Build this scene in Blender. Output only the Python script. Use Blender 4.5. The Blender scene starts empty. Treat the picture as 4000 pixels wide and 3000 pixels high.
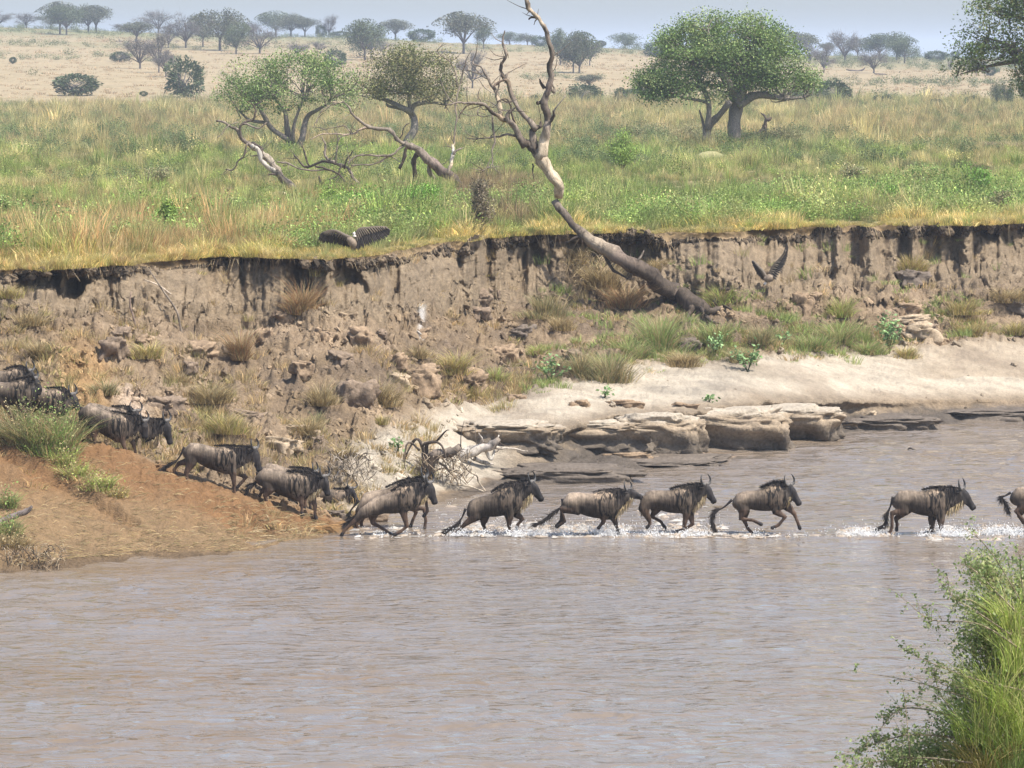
import bpy, math, random
import numpy as np
from mathutils import Vector, Matrix, kdtree

random.seed(7)
rng = np.random.default_rng(11)
SC = bpy.context.scene
COL = SC.collection

# ------------------------------------------------------------ camera
F = 14000.0          # focal length in photograph pixels (4000 wide)
CAM_H = 13.0         # eye height above the river
PITCH = math.atan(1290.0 / F)
cam_d = bpy.data.cameras.new('camera')
cam = bpy.data.objects.new('camera', cam_d)
COL.objects.link(cam)
cam.location = (0, 0, CAM_H)
cam.rotation_euler = (math.pi / 2 - PITCH, 0, 0)
cam_d.sensor_width = 36.0
cam_d.lens = 36.0 * F / 4000.0
cam_d.clip_start = 0.5
cam_d.clip_end = 20000
SC.camera = cam

# ------------------------------------------------------------ light
SUN = Vector((0.52, -0.34, 0.98)).normalized()
SUN_EL = math.asin(SUN.z)
SUN_AZ = math.atan2(SUN.x, SUN.y)
world = bpy.data.worlds.new('World')
SC.world = world
world.use_nodes = True
wn = world.node_tree
bg = wn.nodes['Background']
sky = wn.nodes.new('ShaderNodeTexSky')
sky.sky_type = 'NISHITA'
sky.sun_disc = False
sky.sun_elevation = SUN_EL
sky.sun_rotation = SUN_AZ
sky.air_density = 1.0
sky.dust_density = 2.0
sky.ozone_density = 3.0
wn.links.new(sky.outputs[0], bg.inputs[0])
bg.inputs[1].default_value = 0.15
sl = bpy.data.lights.new('sun', 'SUN')
sl.energy = 4.5
sl.angle = math.radians(0.5)
sl.color = (1.0, 0.96, 0.89)
sun = bpy.data.objects.new('sun', sl)
COL.objects.link(sun)
sun.rotation_euler = SUN.to_track_quat('Z', 'Y').to_euler()
sun.location = (20, 40, 60)
SC.view_settings.view_transform = 'Standard'
SC.view_settings.look = 'None'
SC.view_settings.gamma = 1.0
SC.view_settings.exposure = 0.76
SC.view_settings.use_curve_mapping = False
SC.cycles.max_bounces = 6
SC.cycles.transparent_max_bounces = 8
SC.cycles.volume_bounces = 0

# ------------------------------------------------------------ pixel <-> place helpers
SP, CP = math.sin(PITCH), math.cos(PITCH)
def P(x, y, d):
    """The place that lies at ground distance d in the direction measured in the photograph."""
    a = (x - 2000.0) / F; b = (y - 1500.0) / F
    dy = CP - b * SP; dz = -SP - b * CP
    k = d / dy
    return Vector((a * k, d, CAM_H + dz * k))
def zat(y, d):
    b = (y - 1500.0) / F
    return CAM_H + (-SP - b * CP) * d / (CP - b * SP)
def ypix(z, d):
    t = (z - CAM_H) / d
    b = -(t * CP + SP) / (CP - t * SP)
    return 1500.0 + b * F
def xpix(X, d, z=3.0):
    b = (ypix(z, d) - 1500.0) / F
    return 2000.0 + X / d * (CP - b * SP) * F

# ------------------------------------------------------------ noise
def _h(ix, iy, iz, seed):
    n = (ix.astype(np.int64) * 374761393 + iy.astype(np.int64) * 668265263 + iz.astype(np.int64) * 2147483647 // 3 + seed * 974634777) & 0xffffffff
    n = ((n ^ (n >> 13)) * 1274126177) & 0xffffffff
    n = ((n ^ (n >> 16)) * 2246822519) & 0xffffffff
    return ((n ^ (n >> 15)) & 0xffffff) / float(0xffffff)
def vnoise(x, y, z=0.0, seed=0):
    x, y, z = np.broadcast_arrays(np.asarray(x, float), np.asarray(y, float), np.asarray(z, float))
    ix, iy, iz = np.floor(x), np.floor(y), np.floor(z)
    fx, fy, fz = x - ix, y - iy, z - iz
    fx, fy, fz = [f * f * f * (f * (f * 6 - 15) + 10) for f in (fx, fy, fz)]
    r = 0
    for a in (0, 1):
        for b in (0, 1):
            if np.any(fz > 0):
                v = _h(ix + a, iy + b, iz, seed) * (1 - fz) + _h(ix + a, iy + b, iz + 1, seed) * fz
            else:
                v = _h(ix + a, iy + b, iz, seed)
            r = r + v * (fx if a else 1 - fx) * (fy if b else 1 - fy)
    return r * 2 - 1
def fbm(x, y, z=0.0, o=4, seed=0, gain=0.5):
    s = 0; a = 1.0; t = 0
    for i in range(o):
        s = s + a * vnoise(np.asarray(x) * 2 ** i + 17.3 * i, np.asarray(y) * 2 ** i - 9.1 * i, np.asarray(z) * 2 ** i, seed + i)
        t += a; a *= gain
    return s / t
def sstep(a, b, x):
    t = np.clip((x - a) / (b - a), 0, 1)
    return t * t * (3 - 2 * t)

# ------------------------------------------------------------ objects and tags
def tag(o, label=None, cat=None, group=None, kind=None):
    if label: o['label'] = label
    if cat: o['category'] = cat
    if group: o['group'] = group
    if kind: o['kind'] = kind
    return o
def mesh_np(name, V, Fq, mat, attrs=None, smooth=False):
    me = bpy.data.meshes.new(name)
    V = np.asarray(V, dtype=np.float32)
    me.vertices.add(len(V)); me.vertices.foreach_set('co', V.ravel())
    if isinstance(Fq, np.ndarray): Fq = [Fq]
    Fq = [f for f in Fq if len(f)]
    tot = sum(f.size for f in Fq); nf = sum(len(f) for f in Fq)
    me.loops.add(tot); me.polygons.add(nf)
    me.loops.foreach_set('vertex_index', np.concatenate([f.ravel() for f in Fq]).astype(np.int32))
    ls = []; s = 0
    for f in Fq:
        k = f.shape[1]
        ls.append(s + np.arange(len(f)) * k); s += f.size
    me.polygons.foreach_set('loop_start', np.concatenate(ls).astype(np.int32))
    if attrs:
        for k, a in attrs.items():
            a = np.asarray(a, dtype=np.float32)
            if a.ndim == 2:
                at = me.attributes.new(k, 'FLOAT_VECTOR', 'POINT'); at.data.foreach_set('vector', a.ravel())
            else:
                at = me.attributes.new(k, 'FLOAT', 'POINT'); at.data.foreach_set('value', a)
    me.update(calc_edges=True)
    if smooth: me.polygons.foreach_set('use_smooth', np.ones(nf, dtype=bool))
    me.materials.append(mat)
    return me
def link(name, me, parent=None, loc=None):
    o = bpy.data.objects.new(name, me); COL.objects.link(o)
    if parent is not None: o.parent = parent
    if loc is not None: o.location = loc
    return o
def empty(name, loc):
    o = bpy.data.objects.new(name, None); COL.objects.link(o); o.location = loc
    o.empty_display_size = 0.2
    return o
def copy_tree(o, parent=None):
    c = o.copy(); COL.objects.link(c)
    if parent is not None: c.parent = parent
    for ch in list(o.children): copy_tree(ch, c)
    return c
class MB:
    """collects vertices, faces and one colour per vertex into one mesh"""
    def __init__(s): s.v = []; s.q = []; s.t = []; s.c = []; s.n = 0
    def add(s, V, quads=None, tris=None, col=(1, 1, 1)):
        V = np.asarray(V, float).reshape(-1, 3)
        s.v.append(V)
        if quads is not None and len(quads): s.q.append(np.asarray(quads, int).reshape(-1, 4) + s.n)
        if tris is not None and len(tris): s.t.append(np.asarray(tris, int).reshape(-1, 3) + s.n)
        c = np.asarray(col, float)
        if c.ndim == 1: c = np.tile(c, (len(V), 1))
        s.c.append(c); s.n += len(V)
    def mesh(s, name, mat, smooth=False, origin=None):
        V = np.concatenate(s.v)
        if origin is not None: V = V - np.asarray(origin, float)
        Fq = []
        if s.q: Fq.append(np.concatenate(s.q))
        if s.t: Fq.append(np.concatenate(s.t))
        return mesh_np(name, V, Fq, mat, {'col': np.concatenate(s.c)}, smooth)
def catmull(pts, n=4):
    p = np.asarray(pts, float)
    if len(p) < 3: 
        return np.array([p[0] + (p[-1] - p[0]) * t for t in np.linspace(0, 1, n + 1)])
    e = np.vstack([2 * p[0] - p[1], p, 2 * p[-1] - p[-2]])
    out = []
    for i in range(len(p) - 1):
        a, b, c, d = e[i], e[i + 1], e[i + 2], e[i + 3]
        for k in range(n):
            t = k / n
            out.append(0.5 * ((2 * b) + (-a + c) * t + (2 * a - 5 * b + 4 * c - d) * t * t + (-a + 3 * b - 3 * c + d) * t ** 3))
    out.append(p[-1])
    return np.array(out)
def tube(mb, pts, rv, rl=None, n=6, col=(1, 1, 1), side=None, caps=True, sub=0, bark=0.0):
    """sweeps an ellipse along pts; rv = radius across the side axis, rl = radius along it"""
    p = np.asarray(pts, float); rv = np.asarray(rv, float)
    rl = rv if rl is None else np.asarray(rl, float)
    c = np.asarray(col, float)
    if sub:
        m = len(p); p = catmull(p, sub)
        tt = np.linspace(0, m - 1, len(p)); rv = np.interp(tt, np.arange(m), rv); rl = np.interp(tt, np.arange(m), rl)
        if c.ndim == 2: c = np.stack([np.interp(tt, np.arange(m), c[:, k]) for k in range(3)], 1)
    m = len(p)
    T = np.gradient(p, axis=0); T /= (np.linalg.norm(T, axis=1, keepdims=True) + 1e-9)
    if side is None:
        s0 = np.array([0.13, 1.0, 0.21])
    else: s0 = np.asarray(side, float)
    L = s0 - T * (T @ s0)[:, None]; L /= (np.linalg.norm(L, axis=1, keepdims=True) + 1e-9)
    N = np.cross(T, L)
    a = np.linspace(0, 2 * math.pi, n, endpoint=False)
    ca, sa = np.cos(a), np.sin(a)
    jit = 1.0
    if bark: jit = 1 + bark * vnoise(np.arange(m)[:, None] * 0.7 + p[0, 0] * 3, a[None, :] * 1.3, 0, 5)[..., None]
    V = p[:, None] + (N[:, None] * (rv[:, None] * ca)[..., None] + L[:, None] * (rl[:, None] * sa)[..., None]) * jit
    V = V.reshape(-1, 3)
    i = np.arange(m - 1)[:, None] * n; j = np.arange(n)[None]; j2 = (j + 1) % n
    Q = np.stack([i + j, i + j2, i + n + j2, i + n + j], -1).reshape(-1, 4)
    tris = []
    if caps:
        V = np.vstack([V, p[0], p[-1]])
        k0, k1 = m * n, m * n + 1
        for q in range(n):
            tris.append((k0, (q + 1) % n, q)); tris.append((k1, (m - 1) * n + q, (m - 1) * n + (q + 1) % n))
    cc = c
    if c.ndim == 2:
        cc = np.repeat(c, n, axis=0)
        if caps: cc = np.vstack([cc, c[0], c[-1]])
    mb.add(V, Q, tris, cc)

# ------------------------------------------------------------ materials
def mat_new(name):
    m = bpy.data.materials.new(name); m.use_nodes = True
    nt = m.node_tree
    for n in list(nt.nodes): nt.nodes.remove(n)
    out = nt.nodes.new('ShaderNodeOutputMaterial')
    return m, nt, out
def N(nt, typ, **kw):
    n = nt.nodes.new(typ)
    for k, v in kw.items():
        if k.startswith('i_'):
            key = k[2:]
            key = int(key) if key.isdigit() else key
            n.inputs[key].default_value = v
        else: setattr(n, k, v)
    return n
def mul(nt, a, b, mode='MULTIPLY', fac=1.0):
    m = nt.nodes.new('ShaderNodeMix'); m.data_type = 'RGBA'; m.blend_type = mode
    if isinstance(fac, (int, float)): m.inputs[0].default_value = fac
    else: nt.links.new(fac, m.inputs[0])
    for s, v in ((6, a), (7, b)):
        if isinstance(v, tuple): m.inputs[s].default_value = (*v, 1)
        else: nt.links.new(v, m.inputs[s])
    return m.outputs[2]
def noise(nt, vec, scale, detail=4, rough=0.6, dist=0.0):
    n = N(nt, 'ShaderNodeTexNoise', i_Scale=scale, i_Detail=detail, i_Roughness=rough, i_Distortion=dist)
    if vec is not None: nt.links.new(vec, n.inputs['Vector'])
    return n.outputs['Fac']
def ramp(nt, fac, stops):
    r = nt.nodes.new('ShaderNodeValToRGB')
    e = r.color_ramp.elements
    while len(e) < len(stops): e.new(0.5)
    for k, (p, c) in enumerate(stops):
        e[k].position = p
        e[k].color = (*c, 1) if isinstance(c, tuple) else (c, c, c, 1)
    nt.links.new(fac, r.inputs[0])
    return r.outputs[0]
def coords(nt, scale=(1, 1, 1), which='Object', rot=(0, 0, 0)):
    tc = nt.nodes.new('ShaderNodeTexCoord'); mp = nt.nodes.new('ShaderNodeMapping')
    mp.inputs['Scale'].default_value = scale; mp.inputs['Rotation'].default_value = rot
    nt.links.new(tc.outputs[which], mp.inputs[0])
    return mp.outputs[0]
def attr(nt, name, typ='GEOMETRY'):
    a = nt.nodes.new('ShaderNodeAttribute'); a.attribute_name = name; a.attribute_type = typ
    return a.outputs['Vector'], a.outputs['Fac']
def bsdf(nt, out, col, rough=0.8, spec=0.3, bump=None, bdist=0.02, bstr=1.0):
    b = nt.nodes.new('ShaderNodeBsdfPrincipled')
    if isinstance(col, tuple): b.inputs['Base Color'].default_value = (*col, 1)
    else: nt.links.new(col, b.inputs['Base Color'])
    if isinstance(rough, (int, float)): b.inputs['Roughness'].default_value = rough
    else: nt.links.new(rough, b.inputs['Roughness'])
    b.inputs['Specular IOR Level'].default_value = spec
    if bump is not None:
        bn = nt.nodes.new('ShaderNodeBump'); bn.inputs['Distance'].default_value = bdist
        bn.inputs['Strength'].default_value = bstr
        nt.links.new(bump, bn.inputs['Height']); nt.links.new(bn.outputs[0], b.inputs['Normal'])
    nt.links.new(b.outputs[0], out.inputs[0])
    return b

def mat_bank():
    m, nt, out = mat_new('bank_soil')
    c, _ = attr(nt, 'col')
    v = coords(nt)
    n1 = noise(nt, v, 2.2, 6, 0.7, 0.3)
    n2 = noise(nt, v, 14.0, 4, 0.7)
    k = mul(nt, ramp(nt, n1, [(0.3, 0.68), (0.7, 1.28)]), ramp(nt, n2, [(0.3, 0.72), (0.7, 1.22)]))
    _, g = attr(nt, 'rough')
    k = mul(nt, (1, 1, 1), k, 'MIX', g)
    col = mul(nt, c, k)
    # pale dried specks and dark crumbs
    v2 = noise(nt, coords(nt, (1, 1, 2.0)), 9.0, 5, 0.75)
    add = nt.nodes.new('ShaderNodeMath'); add.operation = 'MULTIPLY_ADD'
    nt.links.new(v2, add.inputs[0]); add.inputs[1].default_value = 1.6; nt.links.new(n2, add.inputs[2])
    sc = nt.nodes.new('ShaderNodeMath'); sc.operation = 'MULTIPLY'
    nt.links.new(add.outputs[0], sc.inputs[0]); nt.links.new(g, sc.inputs[1])
    bsdf(nt, out, col, 0.95, 0.15, sc.outputs[0], 0.11, 0.8)
    return m
def mat_ground():
    m, nt, out = mat_new('grassland_soil')
    c, _ = attr(nt, 'col')
    n1 = noise(nt, coords(nt, (0.25, 1, 1)), 0.10, 8, 0.72)
    n2 = noise(nt, coords(nt, (1, 0.6, 1)), 0.9, 6, 0.75)
    n3 = noise(nt, coords(nt, (0.35, 0.22, 1)), 0.35, 5, 0.7, 0.4)
    k = mul(nt, ramp(nt, n1, [(0.3, (0.86, 0.86, 0.82)), (0.7, (1.12, 1.1, 1.1))]), ramp(nt, n2, [(0.3, 0.78), (0.72, 1.2)]))
    k = mul(nt, k, ramp(nt, n3, [(0.28, (0.55, 0.62, 0.5)), (0.40, (1, 1, 1))]))
    bsdf(nt, out, mul(nt, c, k), 0.95, 0.1, n2, 0.15, 0.7)
    return m
def mat_leaf(name, trans=0.35, vary=0.25, inst=False):
    m, nt, out = mat_new(name)
    c, _ = attr(nt, 'col')
    if inst:
        t, _ = attr(nt, 'tint', 'INSTANCER')
        c = mul(nt, c, t)
    oi = nt.nodes.new('ShaderNodeNewGeometry')
    r = ramp(nt, oi.outputs['Random Per Island'], [(0.0, 1 - vary), (1.0, 1 + vary)])
    c = mul(nt, c, r)
    d = N(nt, 'ShaderNodeBsdfPrincipled', i_Roughness=0.55); d.inputs['Specular IOR Level'].default_value = 0.25
    nt.links.new(c, d.inputs['Base Color'])
    tr = nt.nodes.new('ShaderNodeBsdfTranslucent'); nt.links.new(c, tr.inputs[0])
    mx = nt.nodes.new('ShaderNodeMixShader'); mx.inputs[0].default_value = trans
    nt.links.new(d.outputs[0], mx.inputs[1]); nt.links.new(tr.outputs[0], mx.inputs[2])
    nt.links.new(mx.outputs[0], out.inputs[0])
    return m
def mat_bark(name, scale=(6, 6, 1.2)):
    m, nt, out = mat_new(name)
    c, _ = attr(nt, 'col')
    n1 = noise(nt, coords(nt, scale), 3.0, 6, 0.75, 1.2)
    k = ramp(nt, n1, [(0.34, 0.28), (0.48, 0.9), (0.68, 1.5)])
    bsdf(nt, out, mul(nt, c, k), 0.85, 0.2, n1, 0.05, 0.9)
    return m
def mat_plain(name, rough=0.6, spec=0.3, vary=0.15, bscale=20, bdist=0.01):
    m, nt, out = mat_new(name)
    c, _ = attr(nt, 'col')
    n1 = noise(nt, coords(nt), bscale, 4, 0.6)
    k = ramp(nt, n1, [(0.3, 1 - vary), (0.7, 1 + vary)])
    bsdf(nt, out, mul(nt, c, k), rough, spec, n1, bdist, 0.7)
    return m
def mat_coat():
    m, nt, out = mat_new('coat')
    c, _ = attr(nt, 'col')
    _, s = attr(nt, 'stripe')
    st = noise(nt, coords(nt, (1.0, 1.0, 0.10)), 11.0, 3, 0.6, 0.6)
    dark = ramp(nt, st, [(0.44, (0.10, 0.095, 0.09)), (0.53, (1.5, 1.45, 1.38))])
    k = mul(nt, (1, 1, 1), dark, 'MIX', s)
    mot = noise(nt, coords(nt, (1, 1, 0.7)), 5.0, 5, 0.65, 0.3)
    k2 = ramp(nt, mot, [(0.34, 0.55), (0.66, 1.45)])
    rib = noise(nt, coords(nt, (1, 0.5, 0.16), rot=(0, 0.25, 0)), 13.0, 3, 0.6, 0.4)
    k2 = mul(nt, k2, ramp(nt, rib, [(0.36, 0.74), (0.60, 1.14)]))
    fine = noise(nt, coords(nt, (1, 1, 0.3)), 60.0, 3, 0.6)
    k3 = ramp(nt, fine, [(0.3, 0.85), (0.7, 1.12)])
    bsdf(nt, out, mul(nt, mul(nt, mul(nt, c, k), k2), k3), 0.62, 0.18, rib, 0.04, 0.7)
    return m
def mat_water():
    m, nt, out = mat_new('river_water')
    v = coords(nt, (0.25, 1.0, 1.0))
    big = noise(nt, coords(nt, (0.10, 0.34, 1)), 0.9, 4, 0.6, 0.4)
    mid = noise(nt, coords(nt, (0.50, 1.0, 1)), 2.2, 2, 0.55, 0.9)
    fin = noise(nt, coords(nt, (0.7, 1.3, 1)), 9.0, 4, 0.6, 0.4)
    murk = noise(nt, coords(nt, (0.05, 0.22, 1)), 1.2, 5, 0.6, 0.5)
    col = ramp(nt, murk, [(0.32, (0.165, 0.120, 0.078)), (0.50, (0.176, 0.139, 0.104)), (0.72, (0.182, 0.149, 0.120))])
    a = nt.nodes.new('ShaderNodeMath'); a.operation = 'MULTIPLY_ADD'
    nt.links.new(big, a.inputs[0]); a.inputs[1].default_value = 0.9
    b = nt.nodes.new('ShaderNodeMath'); b.operation = 'MULTIPLY_ADD'
    nt.links.new(mid, b.inputs[0]); b.inputs[1].default_value = 0.75
    c = nt.nodes.new('ShaderNodeMath'); c.operation = 'MULTIPLY'
    nt.links.new(fin, c.inputs[0]); c.inputs[1].default_value = 0.05
    nt.links.new(c.outputs[0], b.inputs[2]); nt.links.new(b.outputs[0], a.inputs[2])
    bs = bsdf(nt, out, col, 0.05, 0.5, a.outputs[0], 0.16, 1.0)
    bs.inputs['IOR'].default_value = 1.33
    return m
M = {}
M['bank'] = mat_bank(); M['ground'] = mat_ground(); M['water'] = mat_water()
M['blade'] = mat_leaf('grass_blades', 0.42, 0.45); M['nearleaf'] = mat_leaf('near_leaves', 0.5, 0.35); M['iblade'] = mat_leaf('field_grass', 0.35, 0.45, True)
M['leaf'] = mat_leaf('tree_leaves', 0.2, 0.4)
M['bark'] = mat_bark('bark'); M['dead'] = mat_bark('dead_wood', (1.5, 1.5, 0.6))
M['coat'] = mat_coat(); M['hair'] = mat_plain('hair', 0.8, 0.1, 0.3); M['horn'] = mat_plain('horn', 0.45, 0.25)
M['rock'] = mat_plain('clod_earth', 0.95, 0.1, 0.3, 9, 0.06); M['feather'] = mat_plain('feather', 0.6, 0.3, 0.2)
def mat_foam():
    m, nt, out = mat_new('foam')
    c, _ = attr(nt, 'col')
    n1 = noise(nt, coords(nt), 22, 4, 0.7)
    b = bsdf(nt, out, mul(nt, c, ramp(nt, n1, [(0.3, 0.82), (0.7, 1.1)])), 0.35, 0.5, n1, 0.03, 0.8)
    return m
M['foam'] = mat_foam()
# ============================================================ RIVER BANK, PLAIN, HILLS
# columns across the view; each one is a measured profile from the water up to the cliff edge
KX = np.array([-900, 0, 500, 900, 1300, 1500, 1900, 2100, 2400, 2700, 2900, 3400, 4000, 4900], float)
SHORE = np.array([2300, 2250, 2185, 2170, 2090, 2030, 1915, 1900, 1862, 1785, 1752, 1682, 1640, 1600], float)
TAB = {  # (photo y, distance)
 'lb': [(1500, 101), (1640, 99), (1795, 98), (1940, 97.3), (2050, 97.9), (2004, 101.2), (1888, 108), (1856, 109.8), (1764, 114.6), (1768, 116.5), (1738, 118.7), (1668, 124.3), (1622, 128.4), (1590, 131)],
 'lt': [(1460, 103), (1585, 101), (1722, 100.5), (1852, 100.2), (1952, 101), (1852, 104.6), (1766, 111), (1690, 112.2), (1625, 115.3), (1603, 117.1), (1572, 119.5), (1560, 125.6), (1562, 130), (1540, 133)],
 'st': [(1400, 105), (1500, 103.5), (1602, 103.6), (1702, 104), (1705, 106.5), (1600, 109.8), (1562, 117), (1500, 119), (1425, 123.3), (1400, 125), (1372, 127.2), (1352, 133), (1312, 137), (1300, 140)],
 'i4': [(1330, 106.4), (1402, 106), (1452, 106.7), (1502, 109), (1502, 109.8), (1490, 112), (1470, 120.2), (1420, 123.6), (1365, 126.6), (1335, 128.8), (1302, 130.6), (1292, 135.6), (1272, 138.4), (1260, 141.5)],
 'toe': [(1230, 108), (1252, 108.9), (1270, 112.9), (1282, 117.0), (1282, 115.4), (1270, 118.3), (1232, 129.8), (1212, 132), (1202, 133.5), (1188, 134), (1182, 132.8), (1182, 137.4), (1152, 139.4), (1140, 143)],
 'top': [(1060, 0), (1058, 0), (1032, 0), (1002, 0), (1010, 0), (988, 0), (925, 0), (912, 0), (905, 0), (912, 0), (902, 0), (880, 0), (868, 0), (850, 0)],
}
ZP = 6.3   # level of the plain
az = np.concatenate([np.linspace(-1500, -170, 34)[:-1], np.linspace(-170, 4170, 900), np.linspace(4170, 5500, 34)[1:]])
NC = len(az)
def col_of(x): return int(np.argmin(np.abs(az - x)))
def smooth1(a, k=15):
    p = np.pad(a, k, mode='edge'); w = np.hanning(2 * k + 1); w /= w.sum()
    return np.convolve(p, w, 'valid')
def ip(vals, k=14): return smooth1(np.interp(az, KX, vals), k)
dsh = np.array([(CAM_H) / ((CAM_H - zat(y, 1.0))) for y in SHORE])   # distance where z = 0
Dk, Zk = [], []
d_sh = ip(dsh, 10) + 0.5 * fbm(az * 0.009, 0, 0, 4, 3) * (1 + 0.0 * az)
Dk.append(d_sh - 5); Zk.append(np.full(NC, -0.9))
Dk.append(d_sh); Zk.append(np.full(NC, -0.02))
for key in ('lb', 'lt', 'st', 'i4', 'toe'):
    t = TAB[key]
    d = ip([a[1] for a in t]); y = ip([a[0] for a in t])
    Dk.append(d); Zk.append(zat(y, d))
ytop = ip([a[0] for a in TAB['top']], 6) + 11 * fbm(az * 0.012, 0.5, 0, 4, 9)
tt = (CAM_H - ZP) / (CAM_H - zat(ytop, 1.0))
Dk.append(tt); Zk.append(np.full(NC, ZP))
for i in range(1, len(Dk)): Dk[i] = np.maximum(Dk[i], Dk[i - 1] + 0.12)
Zk[2] = np.maximum(Zk[2], 0.06)
cnt = [5, 48, 40, 48, 50, 62, 74]
rowsD, rowsZ, band = [], [], []
for i, c in enumerate(cnt):
    for k in range(c):
        f = k / c
        rowsD.append(Dk[i] * (1 - f) + Dk[i + 1] * f)
        rowsZ.append(Zk[i] * (1 - f) + Zk[i + 1] * f); band.append(i + f)
rowsD.append(Dk[-1]); rowsZ.append(Zk[-1]); band.append(len(cnt))
BD = np.array(rowsD).T; BZ = np.array(rowsZ).T            # (col, row)
band = np.array(band)[None] + 0 * BD
NR = BD.shape[1]
# soften the joints between bands except at the ledge and cliff
for _ in range(3):
    m = ((band > 1.2) & (band < 1.9)) | ((band > 3.2) & (band < 5.8))
    Zs = BZ.copy(); Zs[:, 1:-1] = (BZ[:, :-2] + BZ[:, 1:-1] * 2 + BZ[:, 2:]) / 4
    BZ = np.where(m, Zs, BZ)
AX = az[:, None] + 0 * BD
bX0 = (AX - 2000) / F * BD
# --- cliff
c = np.clip(band - 6, 0, 1)
notch = sstep(.05, .40, fbm(bX0[:, -1:] * .30, 11, 0, 4, 19, .6))
incl = band >= 6
# height runs linearly, distance first slopes then goes upright
dt, dtoe = Dk[7][:, None], Dk[6][:, None]
BD = np.where(incl, dtoe + (dt - dtoe) * (1 - (1 - c) ** 2.2) , BD)
xw = bX0 + 0.55 * fbm(bX0 * 0.8, BZ * 1.0, 0, 3, 20)
u1 = fbm(xw * 0.42, 2.0 + BZ * .12, 0, 4, 21); u2 = fbm(xw * 1.5, BZ * 0.6, 0, 4, 22)
rec = sstep(0.02, 0.40, 1.2 * u1 + 0.45 * u2)
rec *= (1 - .85 * notch) * (0.1 + 0.9) * sstep(-0.12, 0.15, fbm(bX0 * 0.22, 7, 0, 2, 23))
low = 0.18 + 0.62 * (fbm(bX0 * 1.0, 3.0, 0, 3, 24) * 0.8 + 0.5)
shape = sstep(low, low + 0.22, c) * (1 - sstep(0.86, 0.95, c))
BD = BD + np.where(incl, rec * shape * (0.75 + .8 * (vnoise(bX0 * .6, 9, 0, 29) * .5 + .5)), 0)
lip = sstep(0.90, 0.97, c)
BD = BD + np.where(incl, notch * 1.5 * sstep(.35, 1, c), 0)
BZ = BZ - notch * .28 * sstep(.8, 1, c) * incl
BD = BD - lip * (1 - notch) * (0.12 + 0.42 * fbm(bX0 * 1.3, 1, 0, 5, 25, .65))
BZ = BZ + lip * 0.30 * fbm(bX0 * 1.6, 4, 0, 5, 28, .65)
BD = BD + np.where(incl, 0.8 * fbm(bX0 * 0.9, BZ * 1.1, 0, 6, 26, 0.66) * (0.45 + 0.55 * (1 - c)), 0)
crk = np.abs(fbm(bX0 * 2.6, BZ * 0.5, 0, 3, 27)); BD = BD + np.where(incl, 0.22 * (1 - sstep(0, 0.09, crk)) * (1 - lip), 0)
# a deep hollow where the fallen tree tore out of the bank, and dark undercuts lower down
def hollow(cx, cz_lo, w, dep, sgn=1):
    g = np.exp(-((AX - cx) / w) ** 2)
    return g * sstep(cz_lo, cz_lo + 0.2, c) * (1 - sstep(0.84, 0.93, c)) * dep * np.where(incl, 1, 0)
BD = BD + hollow(2290, 0.15, 60, 1.0) + hollow(3090, 0.1, 45, 0.7) + hollow(3700, 0.3, 30, 0.6) + hollow(1850, 0.25, 30, 0.55) + hollow(820, 0.35, 35, 0.6) + hollow(290, 0.4, 45, 0.6) + hollow(3870, 0.35, 35, 0.6) + hollow(1500, 0.3, 40, 0.6)
# --- lumps on the scree
w_tal = sstep(3.6, 4.3, band) * (1 - sstep(6.3, 6.8, band)) * (0.25 + 0.75 * (AX < 4200))
w_tal = np.maximum(w_tal, sstep(1750, 1250, AX) * sstep(2.15, 2.8, band) * (1 - sstep(6.3, 6.8, band)))
bil = np.abs(fbm(bX0 * 1.1, BD * 0.8, BZ * 1.1, 5, 31, 0.6)); bil2 = np.abs(fbm(bX0 * 3.0, BD * 2.0, BZ * 3, 4, 33, 0.6))
ter = fbm(bX0 * 0.35, BD * 0.9, 0, 4, 35)
BZ = BZ + w_tal * ((0.85 * bil - 0.2) + (0.36 * bil2 - 0.09) + 0.34 * ter)
steps = BZ * 1.9 + 1.2 * fbm(bX0 * 0.3, BD * 0.3, 0, 3, 37)
fr = steps - np.floor(steps)
BZ = BZ + w_tal * 0.22 * (sstep(0.25, 0.5, fr) - fr) * sstep(-0.3, 0.2, fbm(bX0 * 0.25, BD * 0.3, 0, 2, 38))
# --- rock ledge by the water
w_led = sstep(1850, 2150, AX) * sstep(1.3, 1.9, band) * (1 - sstep(2.9, 3.3, band)) * (1 - 0.65 * sstep(3150, 3700, AX))
BD = BD + w_led * (0.9 * fbm(bX0 * 0.45, BZ * 0.8, 0, 5, 41) + 0.9 * sstep(0.1, 0.5, np.clip(band - 2, 0, 1)) * (1 - sstep(0.6, 0.95, np.clip(band - 2, 0, 1))))
BD = BD + w_led * 0.35 * np.abs(fbm(bX0 * 1.6, BZ * 1.8, 0, 4, 42, .6))
BZ = BZ + w_led * (0.16 * fbm(bX0 * 1.6, BD * 1.2, 0, 4, 43)) + (sstep(1.0, 1.4, band) * (1 - sstep(2, 2.2, band))) * sstep(1600, 1900, AX) * (0.16 * fbm(bX0 * 0.9, BD * 1.0, 0, 5, 44) + 0.02)
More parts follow.
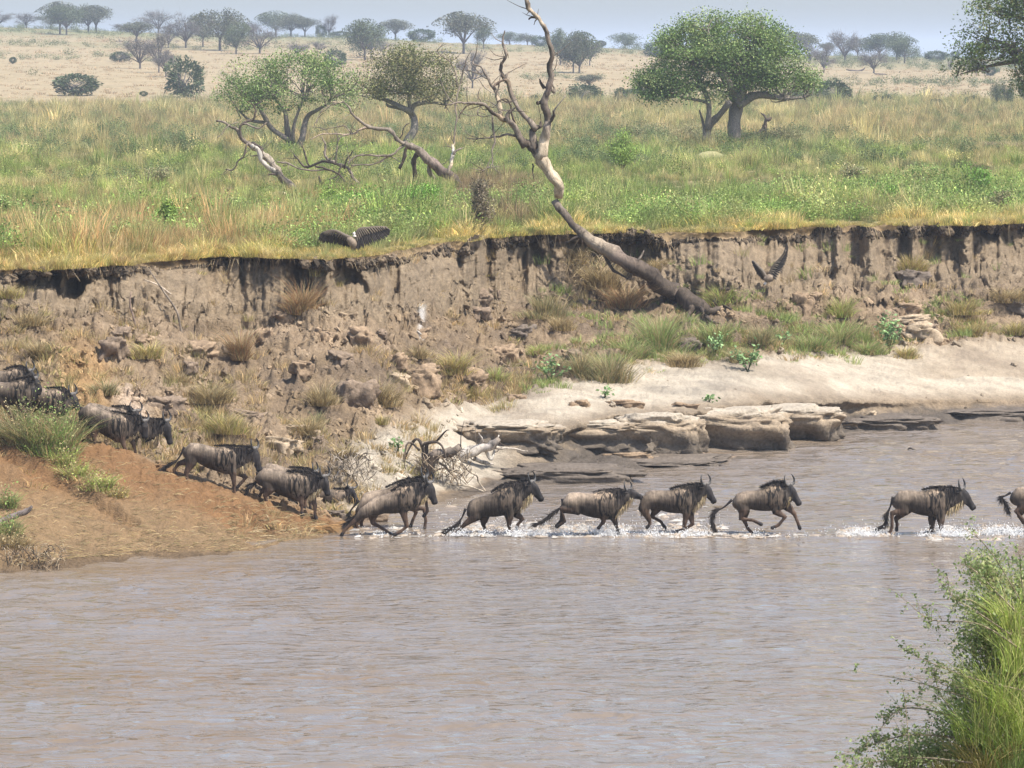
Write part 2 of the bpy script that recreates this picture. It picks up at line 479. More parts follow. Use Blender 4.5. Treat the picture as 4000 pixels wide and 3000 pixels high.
# --- smooth sand and the trodden slope on the left
w_snd = sstep(1500, 1800, AX) * sstep(2.9, 3.2, band) * (1 - sstep(3.8, 4.1, band))
BZ = BZ + w_snd * (0.16 * fbm(bX0 * 0.5, BD * 0.9, 0, 5, 46, .6) + .09 * np.abs(fbm(bX0 * 2.5, BD * 1.8, 0, 4, 56, .6)))
w_mnd = sstep(1550, 1300, AX) * sstep(1.0, 1.3, band) * (1 - sstep(2.1, 2.5, band))
BZ = BZ + w_mnd * (0.16 * fbm(bX0 * 0.55, BD * 0.9, 0, 5, 47, 0.6) + (0.10 + .16 * sstep(1.6, 1.9, band)) * np.abs(fbm(bX0 * 2.4, BD * 2.4, 0, 4, 48, .6)) - 0.03)
erod = fbm(bX0 * 0.35 + BD * 0.35, BD * 0.55, 0, 4, 49)
BZ = BZ - w_mnd * 0.30 * sstep(0.02, 0.22, erod) * sstep(1.1, 1.35, band) * (1 - sstep(1.75, 1.95, band))
BX = (AX - 2000) / F * BD * (1.0 + 0 * BD)
BY = BD
BPY = ypix(BZ, BD)
# --- colour of the soils
def cm(a, b, w): return a * (1 - w[..., None]) + np.asarray(b, float) * w[..., None]
nA = fbm(bX0 * 0.4, BD * 0.4, BZ, 4, 51); nB = fbm(bX0 * 1.5, BD * 1.5, BZ * 1.5, 4, 52)
C = np.zeros(BD.shape + (3,)) + np.array((0.262, 0.188, 0.114))
C = cm(C, (0.205, 0.15, 0.10), sstep(-.05, 0.3, nA) * 0.85)
C = cm(C, (0.35, 0.255, 0.165), sstep(0.05, 0.35, -nA) * 0.7)
C = cm(C, (0.30, 0.228, 0.148), sstep(6.0, 6.3, band) * 0.8)                      # cliff face
orange = sstep(1700, 1250, AX) * sstep(0.9, 1.0, band) * (1 - sstep(2.0, 2.5, band))
C = cm(C, (0.24, 0.158, 0.082), orange)
orange = orange * sstep(1.25, 1.75, band + .25 * nA)
C = cm(C, (0.225, 0.122, 0.055), orange * (0.95 - 0.25 * sstep(0, 0.3, nB)))
C = cm(C, (0.40, 0.24, 0.10), sstep(160, 40, np.abs(AX - 330)) * sstep(3.0, 3.8, band) * (1 - sstep(5.2, 5.9, band)) * 0.7)
sand = w_snd * (0.9 - 0.35 * sstep(-0.1, 0.3, nA)) * (1 - 0.75 * sstep(3450, 3700, AX) * (band > 3.35) * .55)
sand = np.maximum(sand, sstep(1230, 1450, AX) * sstep(1.9, 2.2, band + .2 * nB) * (1 - sstep(3.5, 4.0, band)) * (1 - sstep(1900, 2150, AX)) * .95)
C = cm(C, np.array((0.44, 0.375, 0.285)) * (1 + .22 * fbm(bX0 * .8, BD * 2.2, 0, 4, 55))[..., None], sand)
gul = np.exp(-((AX - (500 + 110 * (4.2 - band))) / 60) ** 2) * sstep(2.6, 3.0, band) * (1 - sstep(4.4, 4.8, band))
C = cm(C, (0.56, 0.42, 0.30), gul * 0.8)
rock = w_led
C = cm(C, (0.27, 0.235, 0.185), np.exp(-(((AX - 2680) / 260) ** 2 + ((band - 3.45) / .3) ** 2)) * sstep(-.2, .1, nA) * .8)
C = cm(C, np.array((0.27, 0.21, 0.145)) * (1 + .3 * nB[..., None]), rock * 0.9)
wet = sstep(1600, 1900, AX) * (1 - sstep(1.6, 2.15 + 0.0 * band, band + 0.5 * nA)) * 0.85
wet = np.maximum(wet, sstep(2050, 2250, AX) * (1 - sstep(2.25, 2.75, band + 0.5 * nB)) * 0.85)
C = cm(C, (0.105, 0.088, 0.072), wet)
C = cm(C, (0.27, 0.21, 0.15), sstep(1800, 1950, AX) * (1 - sstep(2560, 2620, AX)) * sstep(0.08, 0.2, nA) * (band < 2.0) * 0.8)
shor = (1 - sstep(1.0, 1.10 + 0.0 * band, band + 0.05 * nB)) * 0.8
C = cm(C, (0.13, 0.09, 0.055), shor)
strat = np.exp(-((band - 6.62 - 0.1 * nB) / 0.05) ** 2) * incl * 0.2
C = cm(C, (0.2, 0.15, 0.1), strat)
sod = sstep(0.86, 0.93, c + 0.10 * nB) * incl
C = cm(C, (0.075, 0.055, 0.038), sod * 0.9)
drop = np.exp(-((AX - 1640 - 6 * nB * 4) / 12) ** 2) * sstep(0.5, 0.25, np.abs(c - 0.05)) * sstep(-0.2, 0.2, nB) * (BPY < 1330) * (BPY > 1190)
C = cm(C, (0.62, 0.58, 0.53), np.clip(drop, 0, .8))
rgh = np.clip(1 - 0.45 * w_snd - 0.25 * w_mnd, 0, 1)
V = np.stack([BX, BY, BZ], -1).reshape(-1, 3)
ii = (np.arange(NC - 1)[:, None] * NR + np.arange(NR - 1)[None])
Q = np.stack([ii, ii + NR, ii + NR + 1, ii + 1], -1).reshape(-1, 4)
bank = link('river_bank', mesh_np('river_bank', V, Q, M['bank'], {'col': C.reshape(-1, 3), 'rough': rgh.ravel()}, True))
tag(bank, 'eroded earth bank with sandy shelf and orange trodden slope along the far side of the river', None, None, 'structure')
def bank_at(x, y):
    """visible surface of the bank in that direction"""
    k = col_of(x); col = BPY[k]
    r = np.nonzero(col[8:] <= y)[0]
    r = r[0] + 8 if len(r) else NR - 1
    return Vector((float(BX[k, r]), float(BY[k, r]), float(BZ[k, r])))
EDGE = BD[:, -1]
# --- plain and hills, out to the horizon
RX = np.array([-1500, 0, 430, 900, 1400, 1800, 2200, 2600, 3000, 3500, 4000, 5500], float)
RY = np.array([100, 106, 118, 132, 142, 166, 176, 200, 214, 226, 234, 236], float)
def plain_z(ax, d):
    ax = np.asarray(ax, float); d = np.asarray(d, float)
    X = (ax - 2000) / F * d
    zr = np.array(zat(np.interp(ax, RX, RY), 1000.0))
    k = np.clip((d - 455) / 545.0, 0, 1)
    z = ZP + (zr - ZP) * (0.25 * sstep(0, 1, k) + 0.75 * k)
    z = z + 0.7 * fbm(X * 0.012, d * 0.012, 0, 3, 61) * sstep(450, 700, d) * (1 - sstep(1000, 1100, d))
    far = 4.0 + 5.5 * sstep(1500, 5000, d) * (0.7 + 0.4 * fbm(X * 0.0011, 0.2, 0, 3, 64))
    z = z * (1 - sstep(1010, 1350, d)) + far * sstep(1010, 1350, d)
    edge = np.interp(ax, az, EDGE)
    z = z + 0.22 * fbm(X * 0.22, d * 0.15, 0, 4, 62) * sstep(0, 5, d - edge) * (1 - sstep(430, 480, d))
    z = z + 0.9 * np.exp(-(((X - 16) / 3.4) ** 2 + ((d - 247) / 5) ** 2)) * (d < 300)
    return z
kk = np.concatenate([np.linspace(0, 1, 90) ** 1.3 * 330, 330 + np.linspace(0.01, 1, 60) * 560, 900 + np.linspace(0.02, 1, 30) ** 2.2 * 8200])
asub = np.concatenate([np.arange(0, NC, 3), [NC - 1]]); asub = np.unique(asub)
GD = EDGE[asub][:, None] + kk[None]; GA = az[asub][:, None] + 0 * GD
GZ = plain_z(GA, GD); GX = (GA - 2000) / F * GD
GZ[:, 0] = BZ[asub, -1] - 0.0
GZ[:, 0] -= 0.03
near = sstep(0, 3.0, GD - EDGE[asub][:, None])
gN = fbm(GX * 0.06, GD * 0.03, 0, 4, 71)
GC = np.zeros(GD.shape + (3,)) + np.array((0.15, 0.15, 0.06))
GC = cm(GC, (0.28, 0.215, 0.11), sstep(-0.05, 0.25, gN) * 0.7)
GC = cm(GC, (0.24, 0.17, 0.10), 1 - near)
hill = sstep(440, 475, GD + 14 * fbm(GX * 0.05, 0.0, 0, 3, 72))
GC = cm(GC, (0.30, 0.236, 0.142), hill)
hn = fbm(GX * 0.010, GD * 0.02, 0, 5, 73)
GC = cm(GC, (0.20, 0.185, 0.095), hill * sstep(0.0, 0.3, hn) * sstep(700, 900, GD) * 0.85)
GC = cm(GC, (0.19, 0.19, 0.10), hill * sstep(820, 950, GD) * 0.75)
GC = cm(GC, (0.10, 0.13, 0.08), sstep(1050, 1500, GD))
m2, n2 = GD.shape
ii = (np.arange(m2 - 1)[:, None] * n2 + np.arange(n2 - 1)[None])
Q = np.stack([ii, ii + n2, ii + n2 + 1, ii + 1], -1).reshape(-1, 4)
ground = link('grassland', mesh_np('grassland', np.stack([GX, GD, GZ], -1).reshape(-1, 3), Q, M['ground'], {'col': GC.reshape(-1, 3)}, True))
tag(ground, 'open savanna plain rising to a dry hillside behind the river', None, None, 'structure')
def ground_at(x, y):
    d = np.concatenate([np.linspace(float(np.interp(x, az, EDGE)) + 0.3, 460, 1500), np.linspace(461, 1400, 1500)])
    z = plain_z(np.full_like(d, x), d)
    yy = ypix(z, d)
    k = np.nonzero(yy <= y)[0]
    k = k[0] if len(k) else int(np.argmin(yy[:2800]))
    return Vector(((x - 2000) / F * d[k], d[k], z[k]))
# --- water: a sheet with real ripples
wx = np.linspace(-34, 34, 520); wy = np.concatenate([np.linspace(38, 62, 30)[:-1], np.linspace(62, 132, 620)])
WX, WY = np.meshgrid(wx, wy, indexing='ij')
WZ = 0.05 * fbm(WX * 0.30 + 0.3 * fbm(WX * .1, WY * .1, 0, 2, 80), WY * 0.6, 0, 3, 81, 0.6) + 0.046 * fbm(WX * 0.95 + 0.5 * fbm(WX * .5, WY * .5, 0, 2, 84), WY * 2.0, 0, 2, 82, .55) * (0.35 + 1.15 * sstep(-.25, .3, fbm(WX * .05 + .02 * WY, WY * .13, 0, 3, 86)))
ii = (np.arange(len(wx) - 1)[:, None] * len(wy) + np.arange(len(wy) - 1)[None])
Q = np.stack([ii, ii + len(wy), ii + len(wy) + 1, ii + 1], -1).reshape(-1, 4)
water = link('river_water', mesh_np('river_water', np.stack([WX, WY, WZ], -1).reshape(-1, 3), Q, M['water'], None, True))
tag(water, 'wide muddy grey brown river with small ripples', None, None, 'structure')
# --- the bank the photographer stands on (below the picture)
nx = np.linspace(-40, 40, 60); ny = np.linspace(-8, 46, 50)
NX, NY = np.meshgrid(nx, ny, indexing='ij')
NZ = 11.2 - 0.165 * np.clip(NY, 0, 30) - 9.0 * sstep(29, 43, NY) + 0.12 * fbm(NX * 0.5, NY * 0.5, 0, 4, 91)
ii = (np.arange(59)[:, None] * 50 + np.arange(49)[None])
Q = np.stack([ii, ii + 50, ii + 51, ii + 1], -1).reshape(-1, 4)
nb = link('near_bank', mesh_np('near_bank', np.stack([NX, NY, NZ], -1).reshape(-1, 3), Q, M['bank'], {'col': np.tile((0.2, 0.16, 0.09), (NX.size, 1)), 'rough': np.ones(NX.size)}, True))
tag(nb, 'near river bank of brown soil below the photographer', None, None, 'structure')

# ============================================================ HAZE
hz, hnt, hout = mat_new('haze_air')
pv = hnt.nodes.new('ShaderNodeVolumePrincipled')
pv.inputs['Density'].default_value = 0.00024
pv.inputs['Color'].default_value = (0.80, 0.88, 1.0, 1)
pv.inputs['Anisotropy'].default_value = 0.0
hnt.links.new(pv.outputs[0], hout.inputs['Volume'])
bx = np.array([(sx * 2900, yy, zz) for sx in (-1, 1) for yy in (-30, 9600) for zz in (-2.6, 48)], float)
hq = np.array([(0, 1, 3, 2), (4, 6, 7, 5), (0, 4, 5, 1), (2, 3, 7, 6), (0, 2, 6, 4), (1, 5, 7, 3)])
haze = link('haze', mesh_np('haze', bx, hq, hz)); tag(haze, 'pale warm haze in the air over the plain', None, None, 'stuff')
# ============================================================ GRASS AND PLANTS
def blades(mb, n, r, h, w, lean=0.5, cols=((0.2, 0.2, 0.08),), seed=0, up=0.35, tips=None, base=(0, 0, 0), segs=2, flat=1.0):
    g = np.random.default_rng(seed)
    a = g.uniform(0, 2 * math.pi, n); rr = r * np.sqrt(g.uniform(0, 1, n))
    bx, by = rr * np.cos(a), rr * np.sin(a) * flat
    hh = h * g.uniform(0.5, 1.05, n)
    la = a + g.normal(0, 0.6, n); ln = hh * lean * (up + g.uniform(0, 1, n))
    ori = g.uniform(0, math.pi, n)
    wx, wy = np.cos(ori) * w / 2, np.sin(ori) * w / 2
    cols = np.array(cols, float); cc = cols[g.integers(0, len(cols), n)]
    Vs, T, cs = [], [], []
    for i in range(n):
        pts = []
        for k in range(segs + 1):
            t = k / segs
            pts.append((bx[i] + math.cos(la[i]) * ln[i] * t ** 1.8, by[i] + math.sin(la[i]) * ln[i] * t ** 1.8, hh[i] * (t - 0.28 * lean * t ** 2.5)))
        s = len(Vs)
        for k, p in enumerate(pts):
            ww = (1.0, 0.85, 0.6, 0.4)[k] if k < segs else 0
            if ww:
                Vs.append((p[0] - wx[i] * ww, p[1] - wy[i] * ww, p[2])); Vs.append((p[0] + wx[i] * ww, p[1] + wy[i] * ww, p[2]))
                cs += [cc[i]] * 2
            else:
                Vs.append(p); cs.append(cc[i] if tips is None else np.array(tips))
        for k in range(segs - 1):
            T.append((s + 2 * k, s + 2 * k + 1, s + 2 * k + 3)); T.append((s + 2 * k, s + 2 * k + 3, s + 2 * k + 2))
        T.append((s + 2 * segs - 2, s + 2 * segs - 1, s + 2 * segs))
    V = np.array(Vs) + np.array(base)
    mb.add(V, None, T, np.array(cs))
def leaves(mb, C0, R, size, cols, seed=0, flatten=1.0, droop=0.0):
    """one small pointed leaf (two triangles) at every centre"""
    g = np.random.default_rng(seed); n = len(C0)
    d = g.normal(0, 1, (n, 3)); d[:, 2] = d[:, 2] * flatten - droop; d /= np.linalg.norm(d, axis=1, keepdims=True)
    e = np.cross(d, g.normal(0, 1, (n, 3))); e /= (np.linalg.norm(e, axis=1, keepdims=True) + 1e-9)
    s = size * g.uniform(0.6, 1.3, (n, 1))
    C0 = np.asarray(C0, float)
    V = np.stack([C0 - d * s * 0.5, C0 + e * s * 0.28, C0 + d * s * 0.5, C0 - e * s * 0.28], 1).reshape(-1, 3)
    cols = np.array(cols, float); cc = cols[g.integers(0, len(cols), n)] * g.uniform(0.8, 1.2, (n, 1))
    i = np.arange(n)[:, None] * 4
    Q = np.concatenate([i, i + 1, i + 2, i + 3], 1)
    mb.add(V, Q, None, np.repeat(cc, 4, 0))

GREEN = ((0.24, 0.34, 0.09), (0.19, 0.29, 0.07), (0.30, 0.39, 0.12), (0.36, 0.38, 0.15))
LIME = ((0.37, 0.45, 0.10), (0.45, 0.50, 0.15), (0.30, 0.40, 0.08), (0.52, 0.49, 0.20))
STRAW = ((0.46, 0.34, 0.17), (0.36, 0.27, 0.13), (0.52, 0.41, 0.23), (0.28, 0.22, 0.10))
YELL = ((0.50, 0.39, 0.13), (0.40, 0.34, 0.11), (0.30, 0.31, 0.08), (0.55, 0.44, 0.20))
RUST = ((0.42, 0.24, 0.12), (0.35, 0.20, 0.10), (0.46, 0.30, 0.16))
OLIVE = ((0.25, 0.26, 0.11), (0.20, 0.22, 0.09), (0.31, 0.29, 0.14), (0.40, 0.33, 0.18))
# --- sources for the uncountable field grass (white tinted, coloured where they grow)
srcs = bpy.data.collections.new('field grass kinds')
W1 = ((1.1, 1.1, 1.1), (0.85, 0.85, 0.8), (1.45, 1.3, 1.15), (1.05, 1.1, 0.9))
def src(name, mb):
    o = bpy.data.objects.new(name, mb.mesh(name, M['iblade'])); srcs.objects.link(o)
mb = MB(); blades(mb, 50, 0.32, 0.62, 0.018, 0.55, W1, 1); src('grass_a', mb)
mb = MB(); blades(mb, 46, 0.24, 0.85, 0.016, 0.28, W1, 2); src('grass_b', mb)
mb = MB(); g_ = np.random.default_rng(3)
pp = g_.normal(0, 1, (110, 3)) * (0.26, 0.26, 0.16) + (0, 0, 0.30); pp[:, 2] = np.abs(pp[:, 2])
leaves(mb, pp, 0, 0.10, W1, 4, 0.8); blades(mb, 10, 0.2, 0.5, 0.02, 0.5, W1, 5); src('grass_c', mb)
mb = MB(); blades(mb, 40, 0.42, 0.34, 0.03, 0.95, W1, 6); src('grass_d', mb)
mb = MB(); pp = g_.normal(0, 1, (420, 3)) * (0.24, 0.24, 0.15); pp = np.clip(pp, -.45, .45) + (0, 0, .26); pp[:, 2] = np.abs(pp[:, 2])
leaves(mb, pp, 0, 0.055, W1, 14, 0.8); blades(mb, 30, 0.25, 0.55, 0.014, 0.5, W1, 15); src('grass_e', mb)

def scatter(name, pts, rot, scl, idx, tint, coll=srcs):
    me = bpy.data.meshes.new(name)
    n = len(pts)
    me.vertices.add(n); me.vertices.foreach_set('co', np.asarray(pts, np.float32).ravel())
    for k, a, t, f in (('rot', rot, 'FLOAT_VECTOR', 'vector'), ('tint', tint, 'FLOAT_VECTOR', 'vector'), ('scl', scl, 'FLOAT_VECTOR', 'vector')):
        at = me.attributes.new(k, t, 'POINT'); at.data.foreach_set(f, np.asarray(a, np.float32).ravel())
    at = me.attributes.new('idx', 'INT', 'POINT'); at.data.foreach_set('value', np.asarray(idx, np.int32))
    me.update()
    o = link(name, me)
    ng = bpy.data.node_groups.new(name, 'GeometryNodeTree')
    ng.interface.new_socket('Geometry', in_out='INPUT', socket_type='NodeSocketGeometry')
    ng.interface.new_socket('Geometry', in_out='OUTPUT', socket_type='NodeSocketGeometry')
    gi = ng.nodes.new('NodeGroupInput'); go = ng.nodes.new('NodeGroupOutput')
    ip_ = ng.nodes.new('GeometryNodeInstanceOnPoints'); ci = ng.nodes.new('GeometryNodeCollectionInfo')
    ci.inputs['Collection'].default_value = coll
    ci.inputs['Separate Children'].default_value = True; ci.inputs['Reset Children'].default_value = True
    ip_.inputs['Pick Instance'].default_value = True
    def na(nm, t):
        a = ng.nodes.new('GeometryNodeInputNamedAttribute'); a.data_type = t; a.inputs[0].default_value = nm; return a.outputs[0]
    L = ng.links.new
    L(gi.outputs[0], ip_.inputs['Points']); L(ci.outputs[0], ip_.inputs['Instance'])
    L(na('idx', 'INT'), ip_.inputs['Instance Index']); L(na('rot', 'FLOAT_VECTOR'), ip_.inputs['Rotation']); L(na('scl', 'FLOAT_VECTOR'), ip_.inputs['Scale'])
    L(ip_.outputs[0], go.inputs[0])
    md = o.modifiers.new('grow', 'NODES'); md.node_group = ng
    return o
def tint_of(kind, n): 
    a = np.array(kind, float); return a[rng.integers(0, len(a), n)]
P_, R_, S_, I_, T_ = [], [], [], [], []
def grow(ax, d, z, s, idx, tint):
    n = len(ax)
    P_.append(np.stack([(ax - 2000) / F * d, d, z], 1)); R_.append(np.stack([rng.normal(0, .08, n), rng.normal(0, .08, n), rng.uniform(0, 6.28, n)], 1))
    S_.append(np.stack([s * rng.uniform(.8, 1.25, n), s * rng.uniform(.8, 1.25, n), s * rng.uniform(.7, 1.3, n)], 1)); I_.append(idx); T_.append(tint)
def field(n, r0, r1, s0, pw=1.0, a0=-1200, a1=5200):
    ax = rng.uniform(a0, a1, n); e = np.interp(ax, az, EDGE)
    off = r0 + (r1 - r0) * rng.uniform(0, 1, n) ** pw
    d = e + off
    z = plain_z(ax, d) - 0.03
    X = (ax - 2000) / F * d
    px_y = ypix(z, d)
    g1 = fbm(X * 0.10, d * 0.05, 0, 4, 101); g2 = fbm(X * 0.5, d * 0.25, 0, 3, 102); g3 = fbm(X * 0.05, d * 0.03, 0, 3, 103)
    tint = tint_of(((0.22, 0.24, 0.10), (0.28, 0.28, 0.13), (0.16, 0.19, 0.075), (0.36, 0.31, 0.17)), n)
    idx = rng.integers(0, 2, n)
    dry = (g1 + 0.5 * g2 > 0.10)
    k = dry & (rng.uniform(0, 1, n) < 0.75); tint[k] = tint_of(((0.42, 0.36, 0.19), (0.37, 0.31, 0.15), (0.48, 0.40, 0.23)), n)[k]
    grn = (g2 - 0.6 * g1 > 0.12) & (px_y > 600)
    k = grn & (rng.uniform(0, 1, n) < 0.8); tint[k] = tint_of(((0.23, 0.29, 0.085), (0.30, 0.33, 0.12), (0.16, 0.215, 0.06), (0.38, 0.34, 0.17), (0.13, 0.17, 0.055)), n)[k]; idx[k] = np.where(rng.uniform(0, 1, n) < 0.3, 4, 1)[k]
    # tall dry reddish grass near the left edge
    k = (fbm(X * .12, d * .1, 0, 3, 109) * 700 + ax < 1180) & (px_y > 790 + 260 * g2) & (rng.uniform(0, 1, n) < 0.72)
    tint[k] = tint_of(((0.46, 0.30, 0.165), (0.50, 0.37, 0.21), (0.38, 0.24, 0.13), (0.38, 0.33, 0.16), (0.25, 0.26, 0.11)), n)[k]; idx[k] = 1; tall = np.where(k, 1.15, 1.0)
    # purple brown dead stems
    k = (np.abs(ax - 1950) < 170) & (np.abs(px_y - 800) < 90) & (rng.uniform(0, 1, n) < 0.7)
    tint[k] = tint_of(((0.26, 0.19, 0.12), (0.21, 0.16, 0.10)), n)[k]; idx[k] = 1
    # bright straw fringe along the cliff edge
    k = (off < 2.6 + 1.6 * g2) & (rng.uniform(0, 1, n) < 0.9)
    tint[k] = tint_of(((0.48, 0.38, 0.19), (0.44, 0.36, 0.15), (0.54, 0.44, 0.24), (0.36, 0.33, 0.12)), n)[k]; idx[k] = np.where(rng.uniform(0, 1, n) < 0.4, 3, 0)[k]
    # pale bands far out on the plain
    k = (px_y < 575) & (g3 + 0.3 * g2 > -0.10) & (rng.uniform(0, 1, n) < 0.85)
    tint[k] = tint_of(((0.38, 0.29, 0.17), (0.35, 0.28, 0.15), (0.27, 0.25, 0.13)), n)[k]
    sc = s0 * (1 + off / 260.0) * np.where(idx == 3, 1.1, 1) * np.clip(0.72 + 0.9 * (g2 + 0.15), 0.5, 1.5)
    sc *= rng.lognormal(0, .22, n) * tall * np.where(off < 2, 0.6, 1.0) 
    tint = tint * (1.05, 1.05, .92) * rng.lognormal(0, .20, n)[:, None] * (1 + .35 * g2)[:, None]
    grow(ax, d, z, sc, idx, tint)
field(21000, 0.0, 26, 0.84)
field(5500, -0.14, 0.7, 0.62)
field(26000, 22, 110, 0.62, 0.9)
field(22000, 95, 345, 0.78, 0.85)
# low bushes dotted over the back of the plain
n = 4200; ax = rng.uniform(-1200, 5200, n); off = rng.uniform(45, 335, n); d = np.interp(ax, az, EDGE) + off
gk = fbm((ax - 2000) / F * d * 0.06, d * 0.05, 0, 3, 107); kp = (gk > 0.02) & (off > 60 + 60 * gk); ax, d = ax[kp], d[kp]; n = len(ax)
grow(ax, d, plain_z(ax, d) - 0.05, rng.uniform(0.9, 2.0, n), np.full(n, 4), tint_of(((0.13, 0.175, 0.07), (0.17, 0.21, 0.09), (0.10, 0.135, 0.055)), n))
# bright leafy patches a little way back from the brink
n = 2600; ax = rng.uniform(-1200, 5200, n); off = rng.uniform(2.5, 30, n); d = np.interp(ax, az, EDGE) + off
gk = fbm((ax - 2000) / F * d * 0.22, d * 0.12, 0, 3, 117) + .12 * (ax > 1150) - .25 * (ax < 1000) + .1 * (off > 6); kp = gk > 0.12; ax, d = ax[kp], d[kp]; n = len(ax)
grow(ax, d, plain_z(ax, d) - 0.05, rng.uniform(0.8, 1.9, n), np.full(n, 4), tint_of(((0.22, 0.31, 0.08), (0.28, 0.36, 0.11), (0.17, 0.25, 0.07), (0.30, 0.33, 0.12)), n) * rng.lognormal(0, .2, (n, 1)))
# the hillside: low dry tussocks, thicker and greener near its crest
n = 9000; ax = rng.uniform(-1200, 5200, n); d = 470 + 540 * rng.uniform(0, 1, n) ** 0.9
tt_ = tint_of(((0.36, 0.26, 0.165), (0.31, 0.23, 0.145), (0.40, 0.30, 0.19)), n)
hk = fbm((ax - 2000) / F * d * 0.012, d * 0.02, 0, 4, 73) + sstep(760, 980, d) * 0.45
kk_ = (hk > 0.22) & (rng.uniform(0, 1, n) < 0.5); tt_[kk_] = np.array((0.15, 0.17, 0.085)); 
grow(ax, d, plain_z(ax, d) - 0.15, rng.uniform(0.9, 2.0, n) * np.where(kk_, 1.3, 1) * (1, ) , np.where(kk_, 2, 3), tt_)
fg = scatter('field_grass', np.concatenate(P_), np.concatenate(R_), np.concatenate(S_), np.concatenate(I_), np.concatenate(T_))
tag(fg, 'dense green and straw grass and herbs covering the plain', 'grass', None, 'stuff')

# --- sparse dry growth on the bank, and roots hanging over the edge
P_, R_, S_, I_, T_ = [], [], [], [], []
rr_ = np.nonzero((band[0] > 1.3) & (band[0] < 6.95))[0]
ci_ = rng.integers(30, NC - 30, 16000); ri_ = rr_[rng.integers(0, len(rr_), 16000)]
bb = band[ci_, ri_]; xx = az[ci_]; g = fbm(BX[ci_, ri_] * 0.45, BY[ci_, ri_] * 0.5, 0, 3, 111)
prob = np.where((bb > 3.7) & (bb < 6.2), 0.30, 0.0) * (g > 0.02)
prob += np.where((bb > 6.2) & (bb < 6.9), 0.04, 0)
prob += np.where((xx < 1700) & (bb > 2.1) & (bb <= 4.2), 0.45, 0.0) * (g > -0.05)
prob += np.where((xx < 1350) & (bb > 1.35) & (bb <= 2.0), 0.10, 0.0) * (g > 0.05)
prob += np.where((xx > 2000) & (xx < 3500) & (bb > 3.95) & (bb < 5.3), 0.75, 0) * (g > -0.15)
prob[(xx > 3350) & (bb < 4)] = 0.0
kp = rng.uniform(0, 1, len(prob)) < prob
ci_, ri_, bb, xx = ci_[kp], ri_[kp], bb[kp], xx[kp]; n = len(ci_)
pts = np.stack([BX[ci_, ri_], BY[ci_, ri_], BZ[ci_, ri_] - 0.03], 1)
ti = tint_of(((0.42, 0.31, 0.16), (0.36, 0.27, 0.14), (0.30, 0.26, 0.11), (0.46, 0.35, 0.2)), n)
k = (xx > 2050) & (rng.uniform(0, 1, n) < 0.62); ti[k] = np.array((0.27, 0.33, 0.11))
bank_scl = rng.uniform(0.35, 0.95, n)
o = scatter('bank_grass', pts, np.stack([rng.normal(0, .2, n), rng.normal(0, .2, n), rng.uniform(0, 6.28, n)], 1), np.stack([bank_scl] * 3, 1), np.where(rng.uniform(0, 1, n) < .6, 0, 3), ti)
tag(o, 'thin dry straw tufts sprinkled over the eroded bank', 'grass', None, 'stuff')
mb = MB()
for i in range(620):
    x = random.uniform(-300, 4300); k = col_of(x)
    e = Vector((float(BX[k, -1]), float(BY[k, -6]), float(BZ[k, -1])))
    L = random.uniform(0.12, 0.5) * (1.7 if abs(x - 2200) < 200 else 1)
    sx = random.gauss(0, 0.35)
    p0 = e + Vector((0, -0.02, 0.03)); p1 = e + Vector((sx * L * .4, -0.16, -L * .35)); p2 = e + Vector((sx * L, -0.12 - random.random() * .1, -L))
    c_ = random.choice(((0.42, 0.32, 0.2), (0.30, 0.22, 0.13), (0.16, 0.11, 0.07), (0.5, 0.4, 0.25)))
    tube(mb, [p0, p1, p2], [0.012, 0.010, 0.004], n=3, col=c_, caps=False)
o = link('hanging_roots', mb.mesh('hanging_roots', M['blade'])); tag(o, 'thin roots and dead grass hanging over the cliff edge', 'roots', None, 'stuff')
mb = MB()      # loose straw on the trodden slope
for i in range(900):
    x = random.uniform(20, 1300); yb = np.interp(x, KX, SHORE); yt = np.interp(x, KX, [a[0] for a in TAB['lb']])
    y = random.uniform(yt + 15, yb - 12) if random.random() < .7 else random.uniform(yb - 110, yb - 8)
    p = bank_at(x, y); a = random.uniform(-0.9, 0.9); L = random.uniform(0.08, 0.42)
    q = p + Vector((math.cos(a) * L, math.sin(a) * L * .6, 0)); q.z = p.z + random.uniform(-0.02, 0.08)
    m_ = (p + q) / 2 + Vector((0, 0, random.uniform(0.01, 0.06)))
    tube(mb, [p + Vector((0, 0, .015)), m_, q], [0.007, 0.008, 0.004], n=3, col=random.choice(STRAW), caps=False)
o = link('scattered_straw', mb.mesh('scattered_straw', M['blade'])); tag(o, 'loose dead straw and twigs lying on the trodden orange slope', 'straw', None, 'stuff')

